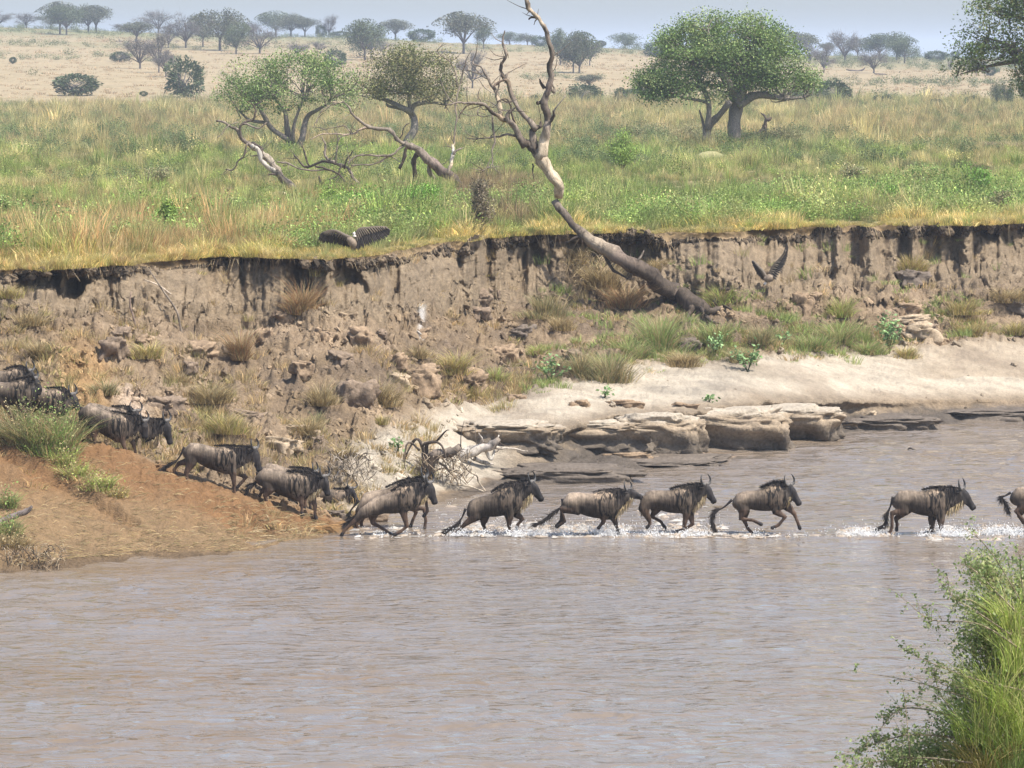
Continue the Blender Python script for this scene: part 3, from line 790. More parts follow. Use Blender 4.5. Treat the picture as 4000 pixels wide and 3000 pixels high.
# --- tufts one can tell apart
PPM = lambda d: F / d
tuft_protos = {}
def tuft(x, y, wpx, hpx, pal, label, name='grass_tuft', group='grass tufts on the river bank', dens=1.0, lean=0.55, p=None, n=None, cat='grass', fluff=0):
    p = bank_at(x, y) if p is None else p
    k = PPM(p.y); r = wpx / k / 2; h = hpx / k
    n = n or int(min(900, 60 + 620 * r * h * dens * 2.2))
    mb = MB(); g0 = np.random.default_rng(int(x * 3 + y)); pal = tuple(pal) + (STRAW[0], STRAW[1], OLIVE[3])
    for q in range(5):
        a_ = g0.uniform(0, 6.28); rr_0 = g0.uniform(0, .62) * r
        blades(mb, n // 6, r * g0.uniform(.3, .6), h * g0.uniform(.5, 1.2), 0.020, g0.uniform(.45, 1.2), pal, int(x * 7 + y + q * 91), flat=0.8, segs=3, base=(math.cos(a_) * rr_0, math.sin(a_) * rr_0 * .8, -.02))
    blades(mb, n // 5, r * 1.1, h * .45, 0.022, 1.3, pal, int(x + y * 5), flat=.8, segs=2)
    if fluff:
        C0 = g0.normal(0, 1, (fluff, 3)) * (r * .45, r * .35, h * .26) + (0, 0, h * .38); C0[:, 2] = np.abs(C0[:, 2])
        leaves(mb, C0, 0, .07, pal, int(x), .8)
    o = link(name, mb.mesh(name, M['blade']), None, p - Vector((0, 0, 0.03)))
    tag(o, label, cat, group)
    return o
TUFTS = [
 (2820, 1195, 120, 120, LIME, 'bright lime tuft just right of the foot of the fallen trunk'),
 (2590, 1370, 210, 190, GREEN, 'large deep green tuft below the lower end of the fallen trunk'),
 (2460, 1400, 150, 120, GREEN, 'mid green grass tuft left of the deep green one below the trunk'),
 (2380, 1490, 200, 190, OLIVE, 'broad olive tuft at the sand edge, below the fallen trunk'),
 (2270, 1470, 130, 130, OLIVE, 'olive tuft between the leafy pale plant and the broad olive tuft'),
 (2120, 1240, 200, 110, OLIVE, 'wide dull green tuft at the cliff foot, left of the trunk'),
 (2200, 1290, 110, 80, STRAW, 'small straw tuft right under the wide dull green tuft'),
 (2680, 1430, 140, 90, STRAW, 'straw tuft between the deep green tuft and the leafy plants'),
 (2800, 1330, 130, 100, GREEN, 'small green tuft above the leafy plants'),
 (2900, 1420, 120, 90, OLIVE, 'low olive tuft between two leafy plants'),
 (2975, 1350, 90, 110, OLIVE, 'upright olive tuft on the scree right of the trunk foot'),
 (3555, 1075, 130, 80, YELL, 'golden tuft high on the cliff face at the right'),
 (3275, 1235, 120, 110, LIME, 'lime and yellow tuft above the deep green clump on the right'),
 (3275, 1345, 140, 140, GREEN, 'dark green clump under the lime tuft on the right'),
 (3170, 1365, 180, 100, GREEN, 'low green clump left of the dark clump on the right'),
 (3390, 1380, 170, 90, GREEN, 'low green clump between dark clump and leafy shrub on the right'),
 (3540, 1400, 130, 70, YELL, 'yellow green tuft at the sand edge below the stacked stones'),
 (3780, 1225, 180, 85, YELL, 'wide golden tuft on the scree near the right edge'),
 (3690, 1240, 60, 70, GREEN, 'small blue green tuft beside the wide golden one'),
 (3950, 1180, 150, 120, STRAW, 'tall pale tuft against the right edge of the picture'),
 (3800, 1315, 110, 80, YELL, 'golden tuft low on the scree, right of the stacked stones'),
 (3965, 1305, 90, 70, YELL, 'yellow tuft by the right edge above the sand'),
 (2098, 1390, 80, 80, LIME, 'small bright tuft above the pale leafy plant'),
 (1955, 1490, 100, 80, LIME, 'bright green tuft by the sand left of the pale leafy plant'),
 (545, 1400, 160, 100, YELL, 'yellowish tuft over a dark hollow on the left scree'),
 (820, 1570, 190, 110, STRAW, 'broad straw tuft above the running animals'),
 (870, 1690, 190, 110, YELL, 'yellow tuft directly above the descending animal'),
 (1500, 1590, 130, 140, STRAW, 'straw tuft right of the dark grey slab'),
 (1250, 1590, 150, 130, STRAW, 'straw tuft left of the dark grey slab'),
 (1230, 1650, 100, 60, OLIVE, 'small grey green tuft below the straw one'),
 (1770, 1460, 150, 120, YELL, 'yellowish tuft behind the round boulders'),
 (1830, 1560, 160, 80, YELL, 'low tuft in front of the round boulders'),
 (1475, 1660, 90, 50, YELL, 'flat tuft on the pale sand edge'),
 (1185, 1700, 150, 90, STRAW, 'ragged straw tuft right of the pale rock shelf'),
 (400, 1540, 130, 90, OLIVE, 'dull green tuft on the slope above the grass thicket'),
 (150, 1400, 110, 110, STRAW, 'drooping straw tuft at the upper left'),
 (120, 1270, 120, 90, STRAW, 'pale straw tuft under the left end of the cliff'),
 (30, 1160, 110, 90, YELL, 'yellow tuft at the left end of the cliff'),
 (1165, 1225, 110, 190, RUST, 'tall rust coloured grass standing against the cliff'),
 (935, 1420, 70, 160, RUST, 'thin rust coloured grass on the middle of the scree'),
 (1640, 1410, 120, 70, STRAW, 'short straw tuft in the middle of the scree'),
 (700, 1500, 120, 80, STRAW, 'faded tuft left of the thin rust coloured grass'),
 (1330, 1790, 160, 90, STRAW, 'matted straw tuft beside the driftwood'),
 (2350, 1130, 150, 170, STRAW, 'dry hanging grass behind the fallen trunk'),
 (2230, 1030, 150, 110, STRAW, 'straw mat draped over the cliff edge left of the trunk'),
 (2560, 1060, 150, 110, STRAW, 'straw mat draped over the cliff edge right of the trunk'),
 (2450, 1200, 150, 150, RUST, 'brown grass filling the shade under the fallen trunk'),
]
for t in TUFTS:
    tuft(*t[:5], t[5])
# thicket on the left that hides part of the herd
for (x, y, w, h, pal, lab, dd) in [
 (80, 1690, 170, 200, OLIVE, 'tall grey green grass at the left edge, in front of the herd', 97.6),
 (190, 1712, 230, 240, GREEN, 'thick green grass hiding the hind part of the herd', 97.4),
 (285, 1705, 140, 160, OLIVE, 'grey green grass at the rump of the first descending group', 97.2),
 (250, 1770, 130, 90, LIME, 'yellow green grass under the thick green grass', 96.8),
 (290, 1830, 150, 90, LIME, 'bright grass patch on the orange slope', 96.3),
 (390, 1885, 170, 90, LIME, 'lowest bright grass patch on the orange slope', 95.8),
 (440, 1900, 110, 60, YELL, 'short yellowish grass at the crest of the trodden path', 95.6),
 (20, 1985, 90, 110, GREEN, 'green weeds at the left edge above the dead branch', 94.5),
 (30, 2150, 100, 120, GREEN, 'green weeds below the dead branch at the left edge', 91.5),
 (150, 1640, 180, 150, GREEN, 'dark green grass top behind the thicket', 98.5),
 (60, 2200, 150, 90, STRAW, 'dead grass by the water in the lower left corner of the slope', 91.0)]:
    p = P(x, y, dd); k = col_of(x); j = int(np.argmin(np.abs(BY[k] - dd))); p.z = float(BZ[k, j])
    q = bank_at(x, y)
    tuft(x, y, w, h, pal, lab, 'grass_tuft', 'grass tufts by the animals path', 0.8, 0.9, q if abs(q.y - dd) > 1.2 else p, fluff=int(w * h / 45))

# --- leafy plants with big pale leaves
def leafy(x, y, wpx, hpx, label, pal=((0.22, 0.34, 0.13), (0.17, 0.28, 0.10), (0.28, 0.40, 0.17)), name='leafy_plant', p=None, leaf=0.15, group='leafy plants at the sand edge'):
    p = bank_at(x, y) if p is None else p; k = PPM(p.y); r = wpx / k / 2; h = hpx / k
    g = np.random.default_rng(int(x + y)); n = int(90 + 260 * r * h)
    root = empty(name, p); tag(root, label, 'plant', group)
    ms, ml = MB(), MB(); C0 = []
    for i in range(max(6, int(16 * r))):
        a = g.uniform(0, 6.28); e = Vector((math.cos(a) * r * g.uniform(.2, 1), math.sin(a) * r * g.uniform(.2, 1) * .8, h * g.uniform(.45, 1)))
        tube(ms, [(0, 0, 0), e * 0.5 + Vector((0, 0, h * .15)), e], [0.014, 0.011, 0.006], n=3, col=(0.15, 0.2, 0.08))
        for j in range(max(3, n // 16)):
            t = g.uniform(.35, 1.05); C0.append(np.array(e) * t + g.normal(0, .09, 3) * (1, 1, .7) + (0, 0, h * .12))
    leaves(ml, C0, 0, leaf, pal, int(x), 0.5)
    ml.c[-1] = ml.c[-1]
    link('stem', ms.mesh('stem', M['blade']), root); link('foliage', ml.mesh('foliage', M['leaf']), root)
for a in [(2150, 1495, 140, 95, 'pale green leafy plant at the sand edge, left of the trunk'),
          (2795, 1395, 120, 75, 'leafy plant under the small green tuft right of the trunk'),
          (2925, 1455, 150, 110, 'largest pale leafy plant at the sand edge, centre right'),
          (3060, 1355, 70, 55, 'small leafy plant between the sand edge and right clump'),
          (3480, 1385, 160, 140, 'leafy shrub left of the stacked stones'),
          (2363, 1560, 66, 42, 'single small plant alone on the pale sand'),
          (2775, 1572, 34, 26, 'tiny sprig on the sand above the rock ledge'),
          (1555, 1775, 70, 60, 'thin green sprig beside the driftwood')]:
    leafy(*a)

# --- shrubs of the plain that stand out of the grass
def shrub(x, y, wpx, hpx, label, pal, name='shrub', group='shrubs standing in the grass of the plain', size=0.085, dens=1.0, stems=(0.16, 0.12, 0.07)):
    p = ground_at(x, y); k = PPM(p.y); r = wpx / k / 2 * 1.15; h = hpx / k * 1.3
    g = np.random.default_rng(int(x * 3 + y)); root = empty(name, p); tag(root, label, 'shrub', group)
    ms, ml = MB(), MB(); C0 = []
    for i in range(14):
        a = g.uniform(0, 6.28); rr = r * g.uniform(.1, .95)
        e = np.array((math.cos(a) * rr, math.sin(a) * rr, h * g.uniform(.55, 1) * (1 - 0.35 * (rr / r) ** 2)))
        tube(ms, [(0, 0, 0), e * (0.45, .45, .6), e], [0.03, 0.02, 0.01], n=4, col=stems)
        m_ = int(230 * dens * max(1, r * h / 1.2) ** .8)
        C0.append(e * g.uniform(.45, 1.02, (m_, 1)) + g.normal(0, .2 * r, (m_, 3)) * (1, 1, .6))
    C0 = np.concatenate(C0); C0[:, 2] = np.abs(C0[:, 2])
    leaves(ml, C0, 0, size, pal, int(x), 0.9)
    link('stem', ms.mesh('stem', M['bark']), root); link('foliage', ml.mesh('foliage', M['leaf']), root)
BR = ((0.17, 0.32, 0.05), (0.22, 0.38, 0.07), (0.13, 0.26, 0.04)); YG = ((0.24, 0.34, 0.07), (0.30, 0.40, 0.09), (0.18, 0.27, 0.05))
for a in [(3460, 820, 100, 90, 'rounded dark green shrub among pale grass, right of centre', BR),
          (3810, 800, 130, 120, 'dense green shrub near the right edge of the grassland', BR),
          (3920, 840, 110, 80, 'olive bush next to the dense green shrub', OLIVE),
          (2430, 680, 130, 130, 'loose yellow green shrub right of the dead tree', YG),
          (3330, 730, 120, 80, 'straggly dark shrub with dead twigs below the lone big tree', OLIVE),
          (3600, 720, 130, 70, 'low green shrub between two dry patches on the right', GREEN),
          (1430, 870, 190, 110, 'bright green bush behind the landed vulture', BR),
          (1300, 840, 150, 110, 'yellow green bush left of the dead tangle base', YG),
          (1640, 860, 180, 110, 'bright bush between landed vulture and dead tree', BR),
          (500, 980, 110, 90, 'green weed clump in the rust coloured grass', GREEN),
          (660, 940, 70, 130, 'narrow yellow green weed at the edge of the rust grass', YG),
          (20, 900, 90, 110, 'deep green weed at the left edge of the picture', GREEN),
          (925, 890, 90, 90, 'small dark weed left of the landed vulture', GREEN),
          (620, 740, 120, 70, 'low olive bush in the middle of the left plain', OLIVE),
          (2720, 560, 190, 60, 'row of low dark bushes left of the big tree trunks', OLIVE),
          (3060, 570, 170, 60, 'low dark bushes right of the big tree trunks', OLIVE),
          (2550, 545, 180, 45, 'flat green bush on the plain before the big tree', OLIVE),
          (1880, 920, 90, 190, 'grey leafless twiggy shrub on the cliff edge left of dead tree', ((0.24, 0.19, 0.13), (0.2, 0.17, 0.1)))]:
    shrub(*a)
# ============================================================ BIG TREES
def grow_tree(name, base, limbs, lobes, label, group, leaf_cols, leaf=0.22, dens=1.0, bark=(0.24, 0.20, 0.155), seed=1, cat='tree', spray=0.45, droop=0.1, twig_n=1.0, gaps=0.10):
    """limbs: list of (points, radii) in world space; lobes: (centre, rx, ry, rz)"""
    g = np.random.default_rng(seed)
    root = empty(name, base); tag(root, label, cat, group)
    b = np.array(base); mt, ms, ml = MB(), MB(), MB()
    for pts, rad in limbs:
        tube(mt, np.array(pts) - b, rad, n=9, col=bark, sub=4, bark=0.16)
    tips = [np.array(p[-1]) - b for p, r in limbs] + [np.array(p[-2]) - b for p, r in limbs if len(p) > 2]
    cents, lc = [], []
    for (cx, rx, ry, rz) in lobes:
        cx = np.array(cx) - b
        vol = rx * ry * rz
        nb = int(max(10, 30 * (rx * rz) * dens))
        near_t = min(tips, key=lambda t: np.linalg.norm(t - cx))
        for k in range(nb):
            u = g.normal(0, 1, 3); u /= np.linalg.norm(u); u *= g.uniform(0.55, 1.0) ** 0.5
            if u[2] < -0.45: u[2] *= 0.5
            q = cx + u * (rx, ry, rz)
            nn = float(vnoise(q[0] * 0.9, q[1] * 0.9, q[2] * 0.9 + .01, 7 + seed))
            if nn < -0.30 + gaps: continue
            cents.append(q)
            if g.uniform() < 0.35 * twig_n:
                mid = (near_t + q) / 2 + g.normal(0, 0.25, 3) + (0, 0, -0.05 * np.linalg.norm(q - near_t))
                tube(ms, [near_t + g.normal(0, .08, 3), mid, q], [0.05, 0.032, 0.012], n=4, col=np.array(bark) * g.uniform(.8, 1.1), caps=False, sub=3)
    cents = np.array(cents)
    per = int(64)
    C0 = (cents[:, None] + g.normal(0, 1, (len(cents), per, 3)) * (spray, spray, spray * 0.62)).reshape(-1, 3)
    tone = g.integers(0, len(leaf_cols), len(cents))
    bright = g.uniform(0.78, 1.2, len(cents))
    leaves(ml, C0, 0, leaf, leaf_cols, seed, 0.8, droop)
    cc = np.array(leaf_cols, float)[tone] * bright[:, None]
    cc = np.repeat(cc, per, 0) * g.uniform(0.8, 1.2, (len(C0), 1))
    ml.c[-1] = np.repeat(cc, 4, 0)
    link('trunk', mt.mesh('trunk', M['bark'], True), root)
    if ms.v: link('branches', ms.mesh('branches', M['bark'], True), root)
    link('crown', ml.mesh('crown', M['leaf']), root)
    return root
def lobes_px(lst, d, depth=1.0):
    """lobe centres and half sizes as measured in the photograph, at ground distance d"""
    out = []
    for (x, y, w, h) in lst:
        k = PPM(d)
        out.append((P(x, y, d + random.uniform(-.35, .35) * w / k * 1.6), w / k, w / k * depth, h / k))
    return out
def limb_px(lst, d, jit=0.4):
    pts = []; rad = []
    for i, (x, y, w) in enumerate(lst):
        dd = d + (random.uniform(-jit, jit) * i if i else 0)
        pts.append(P(x, y, dd)); rad.append(w * .76 / 2 / PPM(d))
    return pts, rad
TG = ((0.165, 0.24, 0.065), (0.21, 0.29, 0.085), (0.105, 0.16, 0.045), (0.28, 0.32, 0.12))
TO = ((0.17, 0.185, 0.065), (0.22, 0.22, 0.085), (0.12, 0.13, 0.05), (0.28, 0.24, 0.11))
# the big tree right of centre
gb = ground_at(2870, 548); d = gb.y
grow_tree('big_tree', gb, [
    limb_px([(2872, 560, 70), (2868, 470, 62), (2880, 400, 72), (2850, 330, 50), (2790, 240, 32), (2760, 120, 18)], d),
    limb_px([(2880, 410, 56), (2960, 370, 40), (3060, 385, 24), (3140, 380, 12)], d),
    limb_px([(2880, 400, 50), (2930, 290, 34), (2960, 160, 18)], d),
    limb_px([(2760, 560, 48), (2765, 500, 42), (2810, 450, 32), (2850, 400, 30)], d),
    limb_px([(2765, 505, 34), (2768, 400, 26), (2740, 330, 22), (2700, 230, 14)], d),
    limb_px([(2768, 400, 20), (2690, 385, 14), (2600, 370, 8)], d),
    limb_px([(2757, 545, 22), (2745, 475, 14), (2732, 430, 8)], d)],
    lobes_px([(2760, 110, 110, 55), (2880, 95, 120, 55), (2680, 200, 120, 75), (2840, 190, 150, 80), (2980, 190, 120, 85), (2640, 310, 140, 65), (2560, 300, 70, 45), (2790, 310, 150, 70), (2940, 300, 140, 75), (3060, 240, 80, 70), (3080, 330, 110, 50), (3165, 310, 45, 40), (2620, 120, 40, 28), (2700, 365, 90, 22), (2840, 370, 80, 22), (2540, 340, 70, 34), (2600, 370, 90, 24), (2720, 180, 150, 90), (2900, 240, 150, 90), (3010, 120, 60, 40)], d),
    'big spreading green tree with two trunks right of centre', None, TG, 0.155, 1.25, seed=3, gaps=0.04)
# round tree left (multi stemmed) and gnarled tree beside it
gb = ground_at(1150, 605); d = gb.y
grow_tree('bushy_tree', gb, [
    limb_px([(1145, 615, 44), (1130, 560, 36), (1120, 480, 26), (1110, 430, 20), (1070, 380, 12)], d),
    limb_px([(1155, 610, 40), (1180, 540, 32), (1200, 460, 26), (1240, 430, 18), (1290, 400, 10)], d),
    limb_px([(1130, 550, 30), (1060, 500, 24), (1030, 450, 22), (1000, 400, 12)], d),
    limb_px([(1050, 480, 22), (980, 470, 14), (940, 440, 10)], d),
    limb_px([(1145, 560, 22), (1150, 480, 16), (1190, 380, 10)], d)],
    lobes_px([(1060, 240, 90, 40), (980, 290, 100, 55), (1160, 270, 120, 55), (1270, 300, 110, 60), (930, 360, 80, 40), (1060, 350, 120, 60), (1200, 370, 110, 45), (1320, 350, 60, 45), (960, 410, 90, 25), (1100, 415, 80, 22), (890, 400, 30, 16), (1230, 230, 50, 26), (1000, 330, 110, 60), (1370, 300, 60, 50), (1330, 410, 60, 30), (930, 310, 60, 40)], d),
    'bushy many stemmed green tree left of centre', 'pair of trees behind the dead branches', TG, 0.145, 1.15, gaps=.30, seed=5, bark=(0.21, 0.175, 0.14))
gb = ground_at(1600, 590); d = gb.y - 4
gb = P(1600, 592, d); gb.z = ZP
grow_tree('gnarled_tree', gb, [
    limb_px([(1570, 650, 60), (1590, 560, 44), (1620, 500, 38), (1612, 450, 34), (1580, 425, 30), (1530, 400, 24), (1490, 385, 16)], d, .2),
    limb_px([(1605, 440, 30), (1620, 410, 26), (1680, 400, 18), (1740, 410, 10)], d, .2),
    limb_px([(1575, 425, 20), (1520, 415, 14), (1510, 405, 10)], d, .2),
    limb_px([(1600, 430, 20), (1600, 350, 14), (1640, 260, 8)], d, .2)],
    lobes_px([(1620, 215, 90, 35), (1700, 240, 80, 45), (1530, 250, 90, 45), (1440, 300, 80, 50), (1600, 300, 100, 45), (1740, 300, 60, 60), (1480, 360, 100, 28), (1390, 350, 60, 35), (1640, 370, 90, 26), (1740, 370, 60, 24), (1780, 260, 30, 40), (1410, 400, 40, 26), (1430, 340, 90, 50), (1560, 330, 120, 60), (1700, 330, 100, 55), (1640, 260, 110, 50)], d),
    'gnarled olive tree with bent trunk beside the dead branches', 'pair of trees behind the dead branches', TO, 0.14, 1.1, gaps=.30, seed=8, bark=(0.23, 0.2, 0.16))
# tree whose crown hangs in from the right
d = 205.0; gb = P(4170, 560, d); gb.z = ZP
grow_tree('overhanging_tree', gb, [
    limb_px([(4180, 700, 80), (4170, 500, 70), (4190, 300, 60), (4150, 150, 40), (4050, 90, 26), (3950, 60, 14)], d),
    limb_px([(4180, 330, 50), (4060, 260, 30), (3950, 180, 20), (3860, 150, 10)], d),
    limb_px([(4150, 260, 40), (4020, 240, 24), (3900, 250, 18), (3820, 270, 10), (3750, 290, 6)], d),
    limb_px([(4170, 400, 40), (4260, 250, 30), (4360, 160, 16)], d)],
    lobes_px([(3900, 20, 110, 45), (4020, 30, 100, 60), (3830, 110, 80, 35), (3940, 120, 90, 50), (3810, 180, 80, 35), (3900, 210, 110, 40), (3800, 245, 60, 24), (4000, 200, 90, 60), (3990, 280, 60, 26), (4130, 100, 130, 90), (4280, 130, 150, 110), (4130, 250, 120, 60), (4100, -60, 200, 70), (4330, 250, 110, 60), (3760, 270, 34, 16), (4000, 330, 30, 14)], d),
    'leafy dark green crown reaching in from the top right corner', None, ((0.13, 0.18, 0.055), (0.17, 0.22, 0.07), (0.10, 0.145, 0.045), (0.24, 0.23, 0.09)), 0.16, 1.0, seed=12, bark=(0.17, 0.14, 0.11), gaps=0.12, droop=0.3)

# ============================================================ DEAD WOOD
GREY = (0.20, 0.16, 0.122); PALE = (0.48, 0.38, 0.26); DK = (0.085, 0.064, 0.047)
def dead_tree(name, label, parts, d, cat='dead tree', origin=None, group=None, nside=8, wk=.78):
    """parts: (part name, [(x, y, width px[, distance offset])...], colour or list)"""
    org = origin or P(parts[0][1][0][0], parts[0][1][0][1], d)
    root = empty(name, org); tag(root, label, cat, group)
    b = np.array(org); tw = []
    for (pn, pts, colr) in parts:
        mbp = MB(); W = []; R = []
        off = random.uniform(-.25, .25)
        for i, q in enumerate(pts):
            o = q[3] if len(q) > 3 else off * i
            if o == 99: o = bank_at(q[0], q[1]).y - d - .35
            W.append(np.array(P(q[0], q[1], d + o)) - b); R.append(q[2] * wk / 2 / PPM(d))
        W = np.array(W)
        colr = np.array(colr, float)
        if colr.ndim == 2 and len(colr) != len(W): colr = np.stack([np.interp(np.linspace(0, 1, len(W)), np.linspace(0, 1, len(colr)), colr[:, k]) for k in range(3)], 1)
        # knots and small wiggles
        sub = 4
        PW = catmull(W, sub); tq = np.linspace(0, len(W) - 1, len(PW)); RR = np.interp(tq, np.arange(len(W)), R)
        PW = PW + 0
        wob = 1.5 * np.stack([fbm(PW[:, 0] * 2.2, PW[:, 2] * 2.2, 3.3, 3, 200 + k) for k in range(3)], 1) * np.minimum(RR * 2.2, 0.09)[:, None]
        wob[0] = 0
        if colr.ndim == 2: colr = np.stack([np.interp(tq, np.arange(len(W)), colr[:, k]) for k in range(3)], 1)
        RR = RR * (1 + 0.22 * fbm(PW[:, 0] * 3, PW[:, 2] * 3, 1.1, 2, 210))
        tube(mbp, PW + wob, np.maximum(RR, 0.012), n=max(nside, 12) if RR.max() > .15 else nside, col=colr, bark=0.34)
        link(pn, mbp.mesh(pn, M['dead'], True), root)
        if len(W) >= 4 and R[len(R) // 2] < .3 and pn != 'root':
            for _ in range(int(2 + np.linalg.norm(W[-1] - W[0]) * 1.3)):
                j = random.randrange(len(PW) // 4, len(PW)); s0 = PW[j]; l = random.uniform(.25, .95); a_ = random.uniform(0, 6.28)
                dv = np.array((math.cos(a_), random.uniform(-.5, .5), math.sin(a_) * .8 + .25)) * l
                tw.append([s0, s0 + dv * .45 + np.random.default_rng(j).normal(0, .06, 3), s0 + dv + np.array((0, 0, .1 * l))])
    if tw:
        mbp = MB()
        for t_ in tw: tube(mbp, t_, [.018, .014, .006], n=4, col=GREY if random.random() < .5 else DK, caps=False, sub=3)
        link('twigs', mbp.mesh('twigs', M['dead']), root)['kind'] = 'stuff'
    return root
dT = 133.0
dead_tree('fallen_dead_tree', 'large pale dead tree fallen over the cliff edge with upright bare limbs', [
    ('trunk', [(2800, 1262, 80, 1.0), (2730, 1205, 92, 99), (2640, 1140, 88, 99), (2520, 1060, 84, -1.0), (2420, 1000, 76, -.9), (2330, 955, 60, -0.6), (2240, 880, 34, 0.1), (2165, 775, 44, .3)], [DK, DK, DK, (.075, .056, .042), (.16, .12, .09), (.34, .27, .19), DK, GREY]),
    ('root', [(2760, 1215, 34, 99), (2820, 1200, 20, 99), (2860, 1210, 8, 99)], DK), ('root', [(2740, 1210, 34, 99), (2770, 1250, 18, 99), (2810, 1262, 8, 99)], DK),
    ('root', [(2700, 1200, 36, 99), (2690, 1240, 18, 99), (2660, 1262, 8, 99)], DK), ('root', [(2790, 1190, 40, 99), (2810, 1140, 22, 99), (2850, 1120, 8, 99)], DK),
    ('branch', [(2480, 1035, 22, -.9), (2500, 1000, 14, -.9), (2512, 975, 6, -.9)], GREY), ('branch', [(2330, 960, 20, -.6), (2400, 1050, 14, -.8), (2450, 1090, 6, -.8)], DK), ('branch', [(2290, 930, 24, -.2), (2240, 935, 16, -.2), (2210, 950, 6, -.2)], DK),
    ('trunk', [(2183, 770, 44, .3), (2165, 700, 58), (2120, 640, 60), (2090, 590, 56), (2050, 560, 40)], [PALE, PALE, PALE, GREY, DK]),
    ('limb', [(2105, 620, 52), (2130, 540, 46), (2140, 490, 42), (2135, 440, 34), (2120, 400, 34), (2140, 340, 30), (2150, 290, 28), (2155, 240, 26), (2148, 170, 22), (2125, 110, 20), (2110, 75, 20), (2080, 45, 22), (2062, 20, 24), (2050, -25, 14)], [PALE, PALE, GREY, DK, GREY, (0.2, .15, .12), GREY, DK, GREY, GREY, PALE, PALE, DK, PALE]),
    ('branch', [(2112, 78, 14), (2085, 66, 12), (2068, 78, 8)], DK), ('branch', [(2098, 75, 8), (2086, 98, 3)], GREY),
    ('branch', [(2120, 400, 20), (2098, 410, 16), (2100, 400, 8)], DK),
    ('branch', [(2125, 345, 24), (2110, 320, 16), (2105, 308, 7)], DK),
    ('branch', [(2145, 340, 18), (2160, 360, 12), (2158, 320, 6)], GREY),
    ('branch', [(2140, 480, 26), (2160, 450, 14), (2162, 430, 6)], DK),
    ('branch', [(2150, 455, 10), (2175, 420, 7), (2210, 372, 3)], (0.3, .26, .21)),
    ('limb', [(2075, 590, 44), (2080, 540, 36), (2090, 505, 34), (2110, 490, 18), (2113, 472, 9)], [DK, (.2, .16, .12), DK, DK, DK]),
    ('limb', [(2095, 505, 30), (2050, 450, 26), (2010, 390, 24), (1985, 330, 24), (1960, 290, 20), (1972, 240, 16), (1982, 205, 16), (1965, 165, 10), (1969, 120, 5)], [GREY, GREY, GREY, (.2, .15, .1), DK, DK, GREY, GREY, DK]),
    ('branch', [(1965, 315, 14), (1980, 290, 10), (1998, 280, 4)], GREY),
    ('limb', [(2050, 570, 40), (2020, 520, 26), (1990, 480, 28), (1985, 440, 20), (2010, 420, 9), (2022, 410, 4)], [DK, GREY, GREY, GREY, GREY, GREY]),
    ('limb', [(1985, 465, 24), (1950, 460, 22), (1925, 445, 20), (1890, 410, 16), (1850, 398, 14), (1800, 402, 10), (1740, 412, 6)], [GREY, (.4, .3, .2), DK, GREY, GREY, GREY, GREY]),
    ('branch', [(1955, 455, 22), (1945, 400, 20), (1925, 345, 18), (1920, 330, 16), (1900, 290, 12), (1882, 255, 9), (1850, 250, 6), (1846, 238, 4)], [PALE, PALE, GREY, GREY, GREY, GREY, GREY, GREY]),
    ('branch', [(1925, 345, 14), (1945, 325, 12), (1975, 310, 10)], (.24, .17, .12)),
    ('branch', [(1885, 288, 8), (1850, 284, 6), (1822, 272, 4)], GREY),
    ('branch', [(2030, 540, 14), (1960, 530, 10), (1900, 535, 8), (1840, 542, 5), (1818, 535, 3)], GREY),
    ('branch', [(1925, 445, 10), (1928, 520, 9), (1925, 590, 7), (1922, 640, 6), (1895, 660, 4), (1885, 668, 3)], GREY),
    ('branch', [(1923, 640, 5), (1935, 665, 4), (1952, 672, 3)], GREY), ('branch', [(1898, 660, 4), (1905, 690, 3)], GREY),
    ('branch', [(2010, 480, 10), (1990, 395, 8), (1960, 390, 6), (1930, 420, 4)], DK),
    ('branch', [(2000, 395, 9), (1960, 392, 7), (1940, 402, 5)], DK),
    ('branch', [(1880, 410, 8), (1865, 440, 6), (1885, 455, 5), (1915, 450, 4)], GREY),
    ('branch', [(1855, 400, 10), (1820, 415, 8), (1795, 450, 5), (1798, 462, 3)], (.28, .2, .14)),
    ('branch', [(1920, 360, 7), (1890, 335, 5), (1875, 315, 3)], (.4, .33, .26)),
    ('branch', [(1935, 380, 8), (1955, 300, 5), (1950, 270, 3)], GREY),
    ('branch', [(1880, 400, 6), (1868, 370, 5), (1875, 345, 3)], GREY), ('branch', [(2080, 640, 8), (2080, 680, 6), (2084, 700, 3)], DK)], dT)
dL = 178.0
dead_tree('fallen_bare_branch', 'curved bare fallen tree leaning at the left of the dead tangle', [
    ('trunk', [(1155, 775, 28), (1140, 735, 30), (1090, 680, 32), (1050, 625, 34), (1010, 590, 30), (975, 560, 22), (945, 545, 18), (925, 510, 16), (890, 485, 12), (845, 473, 8)], [GREY, GREY, GREY, (.3, .25, .19), (.36, .3, .23), GREY, GREY, GREY, GREY, GREY]),
    ('branch', [(1075, 670, 24), (1035, 640, 22), (1010, 600, 24), (985, 565, 16)], (.38, .34, .29)),
    ('branch', [(1025, 610, 18), (1015, 575, 14), (985, 555, 12)], DK),
    ('branch', [(965, 560, 12), (955, 600, 10), (930, 630, 9), (910, 660, 8), (880, 665, 5)], GREY),
    ('branch', [(940, 545, 14), (935, 500, 12), (950, 485, 12), (985, 470, 10), (995, 430, 8), (980, 400, 5)], DK),
    ('branch', [(950, 485, 10), (1000, 500, 9), (1040, 480, 6)], GREY), ('branch', [(895, 487, 6), (870, 520, 5), (847, 540, 3)], GREY),
    ('branch', [(930, 478, 7), (900, 485, 4)], GREY), ('branch', [(1035, 615, 10), (1000, 610, 8), (978, 608, 4)], GREY),
    ('branch', [(1085, 680, 12), (1065, 680, 10), (1048, 683, 5)], DK)], dL, group='fallen dead trees in the grass')
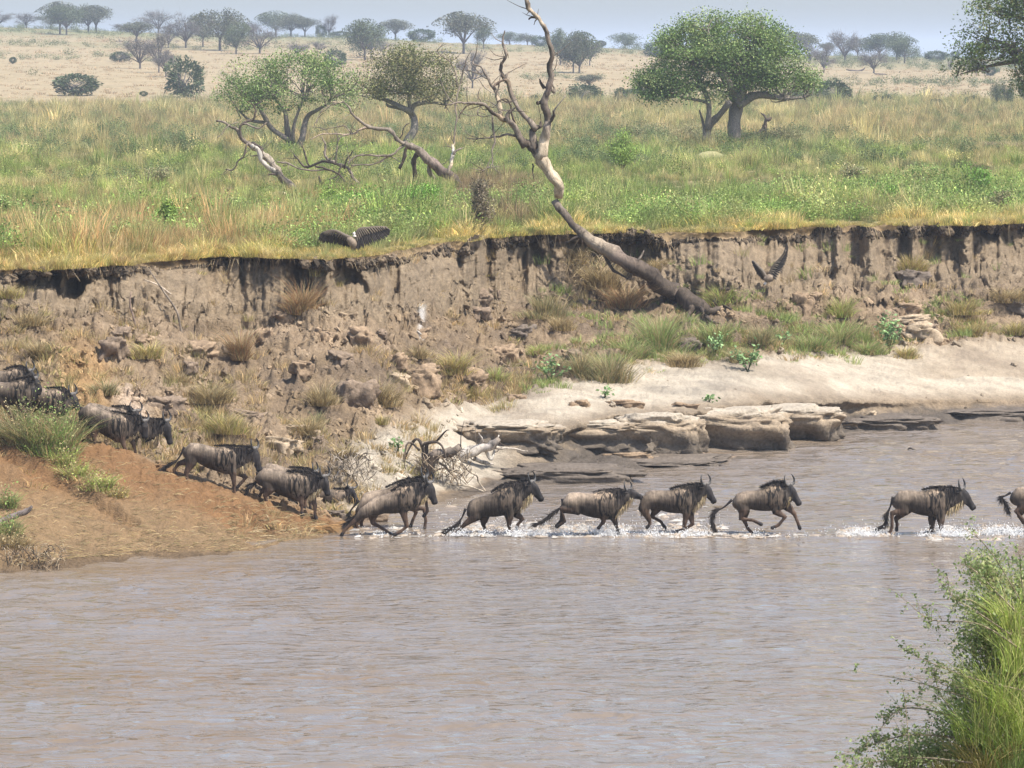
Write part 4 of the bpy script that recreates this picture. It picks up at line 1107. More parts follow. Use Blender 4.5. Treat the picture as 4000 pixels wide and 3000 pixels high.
dead_tree('fallen_branch_tangle', 'tangle of bare grey branches of a fallen tree between two leafy trees', [
    ('trunk', [(1805, 735, 44), (1760, 690, 50), (1700, 640, 46), (1650, 595, 40), (1620, 575, 34), (1580, 555, 30)], [DK, DK, (.2, .15, .12), GREY, GREY, GREY]),
    ('limb', [(1640, 590, 26), (1618, 620, 26), (1620, 680, 22), (1615, 715, 18)], DK), ('limb', [(1590, 560, 22), (1578, 610, 20), (1565, 660, 12)], DK),
    ('limb', [(1680, 640, 24), (1680, 680, 22), (1700, 700, 16)], GREY),
    ('limb', [(1585, 560, 24), (1555, 545, 20), (1520, 510, 20), (1440, 495, 18), (1390, 460, 12), (1370, 430, 10), (1345, 395, 6)], GREY),
    ('branch', [(1445, 495, 14), (1410, 510, 12), (1370, 525, 10), (1310, 520, 8), (1255, 525, 6), (1210, 545, 4)], (.36, .27, .2)),
    ('branch', [(1345, 393, 6), (1300, 408, 6), (1260, 430, 5), (1240, 470, 5), (1225, 500, 3)], GREY),
    ('branch', [(1575, 570, 14), (1540, 600, 12), (1480, 605, 10), (1430, 605, 8), (1385, 612, 7), (1360, 640, 5)], GREY),
    ('branch', [(1520, 605, 10), (1490, 630, 9), (1440, 645, 8), (1370, 645, 6)], GREY), ('branch', [(1480, 608, 8), (1530, 615, 6), (1562, 632, 4)], GREY),
    ('branch', [(1425, 715, 12), (1400, 715, 14), (1380, 690, 16), (1350, 655, 16), (1310, 640, 16), (1280, 625, 12), (1270, 590, 12), (1275, 560, 9), (1260, 530, 6)], GREY),
    ('branch', [(1310, 642, 12), (1260, 635, 12), (1200, 650, 12), (1160, 620, 8), (1150, 605, 6)], DK),
    ('branch', [(1210, 650, 9), (1180, 580, 8), (1165, 550, 5)], DK), ('branch', [(1230, 650, 8), (1290, 665, 9), (1330, 690, 9), (1350, 720, 6)], DK),
    ('branch', [(1290, 665, 8), (1200, 665, 9), (1130, 640, 9), (1080, 632, 6)], GREY), ('branch', [(1345, 660, 10), (1360, 615, 8), (1378, 585, 5)], DK),
    ('branch', [(1335, 640, 9), (1315, 690, 6), (1270, 700, 5)], GREY), ('branch', [(1430, 718, 14), (1380, 725, 16), (1340, 732, 8)], (.3, .22, .15)),
    ('branch', [(1275, 735, 12), (1255, 710, 14), (1247, 690, 8)], DK), ('branch', [(1310, 640, 8), (1320, 560, 6), (1340, 530, 5), (1400, 520, 4)], GREY),
    ('branch', [(1560, 540, 8), (1575, 500, 7), (1600, 480, 4)], DK), ('branch', [(1345, 395, 5), (1290, 400, 4), (1330, 392, 3)], PALE),
    ('branch', [(1370, 525, 8), (1350, 495, 6), (1320, 495, 4), (1250, 510, 3)], GREY)], dL, group='fallen dead trees in the grass')
dead_tree('slender_dead_tree', 'thin upright bare stem with pale forked foot between two dead trees', [
    ('trunk', [(1748, 680, 14), (1758, 640, 16), (1775, 600, 18), (1768, 570, 14), (1775, 550, 9), (1780, 470, 8), (1782, 400, 8), (1795, 340, 7), (1805, 290, 6), (1818, 245, 5)], [GREY, PALE, (.5, .46, .42), PALE, GREY, GREY, GREY, GREY, DK, DK]),
    ('branch', [(1772, 605, 12), (1790, 580, 9), (1810, 575, 5)], GREY), ('branch', [(1785, 340, 6), (1770, 260, 5), (1715, 210, 4), (1708, 190, 3)], GREY),
    ('branch', [(1780, 410, 6), (1745, 370, 5), (1720, 310, 4)], GREY)], 172.0, group='dead stems in the grass')
dead_tree('dead_stump', 'dark forked dead stump leaning beside the big tree trunks', [
    ('trunk', [(2905, 550, 20), (2930, 530, 22), (2960, 525, 22), (2985, 500, 22), (2995, 475, 20), (3005, 465, 18), (3012, 458, 6)], DK),
    ('branch', [(2998, 470, 14), (2985, 455, 12), (2970, 442, 5)], DK), ('branch', [(2988, 490, 14), (2990, 520, 12), (2982, 545, 9)], DK),
    ('branch', [(2925, 530, 8), (2915, 545, 6), (2890, 500, 4)], DK)], 270.0, 'dead stump')
def stick(name, label, pts, d, colr, cat='branch'):
    W = [P(x, y, d) for x, y, w in pts]; mbp = MB(); b = np.array(W[0])
    tube(mbp, np.array(W) - b, [w / 2 / PPM(d) for x, y, w in pts], n=7, col=colr, sub=4, bark=.2)
    o = link(name, mbp.mesh(name, M['dead'], True), None, W[0]); tag(o, label, cat)
q = bank_at(10, 2030).y
stick('dead_branch', 'dark dead branch pointing into the picture from the left edge', [(-60, 2065, 26), (10, 2035, 26), (60, 2015, 24), (100, 2000, 26), (126, 1978, 12)], q - 0.4, (.2, .16, .14))
stick('leaning_stick', 'thin forked stick leaning on the left part of the cliff', [(735, 1420, 8), (705, 1280, 8), (690, 1215, 8), (640, 1140, 7), (585, 1058, 5)], bank_at(690, 1215).y - 0.8, GREY)
stick('leaning_stick', 'short pale stick crossing the leaning one on the cliff', [(668, 1150, 7), (620, 1115, 6), (562, 1092, 5)], bank_at(620, 1150).y - 0.9, (.5, .4, .3))
stick('dead_stick', 'dark upright twig on the scree below the left cliff', [(533, 1285, 9), (520, 1235, 8), (508, 1190, 7), (512, 1140, 4)], bank_at(520, 1285).y - 0.3, (.24, .17, .13))
stick('fallen_log', 'small pale log lying in the grass left of the dead tangle', [(1035, 765, 10), (1070, 758, 16), (1110, 758, 16), (1125, 766, 8)], ground_at(1080, 775).y, (.55, .45, .28), 'log')
stick('fallen_log', 'short dark log on the dry hillside at the right', [(3305, 272, 4), (3350, 278, 9), (3372, 272, 6), (3378, 264, 3)], ground_at(3340, 278).y, (.1, .08, .07), 'log')
stick('fallen_log', 'flat dark log near the bare thorn tree on the right hillside', [(3415, 288, 4), (3440, 290, 7), (3465, 291, 4)], ground_at(3440, 292).y, (.1, .08, .07), 'log')
for (x, y, L, a, lab) in [(1010, 2100, 60, .05, 'long pale twig lying low on the trodden slope'), (1090, 2080, 74, -.25, 'pale twig beside the long one on the trodden slope'), (960, 2090, 60, -.1, 'short pale twig near the water edge on the slope'), (1020, 2050, 40, -1.3, 'small upright straw on the trodden slope')]:
    p = bank_at(x, y); mbp = MB(); Lm = L / PPM(p.y)
    tube(mbp, [(0, 0, .02), (Lm * .5, .05, .05), (Lm * math.cos(a), .1, .03 - Lm * math.sin(a) * .5)], [.012, .014, .008], n=5, col=(.5, .38, .22), sub=2)
    o = link('twig', mbp.mesh('twig', M['dead'], True), None, p); tag(o, lab, 'twig', 'twigs on the trodden slope')
# driftwood heap at the waterline
bw = bank_at(1740, 1890); dW = bw.y
dead_tree('driftwood_root', 'dark upturned root plate of driftwood by the water', [
    ('trunk', [(1650, 1895, 60), (1660, 1850, 56), (1690, 1800, 60), (1740, 1770, 50), (1800, 1745, 40)], [DK, DK, (.2, .15, .11), GREY, GREY]),
    ('root', [(1655, 1860, 22), (1650, 1800, 18), (1650, 1740, 16), (1625, 1725, 12), (1590, 1760, 9), (1575, 1810, 6)], DK),
    ('root', [(1655, 1800, 20), (1670, 1740, 16), (1700, 1720, 13), (1735, 1760, 10), (1745, 1800, 6)], DK),
    ('root', [(1650, 1745, 14), (1700, 1715, 10), (1745, 1680, 7), (1755, 1678, 4)], DK),
    ('root', [(1680, 1780, 18), (1720, 1765, 14), (1760, 1790, 10), (1770, 1830, 6)], (.22, .16, .11)),
    ('root', [(1640, 1760, 12), (1600, 1730, 9), (1575, 1790, 6), (1582, 1830, 4)], DK),
    ('root', [(1660, 1830, 14), (1720, 1810, 12), (1780, 1870, 9), (1795, 1900, 5)], (.36, .28, .19)),
    ('root', [(1700, 1885, 10), (1760, 1890, 10), (1840, 1905, 8), (1890, 1920, 4)], (.45, .37, .27)),
    ('root', [(1820, 1830, 9), (1860, 1860, 8), (1870, 1890, 8), (1900, 1922, 5)], (.42, .34, .25)),
    ('root', [(1640, 1880, 12), (1610, 1840, 10), (1560, 1820, 6)], DK),
    ('root', [(1690, 1850, 10), (1740, 1830, 9), (1800, 1850, 7), (1830, 1890, 5)], (.4, .31, .21))], dW, 'driftwood', None)
dead_tree('driftwood_log', 'pale grey driftwood log with broken branch stubs', [
    ('trunk', [(1770, 1850, 30), (1800, 1800, 44), (1860, 1760, 50), (1910, 1740, 44), (1950, 1715, 24)], [(.42, .36, .3), (.5, .45, .38), (.45, .39, .32), (.48, .42, .36), GREY]),
    ('branch', [(1900, 1760, 22), (1920, 1790, 16), (1935, 1740, 10), (1948, 1700, 6)], (.5, .45, .38)),
    ('branch', [(1850, 1790, 24), (1890, 1800, 16), (1930, 1815, 7)], (.46, .4, .33)), ('branch', [(1860, 1750, 20), (1880, 1715, 12), (1870, 1690, 5)], (.4, .35, .3)),
    ('branch', [(1920, 1750, 18), (1990, 1755, 12), (2060, 1760, 6)], (.45, .38, .3))], bank_at(1880, 1840).y + .3, 'driftwood', None)
def twigs(name, label, x0, x1, y0, y1, n, d, cols_, L=(20, 80), cat='brushwood'):
    mbp = MB(); p0 = P((x0 + x1) / 2, y1, d)
    for i in range(n):
        x = random.uniform(x0, x1); y = random.uniform(y0, y1); l = random.uniform(*L); a = random.uniform(-2.6, -0.5)
        q0 = P(x, y, d + random.uniform(-.6, .6)); q2 = P(x + math.cos(a) * l, y + math.sin(a) * l * .7, d + random.uniform(-.6, .6)); q1 = (q0 + q2) / 2 + Vector((random.uniform(-.08, .08), 0, random.uniform(.0, .14)))
        tube(mbp, np.array([q0 - p0, q1 - p0, q2 - p0]), [.012, .012, .006], n=3, col=random.choice(cols_), caps=False, sub=3)
    o = link(name, mbp.mesh(name, M['dead']), None, p0); tag(o, label, cat)
twigs('brushwood', 'matted dry brushwood caught under the driftwood roots', 1620, 1830, 1780, 1900, 170, dW - .2, (DK, (.3, .22, .14), (.42, .33, .22)))
twigs('brushwood', 'grey twiggy brushwood at the foot of the slope behind the herd', 1280, 1450, 1790, 1900, 150, bank_at(1370, 1880).y, ((.5, .42, .33), (.35, .28, .2), DK))
twigs('brushwood', 'dead thatch and twigs at the water edge in the left corner', 0, 260, 2150, 2250, 130, bank_at(120, 2235).y - .1, ((.3, .22, .14), (.12, .09, .06), (.4, .31, .2)), (20, 60))
twigs('brushwood', 'hanging dead vines in the hollow left of the fallen trunk', 2200, 2360, 1000, 1220, 150, bank_at(2280, 1100).y - .9, ((.36, .27, .15), (.2, .15, .09), (.45, .35, .2)), (30, 90))

# ============================================================ ROCKS AND CLODS
def rock_mesh(seed, sx, sy, sz, colr, sub=4, amp=1.0, box=.72):
    import bmesh
    bm = bmesh.new(); bmesh.ops.create_icosphere(bm, subdivisions=sub, radius=1)
    g = np.random.default_rng(seed); V = np.array([v.co[:] for v in bm.verts])
    Fc = np.array([[v.index for v in f.verts] for f in bm.faces]); bm.free()
    o = g.uniform(0, 50, 3)
    pn = np.sign(V) * np.abs(V) ** box
    n3 = fbm(V[:, 0] * 7 + o[0], V[:, 1] * 7 + o[1], V[:, 2] * 7 + o[2], 2, 303)
    n1 = fbm(V[:, 0] * 0.9 + o[0], V[:, 1] * 0.9 + o[1], V[:, 2] * .9 + o[2], 3, 301); n2 = fbm(V[:, 0] * 3 + o[0], V[:, 1] * 3 + o[1], V[:, 2] * 3 + o[2], 3, 302)
    V = pn * (1 + amp * (0.95 * n1 + 0.60 * n2) + .16 * n3)[:, None] * (sx, sy, sz); V[:, 2] = np.where(V[:, 2] < 0, V[:, 2] * 2, V[:, 2])
    c_ = np.array(colr) * (1 + 0.5 * n2)[:, None]
    return mesh_np('clod', V, Fc, M['rock'], {'col': c_})
TAN = (0.24, 0.17, 0.108); GRC = (0.19, 0.14, 0.098); PAL = (0.32, 0.245, 0.165); DKR = (0.14, 0.11, 0.085)
ROCKS = [(1395, 1560, 120, 100, GRC, 'large dark grey slab of earth tilted on the lower scree'), (1632, 1500, 120, 75, TAN, 'round boulder of earth left of the pair above the sand'),
 (1705, 1480, 60, 50, TAN, 'small clod wedged beside the round boulder'), (1835, 1535, 140, 90, TAN, 'wide cracked boulder at the edge of the pale sand'), (1555, 1490, 60, 40, PAL, 'pale clod just left of the round boulder'),
 (3545, 1262, 150, 34, PAL, 'upper pale stone block of the stack on the right'), (3580, 1320, 130, 60, PAL, 'lower pale stone block of the stack on the right'), (3520, 1300, 90, 50, TAN, 'brown block behind the stacked pale stones'), (3545, 1215, 90, 40, TAN, 'flat clod under the golden tuft on the right'),
 (3140, 1190, 70, 50, TAN, 'squared clod below the dark cleft in the right cliff'), (3060, 1200, 40, 40, TAN, 'small clod beside the squared one'),
 (3950, 1190, 120, 40, DKR, 'dark lumps of fallen soil by the right edge'), (3640, 1290, 60, 40, GRC, 'grey lump between stacked stones and golden tuft'), (3560, 1105, 110, 50, DKR, 'dark sod block carrying the golden tuft'),
 (1240, 1745, 40, 40, GRC, 'round grey stone above the descending animals'), (1140, 1690, 140, 40, PAL, 'pale flat rock shelf above the descending animals'), (1080, 1760, 160, 50, PAL, 'pale rock step lower on the scree'),
 (1035, 1320, 60, 60, TAN, 'blocky clod at the middle of the scree'), (1105, 1250, 80, 44, TAN, 'clod under the rust coloured grass'), (1290, 1330, 50, 40, TAN, 'left clod of two at the foot of the overhang'), (1240, 1325, 46, 44, TAN, 'right neighbour of the clods below the overhang'),
 (1420, 1350, 80, 70, TAN, 'upright clod in the middle of the scree'), (1340, 1420, 100, 50, GRC, 'grey slab edge above the straw tufts'), (1550, 1420, 70, 44, TAN, 'rough clod near the middle right of the scree'),
 (1880, 1190, 60, 50, GRC, 'grey clod below the hanging roots at centre'), (1860, 1240, 80, 40, GRC, 'lower grey clod below the hanging roots'), (1930, 1160, 40, 30, GRC, 'small clod near the cliff foot at centre'),
 (1975, 1400, 90, 60, TAN, 'brown clod below the trunk, left of the small bright tuft'), (2040, 1330, 90, 60, DKR, 'dark clod left of the small bright tuft'), (2240, 1410, 70, 50, GRC, 'dark clod right of the small bright tuft'),
 (2700, 1370, 60, 60, DKR, 'dark burrow lump between green grass and leafy plants'), (2870, 1190, 60, 80, GRC, 'grey clod right of the bright lime tuft'),
 (470, 1330, 70, 50, GRC, 'grey rubble lump below the left cliff'), (440, 1370, 90, 60, GRC, 'grey slumped sod under the left cliff'), (780, 1395, 110, 60, TAN, 'brown slab with shadowed underside on the left scree'), (890, 1385, 60, 40, PAL, 'pale block on the left scree'),
 (740, 1455, 60, 56, GRC, 'grey stone beside the leaning stick foot'), (560, 1340, 60, 34, TAN, 'small clod at the left cliff foot'), (960, 1650, 110, 50, GRC, 'grey slab right above the yellow tuft'), (640, 1610, 100, 60, GRC, 'grey slab on the slope above the herd'),
 (700, 1700, 60, 34, GRC, 'small grey slab above the leading animal of the first group'), (2270, 1590, 60, 28, TAN, 'small brown rock on the sand above the ledge'), (2440, 1592, 140, 26, TAN, 'low flat rock emerging from the sand'), (2690, 1600, 100, 24, TAN, 'low flat rock at the right of the sand ledge'),
 (3300, 1668, 90, 20, TAN, 'flat stone at the waterline on the right'), (3400, 1640, 60, 30, PAL, 'pale stone at the right waterline'), (2450, 1790, 160, 26, TAN, 'flat wet rock shelf below the ledge'), (2700, 1808, 260, 30, GRC, 'long flat mud rock reaching into the water'),
 (1300, 2020, 70, 30, DKR, 'wet stone behind the hooves at the river entry'), (1420, 2035, 120, 36, GRC, 'wet grey rocks behind the entering pair'), (3180, 1170, 50, 30, TAN, 'tiny clod by the squared clod on the right'), (2020, 1560, 60, 24, TAN, 'small clod where sand meets scree'),
 (1180, 1480, 70, 44, TAN, 'brown clod left of the upright one'), (1480, 1310, 46, 30, GRC, 'small clod under the white streak'), (1650, 1310, 50, 36, TAN, 'clod just right of the white streak')]
for i, (x, y, w, h, c_, lab) in enumerate(ROCKS):
    p = bank_at(x, y); k = PPM(p.y); sx, sz = w / k / 2, h / k / 2
    o = link('clod' if c_ is not PAL else 'stone', rock_mesh(i, sx, min(sx, sz * 1.6), sz, c_), None, p + Vector((0, .15, sz * .35)))
    o.rotation_euler = (random.uniform(-.2, .2), random.uniform(-.15, .15), random.uniform(-.3, .3)) if sz > .12 else (0, 0, 0)
    tag(o, lab, 'clod' if c_ is not PAL else 'stone', 'clods and stones on the bank')
LEDGE = [(1990, 1732, 340, 80, 'low rounded rock at the left end of the ledge beside the driftwood'), (2290, 1738, 440, 95, 'long brown rock with a dark hollow beneath, left part of the ledge'), (2560, 1762, 300, 150, 'dark shadowed rock face in the middle of the ledge'),
 (2830, 1748, 440, 160, 'large brown rock mass at the corner of the ledge'), (3090, 1705, 330, 120, 'cracked rock at the right end of the ledge'),
 (3430, 1668, 380, 60, 'dark flat rock near the waterline at right'), (3850, 1628, 420, 44, 'flat wet rock by the waterline at the right edge'),
 (2590, 1818, 380, 26, 'flat grey mud rock in front of the ledge'), (2240, 1872, 480, 80, 'wide hump of dark grey cracked mud by the water')]
for i, (x, y, w, h, lab) in enumerate(LEDGE):
    p = bank_at(x, y); k = PPM(p.y); sx, sz = w / k / 2 * 1.25, max(.12, h / k / 2); dk_ = i > 4
    me = rock_mesh(430 + i, sx, min(max(.6, sx * .7), 1.2), sz, (.12, .10, .08) if dk_ else (.25, .19, .13), 5, .34 if not dk_ else .5, .62)
    nv = len(me.vertices); co = np.empty(nv * 3, np.float32); me.vertices.foreach_get('co', co); co = co.reshape(-1, 3)
    nn = fbm(co[:, 0] * 2 + i * 9, co[:, 1] * 2, co[:, 2] * 6, 4, 431); co[:, 1] += .16 * nn - .10 * np.abs(fbm(co[:, 0] * 1.1 + i, co[:, 2] * 5, 0, 3, 432)); co[:, 2] += .04 * nn
    if not dk_: co[:, 1] += .5 * sx * .5 * sstep(.25, -.6, co[:, 2] / sz) * (.4 + .6 * sstep(-.1, .2, fbm(co[:, 0] * .8 + i, 0, 0, 2, 433)))
    me.vertices.foreach_set('co', co.ravel())
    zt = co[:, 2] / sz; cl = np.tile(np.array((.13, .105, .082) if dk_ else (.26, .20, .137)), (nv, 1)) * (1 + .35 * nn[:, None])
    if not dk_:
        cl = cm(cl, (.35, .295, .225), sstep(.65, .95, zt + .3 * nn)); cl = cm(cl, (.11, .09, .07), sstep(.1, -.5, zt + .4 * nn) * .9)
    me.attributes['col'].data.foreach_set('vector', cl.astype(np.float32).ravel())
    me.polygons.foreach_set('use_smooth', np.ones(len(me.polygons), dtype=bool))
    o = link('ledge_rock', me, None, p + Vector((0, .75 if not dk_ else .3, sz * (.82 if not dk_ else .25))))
    tag(o, lab, 'rock', 'rocks of the ledge by the river')
# uncountable crumbs
mcol = bpy.data.collections.new('crumb kinds')
for s_ in range(4):
    mcol.objects.link(bpy.data.objects.new('crumb_%s' % 'abcd'[s_], rock_mesh(60 + s_, 1, .9, .7, (1, 1, 1), 3)))
def mat_irock():
    m, nt, out = mat_new('crumb_earth'); c_, _ = attr(nt, 'col'); t, _ = attr(nt, 'tint', 'INSTANCER')
    bsdf(nt, out, mul(nt, c_, t), .95, .1); return m
mi = mat_irock()
for o in mcol.objects: o.data.materials.clear(); o.data.materials.append(mi)
n = 16000; ci_ = rng.integers(10, NC - 10, n); ri_ = rng.integers(56, NR - 30, n)
bb = band[ci_, ri_]; xx = az[ci_]; cl = fbm(BX[ci_, ri_] * .5, BY[ci_, ri_] * .6, 0, 3, 121)
pr = np.where((bb > 3.9) & (bb < 6.25), .55, .0) * (cl > -.12) + np.where((xx < 1800) & (bb > 2.2) & (bb < 4), .35, 0) + np.where((xx < 1400) & (bb < 2.2), .05, 0) + .01
pr += np.where((xx > 1900) & (bb > 1.2) & (bb < 1.9), .25, 0)
kp = rng.uniform(0, 1, n) < pr; ci_, ri_ = ci_[kp], ri_[kp]; n = len(ci_)
s_ = 0.025 + 0.11 * rng.uniform(0, 1, n) ** 3.2
cc_ = C[ci_, ri_] * rng.uniform(.65, 1.0, (n, 1))
o = scatter('soil_crumbs', np.stack([BX[ci_, ri_], BY[ci_, ri_], BZ[ci_, ri_]], 1), rng.uniform(0, 6.28, (n, 3)) * (.15, .15, 1), np.stack([s_ * rng.uniform(.8, 1.6, n), s_, s_ * rng.uniform(.6, 1, n)], 1), rng.integers(0, 4, n), cc_, mcol)
tag(o, 'loose crumbs of dry earth strewn over the scree', 'rubble', None, 'stuff')
# broken sod and clods along the brink
n = 2600; ci_ = rng.integers(5, NC - 5, n); ri_ = NR - rng.integers(1, 12, n)
kp = fbm(BX[ci_, ri_] * .9, 0, 0, 3, 141) > -.15; ci_, ri_ = ci_[kp], ri_[kp]; n = len(ci_)
s_ = .025 + .085 * rng.uniform(0, 1, n) ** 2.5
o = scatter('brink_clods', np.stack([BX[ci_, ri_], BY[ci_, ri_] - .05, BZ[ci_, ri_] - .05], 1), rng.uniform(0, 6.28, (n, 3)) * (.15, .15, 1), np.stack([s_ * 1.4, s_, s_ * .9], 1), rng.integers(0, 4, n), tint_of(((.10, .075, .05), (.16, .12, .08), (.07, .055, .04)), n), mcol)
tag(o, 'dark crumbling sod and clods along the brink of the cliff', 'rubble', None, 'stuff')
# mound in the grass
mo = ground_at(3960, 590)
mb = MB(); blades(mb, 700, 2.2, 1.0, .05, .9, ((.42, .31, .19), (.36, .27, .16)), 77)
o = link('grass_mound', mb.mesh('grass_mound', M['blade']), None, mo); tag(o, 'brown mound of matted dry grass near the right edge', 'mound')
mo = ground_at(2770, 640)
Vm = []; 
aa = np.linspace(0, 2 * math.pi, 40, endpoint=False); rr = np.linspace(0, 1, 14)
RR_, AA_ = np.meshgrid(rr, aa, indexing='ij')
hh_ = .8 * np.cos(RR_ * math.pi / 2) ** 1.3 * (1 + .25 * fbm(np.cos(AA_) * RR_ * 2, np.sin(AA_) * RR_ * 2, 0, 4, 131))
Vm = np.stack([np.cos(AA_) * RR_ * 2.6, np.sin(AA_) * RR_ * 2.2, hh_ - .1], -1).reshape(-1, 3)
ii = np.arange(13)[:, None] * 40; jj = np.arange(40)[None]
Q = np.stack([ii + jj, ii + 40 + jj, ii + 40 + (jj + 1) % 40, ii + (jj + 1) % 40], -1).reshape(-1, 4)
o = link('earth_mound', mesh_np('earth_mound', Vm, Q, M['rock'], {'col': np.tile((.30, .27, .13), (len(Vm), 1))}, True), None, mo); tag(o, 'low yellowish earth mound in front of the big tree', 'mound')
# ============================================================ FAR TREES
def far_proto(kind, seed):
    """unit tree, 1 high and about 1 wide, built from a forking trunk and small sprays of leaf"""
    g = np.random.default_rng(seed); mt, ml = MB(), MB()
    tb = (0.13, 0.11, 0.10)
    if kind == 'bush':
        n = 2600; u = g.normal(0, 1, (n, 3)); u /= np.linalg.norm(u, axis=1, keepdims=True); u *= g.uniform(.35, 1, (n, 1)) ** .5
        u = u * (1 + .45 * fbm(u[:, 0] * 1.6, u[:, 1] * 1.6, u[:, 2] * 1.6 + seed, 3, seed))[:, None]
        C0 = u * (.48, .48, .44) + (0, 0, .5); C0[:, 2] = np.abs(C0[:, 2])
        leaves(ml, C0, 0, .07, ((.085, .115, .05), (.11, .14, .065), (.07, .095, .045)), seed)
        for i in range(4): tube(mt, [(0, 0, 0), (g.uniform(-.2, .2), g.uniform(-.2, .2), .3), (g.uniform(-.3, .3), g.uniform(-.3, .3), .6)], [.03, .02, .01], n=5, col=tb)
        return mt.mesh('trunk', M['bark']), ml.mesh('crown', M['leaf'])
    ends = []
    fork = {'umbrella': .30, 'bare': .22, 'green': .28, 'twin': .2}[kind]
    nst = {'umbrella': 2, 'bare': 4, 'green': 2, 'twin': 5}[kind]
    tube(mt, [(0, 0, -.06), (g.uniform(-.02, .02), 0, fork * .5), (0, 0, fork)], [.034, .026, .024], n=6, col=tb, sub=2)
    for i in range(nst * 3 + 3):
        a = 2 * math.pi * (i + g.uniform(-.3, .3)) / (nst * 3); rr = g.uniform(.12, .44)
        e = np.array((math.cos(a) * rr, math.sin(a) * rr, g.uniform(.5, .92) - .5 * rr))
        m_ = np.array((e[0] * .45, e[1] * .45, fork + (e[2] - fork) * .45))
        tube(mt, [(0, 0, fork * g.uniform(.7, 1)), m_, e], [.02, .013, .006], n=5, col=tb, sub=2, caps=False)
        ends.append(e)
        for j in range(4):
            e2 = e + g.normal(0, 1, 3) * (.12, .12, .06) + (0, 0, .04); ends.append(e2)
            tube(mt, [m_ + (e - m_) * g.uniform(.3, .9), (m_ + e2) / 2 + (0, 0, .03), e2], [.009, .006, .003], n=3, col=tb, caps=False)
    ends = np.array(ends)
    if kind == 'bare':
        # a haze of grey twigs
        n = 1500; c0 = ends[g.integers(0, len(ends), n)]
        cen = np.array((0, 0, .45)); dirs = c0 - cen; dirs = dirs / np.linalg.norm(dirs, axis=1, keepdims=True) + g.normal(0, .45, (n, 3))
        s0 = c0 + g.normal(0, .05, (n, 3)); L = g.uniform(.06, .16, (n, 1)); e = np.cross(dirs, g.normal(0, 1, (n, 3))); e /= np.linalg.norm(e, axis=1, keepdims=True)
        V = np.stack([s0 - e * .0035, s0 + e * .0035, s0 + dirs * L], 1).reshape(-1, 3)
        T = np.arange(n * 3).reshape(-1, 3)
        ml.add(V, None, T, (.16, .14, .13))
        C0 = c0 + g.normal(0, .06, (n, 3)) * (1, 1, .6)
        leaves(ml, C0[:650], 0, .045, ((.15, .14, .115), (.12, .125, .09)), seed)
    else:
        n = 5200; c0 = ends[g.integers(0, len(ends), n)]
        fl = .08 if kind == 'umbrella' else .11
        C0 = c0 + g.normal(0, 1, (n, 3)) * (.085, .085, fl)
        C0[:, 2] = np.minimum(C0[:, 2], 1.0 - .35 * np.hypot(C0[:, 0], C0[:, 1]) ** 2 * 2)
        pal = ((.10, .125, .06), (.13, .15, .075), (.085, .105, .055)) if kind != 'umbrella' else ((.12, .125, .08), (.10, .115, .065), (.14, .135, .09))
        leaves(ml, C0, 0, .042, pal, seed)
    return mt.mesh('trunk', M['bark']), ml.mesh('crown', M['leaf'])
FP = {k: [far_proto(k, 10 * i + s) for s in (1, 2, 3)] for i, k in enumerate(('umbrella', 'bare', 'green', 'twin', 'bush'))}
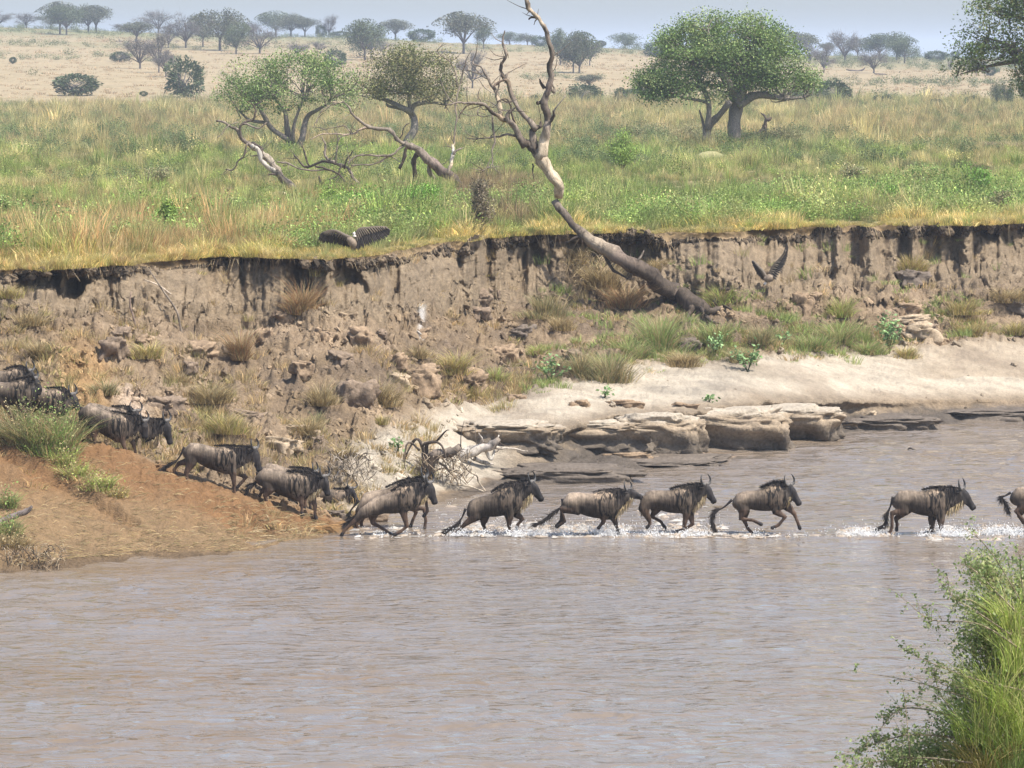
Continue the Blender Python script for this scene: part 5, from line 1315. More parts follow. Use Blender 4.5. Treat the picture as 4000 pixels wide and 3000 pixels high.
# (x of trunk, y of foot, width px, top y, kind, label)
FAR = [
 (5, 98, 90, 42, 'bare', 'bare thorn tree cut by the left edge on the skyline'),
 (112, 100, 80, 47, 'bare', 'thin bare thorn tree on the skyline at far left'),
 (208, 100, 100, 50, 'umbrella', 'low grey tree left of the first dark skyline group'),
 (243, 134, 130, 22, 'umbrella', 'leftmost tall umbrella tree with dark layered crown'),
 (268, 137, 120, 32, 'green', 'second trunk of the dark skyline group at left'),
 (352, 127, 110, 27, 'umbrella', 'tall grey umbrella tree in the middle of the left skyline group'),
 (383, 128, 130, 34, 'umbrella', 'wide grey tree ending the left skyline group'),
 (478, 104, 60, 77, 'bare', 'small bare tree between two left skyline groups'),
 (626, 118, 130, 40, 'bare', 'fan shaped bare tree alone on the skyline'),
 (540, 164, 125, 94, 'umbrella', 'flat topped green tree in front of the fan shaped one'),
 (552, 268, 130, 160, 'bare', 'bare grey tree low on the left hillside'),
 (625, 284, 100, 138, 'bare', 'taller brownish bare tree right of the low grey one'),
 (653, 302, 80, 196, 'bare', 'slender forked bare tree above the round dark tree'),
 (472, 243, 76, 205, 'bush', 'dark round bush halfway up the left hillside'),
 (664, 188, 75, 105, 'bare', 'narrow bare tree right of the flat topped one'),
 (732, 188, 115, 70, 'bare', 'wide bare vase shaped tree in the middle left hill group'),
 (798, 184, 95, 60, 'umbrella', 'tall grey tree behind the vase shaped one'),
 (865, 198, 160, 48, 'umbrella', 'largest dark umbrella tree of the left centre group'),
 (928, 212, 85, 92, 'twin', 'pale many stemmed tree right of the largest umbrella'),
 (305, 374, 185, 296, 'bush', 'large dark round bush at the foot of the left hill'),
 (725, 380, 150, 243, 'bush', 'dark green round tree at the foot of the hill, left'),
 (58, 250, 30, 224, 'bush', 'tiny bush far left on the hillside'),
 (565, 377, 36, 358, 'bush', 'tiny green bush at the grassland edge'),
 (1020, 210, 125, 112, 'bare', 'bare spreading tree above the bushy leafy tree'),
 (988, 112, 55, 57, 'bare', 'small bare skyline tree above the spreading one'),
 (1082, 135, 120, 47, 'green', 'left dark dome of the central skyline clump'),
 (1140, 137, 110, 54, 'umbrella', 'middle dome of the central skyline clump'),
 (1195, 137, 95, 68, 'umbrella', 'right sloping dome of the central skyline clump'),
 (1288, 141, 56, 63, 'bare', 'lone slender leaning tree on the skyline'),
 (1258, 142, 44, 98, 'bush', 'low bush beside the lone slender tree'),
 (1330, 142, 90, 118, 'bush', 'low grey thicket on the skyline right of the slender tree'),
 (1427, 236, 140, 93, 'green', 'dense dark tree above the gnarled tree, left trunk'),
 (1452, 228, 100, 110, 'green', 'companion trunk of the dense dark tree'),
 (1547, 156, 115, 85, 'umbrella', 'grey umbrella tree on the skyline right of the dense dark one'),
 (1650, 165, 115, 118, 'bush', 'bushy dark skyline clump above the gnarled tree'),
 (1500, 215, 80, 165, 'bare', 'small bare tree right of the dense dark tree'),
 (1812, 210, 180, 66, 'umbrella', 'broad layered umbrella tree at centre, left of the dead tree'),
 (1890, 192, 70, 103, 'green', 'narrow dark tree right of the broad umbrella tree'),
 (1845, 345, 115, 213, 'bare', 'faint bare tree behind the dead tree branches'),
 (1165, 218, 85, 168, 'bare', 'faint low bare bush on the hill at centre left'),
 (1255, 207, 60, 168, 'bare', 'second faint bare bush on the hill'),
 (1310, 262, 90, 200, 'bush', 'pale green bush peeping between the two leafy trees'),
 (1990, 170, 90, 125, 'green', 'far blue tree left of the dead tree top'),
 (2060, 162, 70, 118, 'umbrella', 'far blue flat crown behind the dead tree'),
 (2110, 182, 70, 145, 'bush', 'blue green bush right behind the dead tree limb'),
 (2187, 256, 85, 128, 'green', 'grey green tree first right of the dead tree'),
 (2238, 286, 100, 136, 'umbrella', 'middle grey tree of the group right of the dead tree'),
 (2262, 286, 120, 142, 'twin', 'many stemmed grey tree of the group right of the dead tree'),
 (2303, 256, 75, 160, 'bare', 'low grey tree ending the group right of the dead tree'),
 (2345, 182, 46, 156, 'bush', 'tiny far bush on the skyline, centre right'),
 (2440, 194, 105, 135, 'green', 'isolated rounded green tree on the skyline, centre right'),
 (2560, 222, 100, 168, 'bush', 'dark bush touching the big tree on its left'),
 (2598, 190, 80, 138, 'umbrella', 'grey tree half behind the big tree, left side'),
 (2285, 402, 130, 335, 'bush', 'dark green bush at the hill foot right of the dead tree'),
 (2300, 345, 95, 298, 'umbrella', 'flat crown rising behind the dark green bush'),
 (2422, 403, 52, 348, 'bush', 'pale left half of the twin bushes at the hill foot'),
 (2482, 403, 105, 350, 'bush', 'dark right half of the twin bushes at the hill foot'),
 (2092, 403, 52, 373, 'bush', 'small bush behind the dead tree at the hill foot'),
 (2570, 405, 60, 380, 'bush', 'low bush under the left edge of the big crown'),
 (3020, 262, 70, 168, 'twin', 'grey many stemmed tree seen through the big crown edge'),
 (3115, 228, 150, 138, 'umbrella', 'dark grey umbrella tree right of the big tree'),
 (3160, 250, 60, 175, 'bare', 'thin bare tree under the dark grey umbrella tree'),
 (3213, 286, 75, 185, 'bare', 'pale bare slender tree on the right hillside'),
 (3225, 200, 70, 155, 'umbrella', 'far blue flat tree between two grey ones'),
 (3295, 244, 115, 136, 'bare', 'vase shaped bare tree on the right hillside'),
 (3345, 228, 95, 152, 'umbrella', 'dark tree linking the right skyline group'),
 (3407, 286, 105, 198, 'bare', 'bare tree in front of the right skyline group'),
 (3430, 232, 125, 142, 'green', 'big green dome of the right skyline group'),
 (3495, 235, 105, 136, 'green', 'tall green tree at the right of the skyline group'),
 (3527, 248, 95, 154, 'green', 'last green tree of the right skyline group'),
 (3648, 240, 98, 202, 'bush', 'isolated flat green bush at the far right horizon'),
 (3722, 228, 44, 202, 'bush', 'far bush next to the overhanging crown'),
 (3245, 412, 150, 318, 'bush', 'big dark green bush clump at the hill foot, right'),
 (3195, 414, 90, 350, 'green', 'small tree joined to the big bush clump'),
 (3118, 412, 66, 352, 'green', 'small round tree left of the big bush clump'),
 (3066, 412, 50, 375, 'bush', 'blue green bush beneath the right edge of the big crown'),
 (3425, 417, 45, 374, 'bush', 'left part of the ragged bush pair on the right'), (3462, 418, 42, 374, 'bush', 'right part of the ragged bush pair on the right'),
 (3650, 424, 72, 388, 'bush', 'low square bush at the hill foot, right'),
 (3795, 426, 64, 378, 'bush', 'rounded pale bush at the hill foot, far right'),
 (3888, 424, 44, 330, 'green', 'left one of two thin stemmed little trees, far right'), (3926, 427, 52, 334, 'green', 'right one of two thin stemmed little trees, far right'),
 (3998, 420, 44, 330, 'green', 'little tree cut by the right edge'),
 (3807, 294, 70, 225, 'bare', 'bare tree under the overhanging crown'), (3862, 296, 66, 262, 'bush', 'grey thorny bush under the overhanging crown'),
 (3705, 282, 20, 238, 'bare', 'tiny dead snag on the far right hillside')]
for i, (x, y, w, top, kind, lab) in enumerate(FAR):
    p = ground_at(x, y); k = PPM(p.y); wm = w / k; hm = (y - top) / k
    tr, cr = FP[kind][i % 3]
    nm = {'umbrella': 'umbrella_tree', 'bare': 'bare_tree', 'green': 'savanna_tree', 'twin': 'many_stemmed_tree', 'bush': 'bush'}[kind]
    root = empty(nm, p); tag(root, lab, 'bush' if kind == 'bush' else 'tree', 'bushes on the far hillside' if kind == 'bush' else 'trees on the far hillside')
    root.rotation_euler = (0, 0, random.uniform(0, 6.28)); root.scale = (wm * 1.1, wm * 1.1, hm * 1.14)
    link('trunk', tr, root); link('crown', cr, root)
# more of the same beyond the edges of the view, so the hill does not end there
for i in range(8):
    x = (random.uniform(-1150, -120), random.uniform(4150, 5150))[i // 4]; y = random.uniform(130, 300)
    p = ground_at(x, y); k = i % 4; kind = ('umbrella', 'bare', 'green', 'bush')[k]; tr, cr = FP[kind][i % 3]
    root = empty(('umbrella_tree', 'bare_tree', 'savanna_tree', 'bush')[k], p); s = random.uniform(5, 8)
    side_ = 'left' if x < 0 else 'right'
    tag(root, ('grey umbrella tree beyond the side of the view', 'bare grey tree beyond the side of the view', 'green savanna tree beyond the side of the view', 'dark bush beyond the side of the view')[k].replace('the side', 'the %s side' % side_), 'tree' if k < 3 else 'bush', 'hillside trees beyond the sides of the view')
    root.rotation_euler = (0, 0, random.uniform(0, 6.28)); root.scale = (s, s, s * (.9 if k < 3 else .5))
    link('trunk', tr, root); link('crown', cr, root)
# ============================================================ WILDEBEEST
# outline of the trunk: (along body, top, bottom, half width) in body lengths, origin on the back line
TORSO = [(0.0, -.085, -.21, .055), (.03, -.05, -.27, .085), (.08, -.018, -.325, .115), (.16, 0.0, -.345, .135), (.29, -.005, -.355, .135), (.40, -.022, -.405, .15), (.50, -.03, -.445, .17),
         (.60, -.022, -.47, .175), (.70, -.003, -.49, .165), (.79, .004, -.51, .15), (.87, -.012, -.505, .135), (.94, -.07, -.47, .11), (.99, -.15, -.41, .075)]
TANC = np.array((0.15, 0.113, 0.08)); BRN = np.array((0.05, 0.036, 0.026)); DRK = np.array((0.045, 0.036, 0.030)); BLK = np.array((0.018, 0.015, 0.014)); LEGC = np.array((0.085, 0.052, 0.034))
def hair_strands(mbh, roots, dirs, L, w, cols_, g, droop=0.3):
    n = len(roots); L = np.asarray(L).reshape(-1, 1)
    e = np.cross(dirs, np.array([0, 1.0, 0.2]) + g.normal(0, .6, (n, 3))); e /= np.linalg.norm(e, axis=1, keepdims=True) + 1e-9
    mid = roots + dirs * L * .5; tip = roots + dirs * L + np.array([0, 0, -1]) * L * droop
    V = np.stack([roots - e * w, roots + e * w, mid + e * w * .7, mid - e * w * .7, tip], 1).reshape(-1, 3)
    i = np.arange(n)[:, None] * 5
    mbh.add(V, np.concatenate([i, i + 1, i + 2, i + 3], 1), np.concatenate([i + 3, i + 2, i + 4], 1), np.repeat(np.array(cols_)[g.integers(0, len(cols_), n)], 5, 0))
def wildebeest(o, d, A, B, poll, muz, hind, fore, tail, label, L=1.54, deep=1.03, yaw=25, pale=1.0, wet=0.0, beard=.22, mane=.13, headk=1.0, seed=0, group='wildebeest crossing the river', neckw=1.0):
    """every point was measured in the photograph: o = (x0, y0, scale) of the enlargement it was read from"""
    g = np.random.default_rng(seed + 40)
    def w3(q, lat=0.0):
        v = P(o[0] + q[0] / o[2], o[1] + q[1] / o[2], d); return np.array((v.x, d + lat, v.z))
    A3, B3 = w3(A), w3(B)
    ax_ = (B3 - A3); ax_ /= np.linalg.norm(ax_); up = np.array((-ax_[2], 0, ax_[0])); lat = np.array((0, 1.0, 0))
    org = A3 - ax_ * .16 * L
    base = np.array((org[0] + ax_[0] * .5 * L, d, min(w3(l[-1])[2] for l in hind + fore)))
    T3 = lambda u, w, l=0: org + ax_ * u * L + up * w * L + lat * l * L - base
    W3 = lambda q, l=0.0: w3(q, l) - base
    mb = MB()
    cs = [T3(u, (t + b * deep) / 2) for u, t, b, w in TORSO]
    tube(mb, cs, [(t - b * deep) / 2 * L for u, t, b, w in TORSO], [w * L for u, t, b, w in TORSO], n=18, side=(0, 1, 0), sub=2)
    Pp, Mz = W3(poll), W3(muz)
    yr = math.radians(yaw)
    hd = Mz - Pp; hl = np.linalg.norm(hd[[0, 2]]); 
    hdir = hd / np.linalg.norm(hd); Mz = Mz + np.array((0, -math.tan(yr) * abs(hd[0]) * .6 - .03, 0)) ; hd = Mz - Pp; hdir = hd / np.linalg.norm(hd)
    # neck
    n0, n1 = T3(.80, -.22), T3(.93, -.20)
    nm = (n1 * .5 + Pp * .5) + np.array((0, 0, -.06))
    k = L / 1.54 * neckw
    fwd = np.array((hdir[2] * -1, 0, hdir[0])); fwd = fwd if fwd[0] > 0 else fwd   # in front of the face
    pe = Pp + hdir * .10 * headk - fwd * .02
    tube(mb, [n0, n1, nm, pe], [.33 * k, .30 * k, .245 * k, .165 * k], [.18 * k, .15 * k, .12 * k, .10 * k], n=16, side=(0, 1, 0), sub=4)
    # head: deep at the brow and cheek, long straight face, broad square muzzle
    hk = headk * L / 1.54
    side_h = np.array((math.sin(yr), math.cos(yr), 0))
    face = [Pp - hdir * .05 * hk, Pp + hdir * .03 * hk, Pp + hdir * .14 * hk, Pp + hdir * (.42 * hl), Pp + hdir * (.62 * hl), Pp + hdir * (.80 * hl), Pp + hdir * (.93 * hl), Pp + hdir * (1.02 * hl)]
    off = [-.0, -.01, -.035, -.03, -.015, -.0, 0, 0]
    face = [f + fwd * q * hk for f, q in zip(face, off)]
    tube(mb, face, [.07 * hk, .115 * hk, .165 * hk, .155 * hk, .115 * hk, .092 * hk, .095 * hk, .06 * hk], [.06 * hk, .09 * hk, .11 * hk, .10 * hk, .078 * hk, .075 * hk, .085 * hk, .06 * hk], n=14, side=side_h, sub=2)
    # legs
    def leg(pts, sgn, front):
        y = sgn * (.105 if front else .115) * L / 1.54
        q = [W3(p_, 0) for p_ in pts]
        if front:
            top = T3(.80, -.26, sgn * .085); el = q[0] + lat * y
            P2 = [top, el, q[1] + lat * y * .95, q[2] + lat * y * .9, q[3] + lat * y * .9]
            Rv = [.20, .12, .066, .05, .056]; Rl = [.08, .08, .052, .042, .048]
        else:
            top = T3(.14, -.15, sgn * .065); 
            P2 = [top, q[0] + lat * y, q[1] + lat * y * .95, q[2] + lat * y * .9, q[3] + lat * y * .9]
            Rv = [.20, .165, .074, .052, .056]; Rl = [.09, .095, .054, .042, .048]
        P2 = [np.array(p_) for p_ in P2]
        # keep joints sharp: straight runs with a slimmed middle
        pp_, rv, rl = [P2[0]], [Rv[0]], [Rl[0]]
        for i in range(4):
            a, b = P2[i], P2[i + 1]
            f = (.5,) if i else (.4, .75)
            for t in f:
                rr1 = Rv[i] * (1 - t) + Rv[i + 1] * t; rr2 = Rl[i] * (1 - t) + Rl[i + 1] * t
                sl_ = 1.0 if i == 0 else (.88 if i == 1 else .80 if i == 2 else .9)
                pp_.append(a * (1 - t) + b * t); rv.append(rr1 * sl_); rl.append(rr2 * sl_)
            pp_.append(b); rv.append(Rv[i + 1]); rl.append(Rl[i + 1])
        s_ = L / 1.54 * (1.0 if d < 96.9 else .98)
        tube(mb, pp_, np.array(rv) * s_, np.array(rl) * s_, n=10, side=(0, 1, 0))
        hdv = P2[4] - P2[3]; hdv /= np.linalg.norm(hdv) + 1e-9
        tube(mb, [P2[4] - hdv * .03, P2[4] + hdv * .02, P2[4] + hdv * .07 + np.array((.02, 0, 0))], [.052 * s_, .062 * s_, .04 * s_], [.048 * s_, .052 * s_, .04 * s_], n=8, side=(0, 1, 0))
        return P2
    LP = [leg(hind[0], -1, False), leg(hind[1], 1, False), leg(fore[0], -1, True), leg(fore[1], 1, True)]
    me0 = mb.mesh('wildebeest_raw', M['coat'])
    tmp = bpy.data.objects.new('tmp', me0); COL.objects.link(tmp)
    rm = tmp.modifiers.new('r', 'REMESH'); rm.mode = 'VOXEL'; rm.voxel_size = .024
    sm = tmp.modifiers.new('s', 'SMOOTH'); sm.iterations = 3; sm.factor = .5
    dg = bpy.context.evaluated_depsgraph_get(); ev = tmp.evaluated_get(dg)
    me = bpy.data.meshes.new_from_object(ev); bpy.data.objects.remove(tmp); bpy.data.meshes.remove(me0)
    nV = len(me.vertices); V = np.empty(nV * 3, np.float32); me.vertices.foreach_get('co', V); V = V.reshape(-1, 3).astype(float)
    # colouring by place on the body
    R = V - (org - base); u = R @ ax_ / L; w = R @ up / L
    cn = fbm(V[:, 0] * 3, V[:, 1] * 3, V[:, 2] * 3, 3, seed + 5)
    C_ = np.tile(TANC * pale, (nV, 1))
    bl = sstep(-.04, -.25, w + .06 * cn); C_ = cm(C_, BRN * .80, bl * .95)  # coat darkens to the belly; a sunlit top is painted into this gradient too
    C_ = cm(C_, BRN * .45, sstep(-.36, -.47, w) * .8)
    C_ = cm(C_, TANC * pale * 1.75, np.exp(-(((u - .14) / .12) ** 2 + ((w + .07) / .10) ** 2)) * .8)
    C_ = cm(C_, np.array((.10, .072, .05)), np.exp(-(((u - .02) / .05) ** 2)) * sstep(-.12, -.25, w) * .7)
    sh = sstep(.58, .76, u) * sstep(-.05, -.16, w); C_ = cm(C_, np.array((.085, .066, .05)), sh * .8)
    nk = sstep(.90, 1.02, u + .25 * sstep(-.1, .1, w)); C_ = cm(C_, np.array((.075, .062, .052)), nk * .92)
    dl = np.min([np.array([np.linalg.norm(V - (a + (b - a) * t), axis=1) for t in np.linspace(0, 1, 7)]).min(0) for l in LP for a, b in ((l[2], l[3]), (l[3], l[4]))], axis=0)
    up_l = np.min([np.array([np.linalg.norm(V - (l[1] + (l[2] - l[1]) * t), axis=1) for t in np.linspace(.25, 1, 6)]).min(0) for l in LP], axis=0)
    C_ = cm(C_, LEGC * 1.15, sstep(.15, .09, up_l) * .75 * (w < -.25))
    C_ = cm(C_, LEGC * (1 - .35 * wet), sstep(.10, .07, dl) * .95)
    hf = np.min([np.linalg.norm(V - (l[4] + np.array((.015, 0, -.01))), axis=1) for l in LP], axis=0); C_ = cm(C_, BLK * 1.6, sstep(.10, .075, hf))
    hh_ = (V - Pp) @ hdir; ff = (V - Pp) @ fwd; rad = np.linalg.norm((V - Pp) - np.outer(hh_, hdir), axis=1)
    onh = sstep(-.10, .02, hh_) * sstep(.28 * hk, .2 * hk, rad) * (u > .9)
    C_ = cm(C_, np.array((.10, .082, .066)), onh * .8)
    C_ = cm(C_, BLK * 1.3, onh * sstep(-.075, -.02, ff) * .95); C_ = cm(C_, BLK * 1.3, onh * sstep(.52 * hl, .68 * hl, hh_))
    C_ = cm(C_, C_ * .5, np.full(nV, wet) * sstep(-.15, -.35, w))
    st = np.clip(sstep(.48, .66, u) * sstep(.0, -.05, w) * .95 + nk, 0, 1) * (1 - onh) * sstep(.09, .14, np.minimum(dl, up_l) + .02) + .12 * sstep(.25, .5, u) * (1 - sstep(-.3, -.4, w))
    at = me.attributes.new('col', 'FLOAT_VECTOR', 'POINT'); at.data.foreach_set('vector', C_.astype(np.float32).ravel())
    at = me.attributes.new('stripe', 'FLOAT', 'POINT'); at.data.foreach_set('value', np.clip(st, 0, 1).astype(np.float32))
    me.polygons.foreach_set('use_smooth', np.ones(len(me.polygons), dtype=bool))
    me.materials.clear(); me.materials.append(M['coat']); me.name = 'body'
    root = empty('wildebeest', base); tag(root, label, 'wildebeest', group)
    link('body', me, root)
    # horns: out sideways, dip, then sweep up and in
    for s_ in (-1, 1):
        mbh = MB(); b0 = Pp - hdir * .03 + fwd * .03
        lv = side_h * s_
        pts = [b0 + lv * .02, b0 + lv * .12 * hk + np.array((0, 0, -.01)), b0 + lv * .205 * hk + np.array((.01, 0, .03)), b0 + lv * .235 * hk + np.array((0, 0, .13 * hk)), b0 + lv * .20 * hk + np.array((-.02, 0, .215 * hk)), b0 + lv * .145 * hk + np.array((-.03, 0, .275 * hk))]
        tube(mbh, pts, [.052 * hk, .042 * hk, .034 * hk, .026 * hk, .018 * hk, .006], n=8, col=[(.16, .14, .12), (.10, .09, .08), (.05, .045, .04), (.03, .028, .026), (.03, .028, .026), (.03, .028, .026)], side=(.2, .3, 1), sub=3)
        link('horn', mbh.mesh('horn', M['horn'], True), root)
        mbe = MB(); e0 = Pp + hdir * .05 + side_h * s_ * .07 * hk - fwd * .02; back = np.array((-.7, 0, -.05)) + side_h * s_ * .9; back /= np.linalg.norm(back)
        tube(mbe, [e0, e0 + back * .07, e0 + back * .13, e0 + back * .19 * hk], [.018, .04, .034, .006], [.012, .014, .012, .004], n=7, col=(.055, .045, .038), side=(0, .4, 1))
        link('ear', mbe.mesh('ear', M['hair'], True), root)
        if s_ == -1:
            mby = MB(); ey = Pp + hdir * .15 * hk + side_h * s_ * .095 * hk + fwd * .01
            tube(mby, [ey - side_h * .012 * s_ * -1, ey, ey + side_h * .012 * s_], [.012, .02, .01], n=7, col=(.01, .008, .007)); link('eye', mby.mesh('eye', M['horn'], True), root)
    # mane from between the horns to behind the withers
    if mane:
        mbm = MB(); n = 420
        t = g.uniform(0, 1, n); pa = [Pp - hdir * .04 - fwd * .03, (Pp + T3(.86, 0.0)) / 2 + np.array((-.02, 0, .035)), T3(.84, .012), T3(.70, .006), T3(.54, -.018)]
        pc = catmull(pa, 12); idx = t * (len(pc) - 1); lo = np.floor(idx).astype(int).clip(0, len(pc) - 2); fr_ = (idx - lo)[:, None]
        r0 = pc[lo] * (1 - fr_) + pc[lo + 1] * fr_ + g.normal(0, 1, (n, 3)) * (.012, .03, .012)
        dr = np.array((-.75, 0, .55)) + g.normal(0, .25, (n, 3)); dr /= np.linalg.norm(dr, axis=1, keepdims=True)
        hair_strands(mbm, r0, dr, mane * g.uniform(.5, 1.3, n) * (1 - .45 * t), .009, (BLK * 1.3, BLK, DRK), g, .25)
        # hair lying over the far and near side of the neck
        n = 260; t = g.uniform(0, .62, n); idx = t * (len(pc) - 1); lo = np.floor(idx).astype(int).clip(0, len(pc) - 2)
        r0 = pc[lo] + np.array((0, -.07, -.02)) + g.normal(0, 1, (n, 3)) * (.03, .02, .02)
        dr = np.array((-.15, -.25, -1.0)) + g.normal(0, .15, (n, 3)); dr /= np.linalg.norm(dr, axis=1, keepdims=True)
        hair_strands(mbm, r0, dr, .30 * g.uniform(.5, 1.4, n) * (1 - .5 * t), .010, (BLK * 1.5, DRK), g, .0)
        link('mane', mbm.mesh('mane', M['hair']), root)
    if beard:
        mbb = MB(); n = 330; j0 = Pp + hdir * .42 * hl - fwd * .10 * hk; j1 = T3(.95, -.38)
        t = g.uniform(0, 1, n)[:, None]; r0 = j0 * (1 - t) + j1 * t + g.normal(0, 1, (n, 3)) * (.02, .035, .02) + np.array((0, 0, -.02)) * np.sin(t * math.pi)
        dr = np.array((-.12, 0, -1.0)) + g.normal(0, .14, (n, 3)); dr /= np.linalg.norm(dr, axis=1, keepdims=True)
        pb = ((.50, .38, .20), (.42, .31, .17), (.33, .24, .13), (.56, .45, .28), (.2, .15, .1))
        hair_strands(mbb, r0, dr, beard * g.uniform(.35, 1.15, n), .010, pb, g, .0)
        link('beard', mbb.mesh('beard', M['hair']), root)
    if tail:
        q = [W3(p_, 0) for p_ in tail]; q[0] = T3(.0, -.10)
        mbt = MB(); pc = catmull(q, 6); m_ = len(pc); tt_ = np.linspace(0, 1, m_)
        rr_ = np.interp(tt_, [0, .25, .5, .8, 1], [.04, .022, .024, .026, .008])
        tube(mbt, pc, rr_, n=7, col=BLK * 1.8)
        n = 330; t = g.uniform(.35, 1, n); idx = t * (m_ - 1); lo = np.floor(idx).astype(int).clip(0, m_ - 2)
        dr = pc[np.minimum(lo + 1, m_ - 1)] - pc[lo]; dr /= np.linalg.norm(dr, axis=1, keepdims=True); dr = dr + g.normal(0, .28, (n, 3)) ; dr /= np.linalg.norm(dr, axis=1, keepdims=True)
        hair_strands(mbt, pc[lo] + g.normal(0, .012, (n, 3)), dr, g.uniform(.12, .3, n), .008, (BLK * 1.2, BLK * 1.8, DRK), g, .1)
        link('tail', mbt.mesh('tail', M['hair']), root)
    return root
z2, z3, z4, z5, z6, z1 = (600, 1650, 2.765), (1300, 1750, 2.765), (2050, 1800, 2.765), (2650, 1800, 3.403), (3300, 1800, 3.16), (0, 1400, 1.844)
DW = 96.6
wildebeest(z6, DW, (700, 368), (1130, 340), (1440, 360), (1592, 598), [[(735, 610), (575, 640), (578, 810), (540, 925)], [(770, 610), (632, 725), (652, 790), (645, 850)]],
 [[(1180, 730), (1182, 830), (1192, 920), (1200, 965)], [(1080, 730), (1080, 865), (1010, 905), (935, 938)]], [(585, 470), (560, 570), (515, 660), (505, 770), (400, 850)],
 'wildebeest walking with head up, separate from the others at the right', yaw=26, pale=1.1, beard=.26, seed=1)
wildebeest(z5, DW, (815, 418), (1190, 332), (1470, 335), (1612, 588), [[(870, 640), (822, 765), (985, 782), (1080, 830)], [(880, 690), (880, 800), (925, 905), (1000, 985)]],
 [[(1290, 670), (1418, 740), (1325, 850), (1250, 885)], [(1480, 640), (1545, 710), (1588, 820), (1612, 890)]], [(690, 520), (600, 620), (490, 675), (450, 800), (487, 930)],
 'galloping wildebeest with flying mane and two bent forelegs', yaw=38, pale=1.05, beard=.10, mane=.2, seed=2, deep=.94)
wildebeest(z4, DW, (1345, 322), (1720, 280), (1950, 265), (2050, 455), [[(1280, 510), (1345, 640), (1352, 680), (1322, 710)], [(1430, 520), (1372, 608), (1470, 660), (1508, 718)]],
 [[(1745, 570), (1722, 680), (1708, 770), (1692, 820)], [(1790, 590), (1815, 690), (1730, 740), (1645, 765)]], [(1270, 380), (1262, 450), (1280, 530)],
 'wildebeest at full gallop with one foreleg folded back, behind the flying mane one', yaw=36, pale=1.0, wet=.3, seed=3, L=1.48, deep=1.0)
wildebeest(z4, DW - .5, (500, 342), (890, 318), (1120, 325), (1275, 400), [[(570, 525), (385, 512), (432, 650), (350, 705)], [(570, 535), (400, 545), (395, 650), (345, 708)]],
 [[(850, 600), (845, 660), (815, 695), (800, 715)], [(960, 620), (985, 690), (1000, 740), (1012, 765)]], [(430, 390), (395, 490), (300, 570), (200, 650), (110, 690)],
 'pale rumped dripping wildebeest with raised snout against the next rump', yaw=30, pale=1.5, wet=.8, seed=4, headk=.85, mane=.05, neckw=.95)
wildebeest(z3, DW, (1500, 560), (1850, 412), (2145, 378), (2262, 570), [[(1545, 730), (1425, 820), (1355, 890), (1338, 935)], [(1640, 760), (1625, 830), (1648, 900), (1652, 945)]],
 [[(1905, 750), (1905, 830), (1905, 900), (1905, 945)], [(1995, 730), (2052, 772), (1995, 835), (1985, 875)]], [(1415, 640), (1400, 740), (1340, 830), (1265, 875), (1180, 925)],
 'dark wildebeest wading up to its thighs with its head high', yaw=22, pale=.6, wet=.6, seed=5, beard=.3)
wildebeest(z3, DW - .3, (420, 545), (770, 400), (1040, 385), (1108, 605), [[(330, 700), (235, 785), (140, 870), (100, 930)], [(430, 730), (430, 815), (560, 890), (615, 935)]],
 [[(760, 680), (802, 840), (730, 900), (665, 930)], [(860, 570), (1005, 575), (1022, 690), (985, 735)]], [(325, 620), (270, 710), (180, 790), (150, 820)],
 'tan wildebeest leaping into the river, nearest of the entering pair', yaw=24, pale=1.15, seed=6, deep=.94, beard=0.12)
wildebeest(z3, DW + 1.3, (360, 480), (760, 365), (985, 330), (1090, 560), [[(300, 690), (255, 815), (278, 890), (292, 930)], [(330, 700), (300, 800), (320, 880), (330, 925)]],
 [[(860, 640), (985, 650), (1005, 770), (992, 880)], [(830, 620), (900, 700), (860, 790), (840, 850)]], [(250, 580), (190, 680), (170, 760), (130, 830)],
 'pale backed wildebeest half hidden behind the leaping tan one', yaw=20, pale=1.4, seed=7, beard=.3)
def bank_lane(x, y): return bank_at(x, y).y
wildebeest(z2, 97.6, (1225, 490), (1610, 545), (1840, 590), (1885, 790), [[(1260, 720), (1205, 790), (1228, 860), (1240, 900)], [(1250, 700), (1170, 745), (1140, 800), (1120, 845)]],
 [[(1590, 790), (1602, 880), (1605, 950), (1608, 990)], [(1715, 815), (1742, 910), (1742, 990), (1750, 1035)]], [(1180, 560), (1110, 640), (1035, 690), (990, 790)],
 'wildebeest stepping down the last of the slope, near the water', yaw=30, pale=1.0, seed=8, group='wildebeest running down the slope', mane=.2)
wildebeest(z2, 99.0, (1260, 440), (1600, 500), (1740, 545), (1800, 700), [[(1260, 640), (1190, 720), (1150, 780), (1130, 830)], [(1350, 650), (1345, 740), (1360, 800), (1380, 850)]],
 [[(1590, 740), (1650, 800), (1640, 870), (1630, 930)], [(1640, 740), (1680, 820), (1690, 880), (1690, 930)]], None,
 'wildebeest hidden behind the one near the water, only its back showing', yaw=15, pale=1.2, seed=9, group='wildebeest running down the slope', beard=0, L=1.48)
wildebeest(z2, 101.0, (1770, 690), (2010, 720), (2140, 720), (2195, 850), [[(1780, 850), (1740, 900), (1780, 960), (1850, 990)], [(1760, 850), (1700, 900), (1700, 960), (1690, 1000)]],
 [[(1940, 880), (1970, 940), (1990, 1000), (2010, 1050)], [(1980, 880), (1990, 950), (1900, 1000), (1850, 1040)]], None,
 'smaller wildebeest behind the others at the foot of the slope', yaw=50, pale=.95, seed=10, L=1.25, group='wildebeest running down the slope', headk=.9)
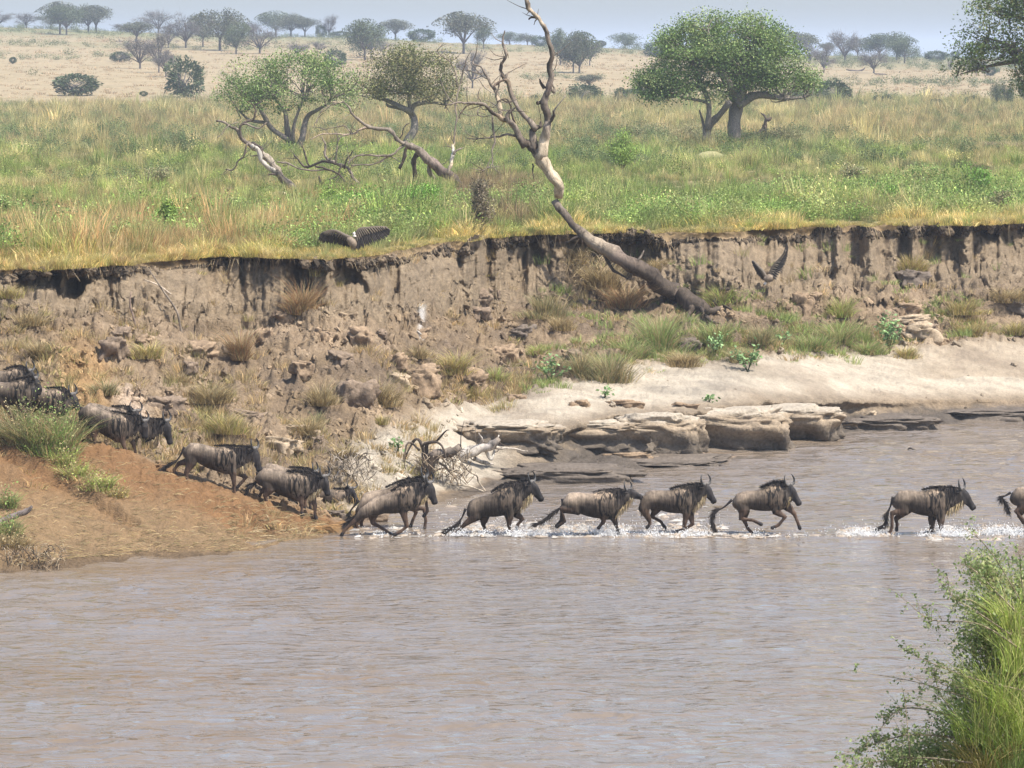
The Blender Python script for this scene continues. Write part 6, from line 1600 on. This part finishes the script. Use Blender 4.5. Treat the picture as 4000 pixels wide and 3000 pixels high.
wildebeest(z2, 97.9, (435, 218), (815, 262), (1085, 290), (1148, 530), [[(410, 430), (355, 545), (368, 620), (378, 678)], [(420, 410), (265, 450), (215, 520), (235, 570)]],
 [[(860, 540), (872, 650), (874, 740), (876, 810)], [(900, 540), (1000, 600), (940, 660), (905, 700)]], [(330, 330), (260, 400), (150, 470), (60, 530)],
 'grey brown wildebeest striding down the trodden slope, alone', yaw=20, pale=1.1, seed=11, group='wildebeest running down the slope', deep=.98)
wildebeest(z1, 98.6, (660, 330), (900, 405), (1035, 455), (1045, 575), [[(690, 500), (680, 570), (690, 620), (700, 665)], [(640, 500), (620, 560), (600, 600), (590, 640)]],
 [[(880, 560), (900, 640), (930, 700), (950, 745)], [(920, 560), (960, 620), (975, 690), (960, 750)]], [(600, 420), (570, 470), (545, 520), (530, 560)],
 'nearest wildebeest of the first descending group, rump in the grass', yaw=20, pale=1.0, seed=12, group='wildebeest running down the slope', beard=.15)
wildebeest(z1, 99.8, (800, 350), (1030, 430), (1195, 455), (1228, 618), [[(830, 520), (800, 580), (800, 620), (800, 650)], [(790, 520), (770, 570), (760, 610), (750, 650)]],
 [[(1010, 590), (975, 650), (965, 700), (965, 740)], [(1050, 590), (1090, 655), (1060, 700), (1040, 730)]], None,
 'front wildebeest of the first descending group, dark face in full profile', yaw=20, pale=.85, seed=13, group='wildebeest running down the slope')
wildebeest(z1, 101.2, (660, 320), (880, 350), (975, 385), (1010, 480), [[(690, 470), (680, 530), (690, 580), (700, 620)], [(640, 470), (620, 530), (600, 570), (590, 610)]],
 [[(860, 520), (900, 600), (910, 640), (920, 680)], [(890, 520), (920, 600), (930, 640), (940, 680)]], None,
 'farthest wildebeest of the first descending group, horns above the others', yaw=40, pale=.9, seed=14, group='wildebeest running down the slope', beard=0)
wildebeest(z1, 99.0, (190, 185), (400, 215), (520, 265), (570, 370), [[(200, 360), (180, 410), (170, 440), (160, 480)], [(230, 360), (210, 410), (200, 440), (195, 480)]],
 [[(390, 400), (400, 460), (400, 510), (400, 560)], [(410, 400), (430, 460), (430, 510), (430, 560)]], None,
 'pale wildebeest almost hidden by the thick green grass', yaw=20, pale=1.3, seed=15, group='wildebeest running down the slope', beard=0)
wildebeest(z1, 98.4, (-75, 170), (150, 150), (250, 150), (290, 230), [[(20, 300), (60, 360), (90, 420), (95, 455)], [(-30, 300), (-60, 380), (-40, 430), (-30, 470)]],
 [[(150, 350), (190, 400), (180, 440), (160, 485)], [(170, 350), (210, 400), (220, 440), (210, 480)]], [(-130, 250), (-150, 300), (-160, 350)],
 'brown wildebeest cut by the left edge, hind legs on the slope', yaw=10, pale=.85, seed=16, group='wildebeest running down the slope', beard=0, L=1.5)
wildebeest(z1, 102.0, (-120, 95), (120, 65), (215, 95), (255, 180), [[(-60, 250), (-80, 300), (-70, 350), (-60, 380)], [(-100, 250), (-120, 300), (-110, 350), (-100, 380)]],
 [[(110, 240), (120, 300), (120, 340), (120, 370)], [(130, 240), (150, 300), (160, 340), (160, 370)]], None,
 'topmost wildebeest at the left edge, only its back showing', yaw=20, pale=1.1, seed=17, group='wildebeest running down the slope', beard=0)
wildebeest(z6, DW, (2160, 318), (2600, 300), (2850, 330), (3000, 560), [[(2200, 560), (2105, 620), (2195, 720), (2260, 780)], [(2230, 560), (2160, 690), (2230, 800), (2330, 900)]],
 [[(2620, 700), (2700, 800), (2650, 880), (2600, 940)], [(2650, 700), (2750, 780), (2790, 860), (2800, 930)]], [(2045, 420), (1985, 430), (1940, 455), (1975, 520), (2020, 630)],
 'wildebeest running out of the picture at the right edge', yaw=20, pale=1.05, seed=18)

# ============================================================ SPLASHES AND FOAM
g = np.random.default_rng(91)
def foam_patch(name, x0, x1, y0, y1, n, label, hmax=.25):
    """churned white water: low ragged crests, thrown sheets and droplets"""
    mbf = MB()
    import bmesh
    o0 = P((x0 + x1) / 2, y1, DW); o0.z = 0
    n = int(n * .40); cl_ = g.uniform(x0, x1, 7); xs = np.clip(np.where(g.uniform(0, 1, n) < .65, cl_[g.integers(0, 7, n)] + g.normal(0, 26, n), g.uniform(x0, x1, n)), x0, x1)
    for i in range(n):
        y = y0 + (y1 - y0) * g.uniform() ** .8; dd = (CAM_H) / (CAM_H - zat(y, 1.0)); X = (xs[i] - 2000) / F * dd
        L = g.uniform(.03, .20); w = g.uniform(.015, .055); h = g.uniform(.012, .07)
        a = g.uniform(-.35, .35); m_ = 6; t = np.linspace(-1, 1, m_)
        px_ = X + t * L * math.cos(a) + g.normal(0, .015, m_); py_ = dd + t * L * math.sin(a) + g.normal(0, .03, m_)
        prof = (1 - t ** 2) ** .6
        V = []
        for k in range(m_):
            hh = h * prof[k] * g.uniform(.5, 1.3)
            V += [(px_[k], py_[k] - w * prof[k] - .004, .006), (px_[k], py_[k], .012 + hh), (px_[k], py_[k] + w * prof[k] + .004, .006)]
        Q = []
        for k in range(m_ - 1):
            b_ = k * 3; Q += [(b_, b_ + 3, b_ + 4, b_ + 1), (b_ + 1, b_ + 4, b_ + 5, b_ + 2)]
        c_ = np.array((.40, .365, .32)) * g.uniform(.7, 1.15) if g.uniform() < .55 else np.array((.34, .27, .20))
        mbf.add(np.array(V) - np.array(o0), Q, None, c_)
    for i in range(int(n * 1.8)):
        x = x0 + (x1 - x0) * g.uniform(); y = g.uniform(y0, y1); dd = CAM_H / (CAM_H - zat(y, 1.0)); X = (x - 2000) / F * dd
        z = hmax * g.uniform() ** 2.6 + .02; s_ = g.uniform(.006, .02)
        V = np.array([(X + s_, dd, z), (X - s_ * .5, dd + s_, z - s_ * .4), (X - s_ * .5, dd - s_, z - s_ * .4), (X + g.normal(0, s_), dd, z + s_ * g.uniform(1, 3))])
        mbf.add(V - np.array(o0), None, [(0, 1, 2), (0, 3, 1), (1, 3, 2), (2, 3, 0)], (.6, .58, .55))
    o = link(name, mbf.mesh(name, M['foam'], False), None, o0); tag(o, label, 'splash', None, 'stuff')
def plume(mbf, cx, d0, w, h, lean, n):
    for i in range(int(n * 1.7)):
        a = g.normal(lean, .55); L = h * g.uniform(.3, 1.0); x0_ = cx + g.normal(0, w * .4)
        t = np.linspace(0, 1, 5); px_ = x0_ + math.sin(a) * L * t; pz = L * (math.cos(a) * t - .45 * t * t) + .01; py_ = d0 + g.normal(0, .10) + g.normal(0, .05) * t
        ww = g.uniform(.004, .014) * (1 - t * .8)
        tube(mbf, np.stack([px_, py_ + 0 * t, pz], 1), ww, n=4, col=(.84, .82, .79), caps=False)
        for j in range(6):
            s_ = g.uniform(.006, .016); q = np.array((px_[-1] + g.normal(0, .08), d0 + g.normal(0, .12), max(.02, pz[-1] + g.normal(0, .06))))
            V = np.array([(s_, 0, 0), (-s_ * .5, s_, 0), (-s_ * .5, -s_, 0), (0, 0, s_ * 2)]) + q
            mbf.add(V, None, [(0, 1, 2), (0, 3, 1), (1, 3, 2), (2, 3, 0)], (.88, .87, .85))
foam_patch('churned_water', 1750, 2150, 2040, 2098, 330, 'churned white water around the wading dark wildebeest')
foam_patch('churned_water', 2120, 2440, 2052, 2100, 420, 'broad white wash under the dripping wildebeest')
foam_patch('churned_water', 2430, 2830, 2050, 2102, 330, 'white wash between the two galloping wildebeest')
foam_patch('churned_water', 2830, 3420, 2082, 2104, 170, 'thin foam line reaching toward the separate wildebeest')
foam_patch('churned_water', 3300, 3530, 2065, 2102, 200, 'white splash behind the separate wildebeest')
foam_patch('churned_water', 3640, 4120, 2055, 2112, 430, 'foaming trail between the last two wildebeest')
foam_patch('churned_water', 1380, 1760, 2060, 2104, 130, 'shallow ripples and foam where the pair enters the river', .1)
foam_patch('churned_water', 1700, 2900, 1950, 2050, 120, 'scattered foam flecks on the water behind the herd', .05)
mbf = MB()
for (x, w, h, lean, n) in [(1790, .25, .25, -.3, 16), (1890, .2, .22, .2, 14), (2010, .3, .35, .5, 30), (2060, .2, .4, .7, 18), (2105, .3, .3, -.2, 22), (2220, .3, .3, -.4, 22), (2340, .3, .5, 0, 34), (2410, .25, .4, .4, 26), (2370, .3, .35, .2, 26), (2560, .3, .25, -.3, 16), (2670, .3, .3, .3, 22), (2740, .3, .28, 0, 16),
                         (2960, .2, .12, 0, 8), (3370, .35, .32, -.5, 36), (3430, .3, .25, -.2, 24), (3700, .3, .38, .5, 36), (3760, .4, .3, .6, 30), (3890, .3, .45, .3, 36), (3960, .3, .45, .1, 34), (3620, .2, .15, 0, 12), (1480, .15, .1, 0, 8)]:
    dd = CAM_H / (CAM_H - zat(2090, 1.0)) - .2; plume(mbf, (x - 2000) / F * dd, dd, w, h, lean, n)
o = link('splash', mbf.mesh('splash', M['foam'], True)); tag(o, 'jets and drops of water thrown up by the galloping legs', 'splash', None, 'stuff')
# dust kicked up at the river entry
mbf = MB()
for i in range(240):
    x = g.uniform(1250, 1420); p = bank_at(x, 2085); L = g.uniform(.05, .3)
    tube(mbf, [p, p + Vector((-L * .8, 0, L * .7)), p + Vector((-L * 1.5, 0, L * .7))], [.008, .01, .004], n=3, col=(.42, .25, .11), caps=False)
o = link('kicked_mud', mbf.mesh('kicked_mud', M['bank'])); tag(o, 'orange mud kicked up behind the hind legs at the river entry', 'mud', None, 'stuff')

# ============================================================ VULTURES
def feather(mbv, a, b, w, colr, dz=0.0):
    a, b = np.array(a), np.array(b); d_ = b - a; L = np.linalg.norm(d_); d_ /= L
    e = np.cross(d_, (0, 1, 0.15)); e /= np.linalg.norm(e); n_ = np.cross(d_, e) * w * .25
    t = np.array((0, .3, .8, 1.0)); ww = np.array((.4, 1, .8, .1)) * w / 2
    V = []
    for k in range(4):
        c_ = a + d_ * L * t[k] + np.array((0, 0, -.02 * t[k] ** 2)); V += [c_ - e * ww[k], c_ + n_, c_ + e * ww[k], c_ - n_]
    Q = []
    for k in range(3):
        b_ = k * 4
        for j in range(4): Q.append((b_ + j, b_ + (j + 1) % 4, b_ + 4 + (j + 1) % 4, b_ + 4 + j))
    mbv.add(V, Q, None, colr)
def vulture(o, d, body, neck, wings, label, feet=None):
    W = lambda q, l=0: np.array(P(o[0] + q[0] / o[2], o[1] + q[1] / o[2], d + l))
    base = W(body[-1]); root = empty('vulture', base); tag(root, label, 'vulture', 'vultures at the cliff')
    mbv = MB(); tube(mbv, [W(q) - base for q in body], [.05, .15, .16, .06], n=10, col=(.22, .165, .115), sub=3)
    tube(mbv, [W(neck[0]) - base, W(neck[1]) - base, W(neck[2]) - base], [.09, .05, .055], n=8, col=[(.5, .42, .34), (.62, .55, .48), (.72, .68, .62)], sub=3)
    link('body', mbv.mesh('body', M['feather'], True), root)
    mbv = MB(); tube(mbv, [W(neck[2]) - base, W(neck[3]) - base], [.03, .008], n=6, col=(.06, .05, .045)); link('beak', mbv.mesh('beak', M['horn']), root)
    for arm, tips, dl in wings:
        wr = bpy.data.objects.new('wing', None)
        mbv = MB(); A_ = catmull([W(q, dl * i) - base for i, q in enumerate(arm)], 8)
        tube(mbv, A_, np.linspace(.085, .035, len(A_)), np.linspace(.05, .02, len(A_)), n=7, col=(.13, .10, .07), side=(0, 1, 0))
        wing = link('wing', mbv.mesh('wing', M['feather'], True), root)
        n = 26; T_ = catmull([W(q, dl * len(arm) * .8) - base for q in tips], 10)
        for i in range(n):
            t = i / (n - 1); a = A_[int((.1 + .9 * t ** .8) * (len(A_) - 1))]; b = T_[int(t * (len(T_) - 1))]
            mf = MB(); feather(mf, a, a + (b - a) * random.uniform(.93, 1.04), .085 if t < .6 else .07, random.choice(((.035, .028, .024), (.045, .036, .03), (.028, .022, .019))))
            link('feather', mf.mesh('feather', M['feather']), wing)
        for i in range(16):
            t = i / 15; a = A_[int(t * (len(A_) - 1))]; b = T_[int(t * (len(T_) - 1))]
            mf = MB(); feather(mf, a + np.array((0, -.03, .01)), a + (b - a) * .38 + np.array((0, -.03, 0)), .07, random.choice(((.13, .10, .07), (.10, .08, .058)))); link('covert', mf.mesh('covert', M['feather']), wing)
    if feet:
        for f in feet:
            mf = MB(); tube(mf, [W(q) - base for q in f], [.02, .015, .02], n=5, col=(.1, .09, .08)); link('leg', mf.mesh('leg', M['horn']), root)
vz = (1000, 800, 2.074)
p_ = bank_at(1390, 985)
vulture(vz, p_.y + .7, [(735, 275), (765, 290), (790, 320), (785, 372)], [(800, 260), (800, 240), (788, 226), (770, 240)],
 [([(805, 265), (840, 205), (900, 192), (980, 183), (1050, 182)], [(820, 375), (880, 345), (940, 315), (1000, 295), (1050, 270), (1085, 240), (1088, 205)], -.03),
  ([(775, 275), (720, 250), (650, 215), (590, 212), (560, 220)], [(755, 345), (700, 335), (640, 322), (580, 315), (530, 305), (505, 280), (515, 240)], .04)],
 'vulture standing on the cliff edge with both dark wings spread', [[(780, 330), (782, 360), (790, 385)], [(795, 330), (800, 360), (810, 385)]])
vz = (2000, 800, 2.074)
vulture(vz, bank_at(3015, 1100).y - 1.4, [(2040, 590), (2065, 600), (2095, 590), (2130, 575)], [(2070, 605), (2060, 625), (2045, 645), (2035, 655)],
 [([(2085, 585), (2120, 500), (2170, 440), (2210, 390)], [(2140, 600), (2190, 520), (2215, 470), (2235, 400), (2240, 340), (2230, 300)], -.05),
  ([(2060, 590), (2030, 540), (1995, 500), (1965, 465)], [(2030, 610), (1995, 570), (1975, 540), (1955, 500), (1945, 470), (1940, 450)], .05)],
 'vulture flying low in front of the right cliff with wings raised')
# a scrap of driftwood floating on the river
p = P(3560, 1756, CAM_H / (CAM_H - zat(1756, 1.0))); mbp = MB()
tube(mbp, [(-.12, 0, .0), (-.04, .02, .05), (.03, 0, .02), (.13, 0, .01)], [.02, .03, .02, .01], n=6, col=(.05, .04, .035), sub=2)
o = link('floating_stick', mbp.mesh('floating_stick', M['dead'], True), None, p); tag(o, 'tiny dark stick floating on the far water', 'stick')

# ============================================================ NEAR BUSH, LOWER RIGHT
DN = 25.0
def near_z(X, Y): return 11.2 - 0.165 * max(0, min(30, Y)) - .05
def bough(root_name, label, path, d, leafed=True, w=9, seed=0, leaf=.045, pal=((.27, .33, .13), (.22, .28, .10), (.34, .38, .17)), colr=(.30, .24, .16), stalks=1.0):
    g = np.random.default_rng(seed)
    pts = [np.array(P(x, y, d + (random.uniform(-.15, .15) if i else 0))) for i, (x, y) in enumerate(path)]
    b = pts[0]; root = empty(root_name, b); tag(root, label, 'branch', 'leafy branches of the near bank')
    ms, ml = MB(), MB(); pc = catmull([p_ - b for p_ in pts], 8); m_ = len(pc); k = PPM(d)
    tube(ms, pc, np.linspace(w, 2.2, m_) / k / 2, n=5, col=colr)
    C0, D0 = [], []
    L_ = np.linalg.norm(pc[-1] - pc[0])
    for i in range(int(26 * L_ * stalks) + 5):
        t = g.uniform(.12, 1); j = min(m_ - 2, int(t * (m_ - 1))); s0 = pc[j]; dr = pc[j + 1] - pc[j]; dr /= np.linalg.norm(dr)
        dd = dr * g.uniform(.2, 1) + g.normal(0, .7, 3); dd /= np.linalg.norm(dd); l = g.uniform(.04, .16)
        e = s0 + dd * l
        tube(ms, [s0, (s0 + e) / 2 + (0, 0, .005), e], [.0022, .0018, .001], n=3, col=colr, caps=False)
        for q in range(g.integers(6, 12)): C0.append(s0 + (e - s0) * g.uniform(.2, 1.1) + g.normal(0, .012, 3))
    link('twigs', ms.mesh('twigs', M['dead']), root)
    if leafed: leaves(ml, np.array(C0), 0, leaf * .66, pal, seed, .9, -.3); link('leaves', ml.mesh('leaves', M['nearleaf']), root)
for i, (pth, lab, kw) in enumerate([
 ([(4020, 2560), (3830, 2440), (3640, 2420), (3530, 2340), ], 'leafy sprig over the water, upper one, beside the near bush', dict(w=8)),
 ([(4010, 2700), (3800, 2650), (3640, 2590), (3530, 2540)], 'long thin sprig with leaflets only toward its tip', dict(w=8)),
 ([(4000, 2820), (3760, 2720), (3560, 2660), (3310, 2618)], 'longest thin twig crossing the water to the left', dict(w=6, stalks=.5)),
 ([(3900, 2860), (3700, 2790), (3520, 2770), (3420, 2870), (3330, 2960)], 'arching leafy branch above the bottom edge', dict(w=10, stalks=1.4)),
 ([(3900, 2900), (3720, 2880), (3560, 2870), (3430, 2900), (3280, 2950)], 'leafy branch lying low over the water at the bottom', dict(w=10, stalks=1.6)),
 ([(3800, 2980), (3600, 2960), (3420, 2975), (3230, 3010)], 'lowest leafy branch along the bottom edge', dict(w=9, stalks=1.8)),
 ([(3560, 3020), (3550, 2900), (3540, 2780), (3530, 2705)], 'upright bare twig rising above the low branches', dict(w=6, stalks=.3)),
 ([(4000, 2420), (3900, 2320), (3820, 2240), (3770, 2200)], 'sprig at the shoulder of the near bush', dict(w=9, stalks=1.6)),
 ([(3990, 2350), (3900, 2200), (3840, 2120), (3800, 2085), (3740, 2050)], 'thin arching bare twig reaching up over the last splash', dict(w=5, stalks=.15)),
 ([(4010, 2400), (3990, 2260), (3985, 2180), (3968, 2110)], 'pale grass stalk standing at the right edge', dict(w=6, stalks=.15)),
 ([(3950, 2480), (3800, 2380), (3720, 2330), (3700, 2250)], 'leafy sprig curling upward at the left of the near bush', dict(w=7)),
 ([(3960, 2520), (3850, 2380), (3770, 2340), (3730, 2345)], 'short brown sprig in the middle of the near bush', dict(w=8)),
 ([(3900, 2760), (3800, 2700), (3700, 2680), (3620, 2640)], 'middle leafy sprig over the water', dict(w=7, stalks=1.2)),
 ([(3950, 2950), (3800, 2860), (3680, 2720), (3640, 2600)], 'slender upright sprig at the lower bush', dict(w=7, stalks=.8))]):
    bough('leafy_branch', lab, pth, DN - .3 + .05 * (i % 5), seed=500 + i, **kw)
# the bush itself
b0 = Vector((P(3960, 3050, DN).x, DN, near_z(0, DN))); root = empty('near_bush', b0); tag(root, 'thick leafy bush and grass filling the lower right corner', 'bush')
ms, ml = MB(), MB(); g = np.random.default_rng(77); C0 = []
cloud = [(3990, 2300, 80, 80), (3950, 2450, 80, 110), (4020, 2560, 130, 160), (3920, 2650, 90, 90), (3960, 2780, 130, 120), (3880, 2900, 110, 100), (4080, 2420, 110, 200), (4080, 2750, 140, 260), (3760, 2960, 80, 50), (3920, 3000, 160, 90), (3860, 2230, 35, 50), (3900, 2540, 60, 70), (3810, 2500, 60, 50), (3790, 2680, 70, 60), (3760, 2830, 70, 70), (3850, 2380, 50, 60), (3650, 2930, 70, 40), (3870, 2760, 90, 90), (3520, 2960, 70, 25)]
for (x, y, rx, ry) in cloud:
    c0 = np.array(P(x, y, DN + .25)) - np.array(b0); k = PPM(DN)
    for j in range(16):
        u = g.normal(0, 1, 3); u /= np.linalg.norm(u); e = c0 + u * (rx / k, .30, ry / k) * g.uniform(.5, 1)
        s0 = np.array((c0[0] * .8 + .3, c0[1], max(0, c0[2] - 1.1)))
        tube(ms, [s0, (s0 + e) / 2 + g.normal(0, .05, 3), e], [.008, .005, .002], n=4, col=(.32, .26, .16), caps=False, sub=3)
        for q in range(85): C0.append(e + g.normal(0, .075, 3) + (c0 - e) * g.uniform(0, .6))
leaves(ml, np.array(C0), 0, .030, ((.30, .37, .13), (.22, .29, .10), (.36, .42, .17), (.38, .37, .18), (.46, .43, .22)), 5, .9)
link('stems', ms.mesh('stems', M['dead']), root); link('foliage', ml.mesh('foliage', M['nearleaf']), root)
for i, (x, y, w, h, pal, lab) in enumerate([(3990, 2620, 150, 480, LIME, 'tall bright grass blades at the right edge, upper'), (3960, 3020, 220, 520, GREEN, 'tall green grass blades in the lower right corner'), (3840, 3040, 150, 300, YELL, 'yellowing grass blades at the bottom of the near bush'),
                                            (4030, 2900, 160, 520, LIME, 'broad bright grass blades against the right edge, lower'), (3720, 3060, 90, 160, YELL, 'small yellow grass bunch at the bottom edge'), (3900, 2780, 200, 420, LIME, 'feathery pale grass in the middle of the near bush'), (3830, 2900, 200, 340, LIME, 'feathery pale grass low in the near bush'), (3950, 2450, 130, 260, LIME, 'feathery grass at the top of the near bush')]):
    p = P(x, y, DN - .2); k = PPM(DN); mb = MB(); blades(mb, 210, w / k / 2, h / k * .95, .0062, .9, pal, 900 + i, segs=3)
    o = link('near_grass', mb.mesh('near_grass', M['blade']), None, p); tag(o, lab, 'grass', 'grass blades of the near bank')
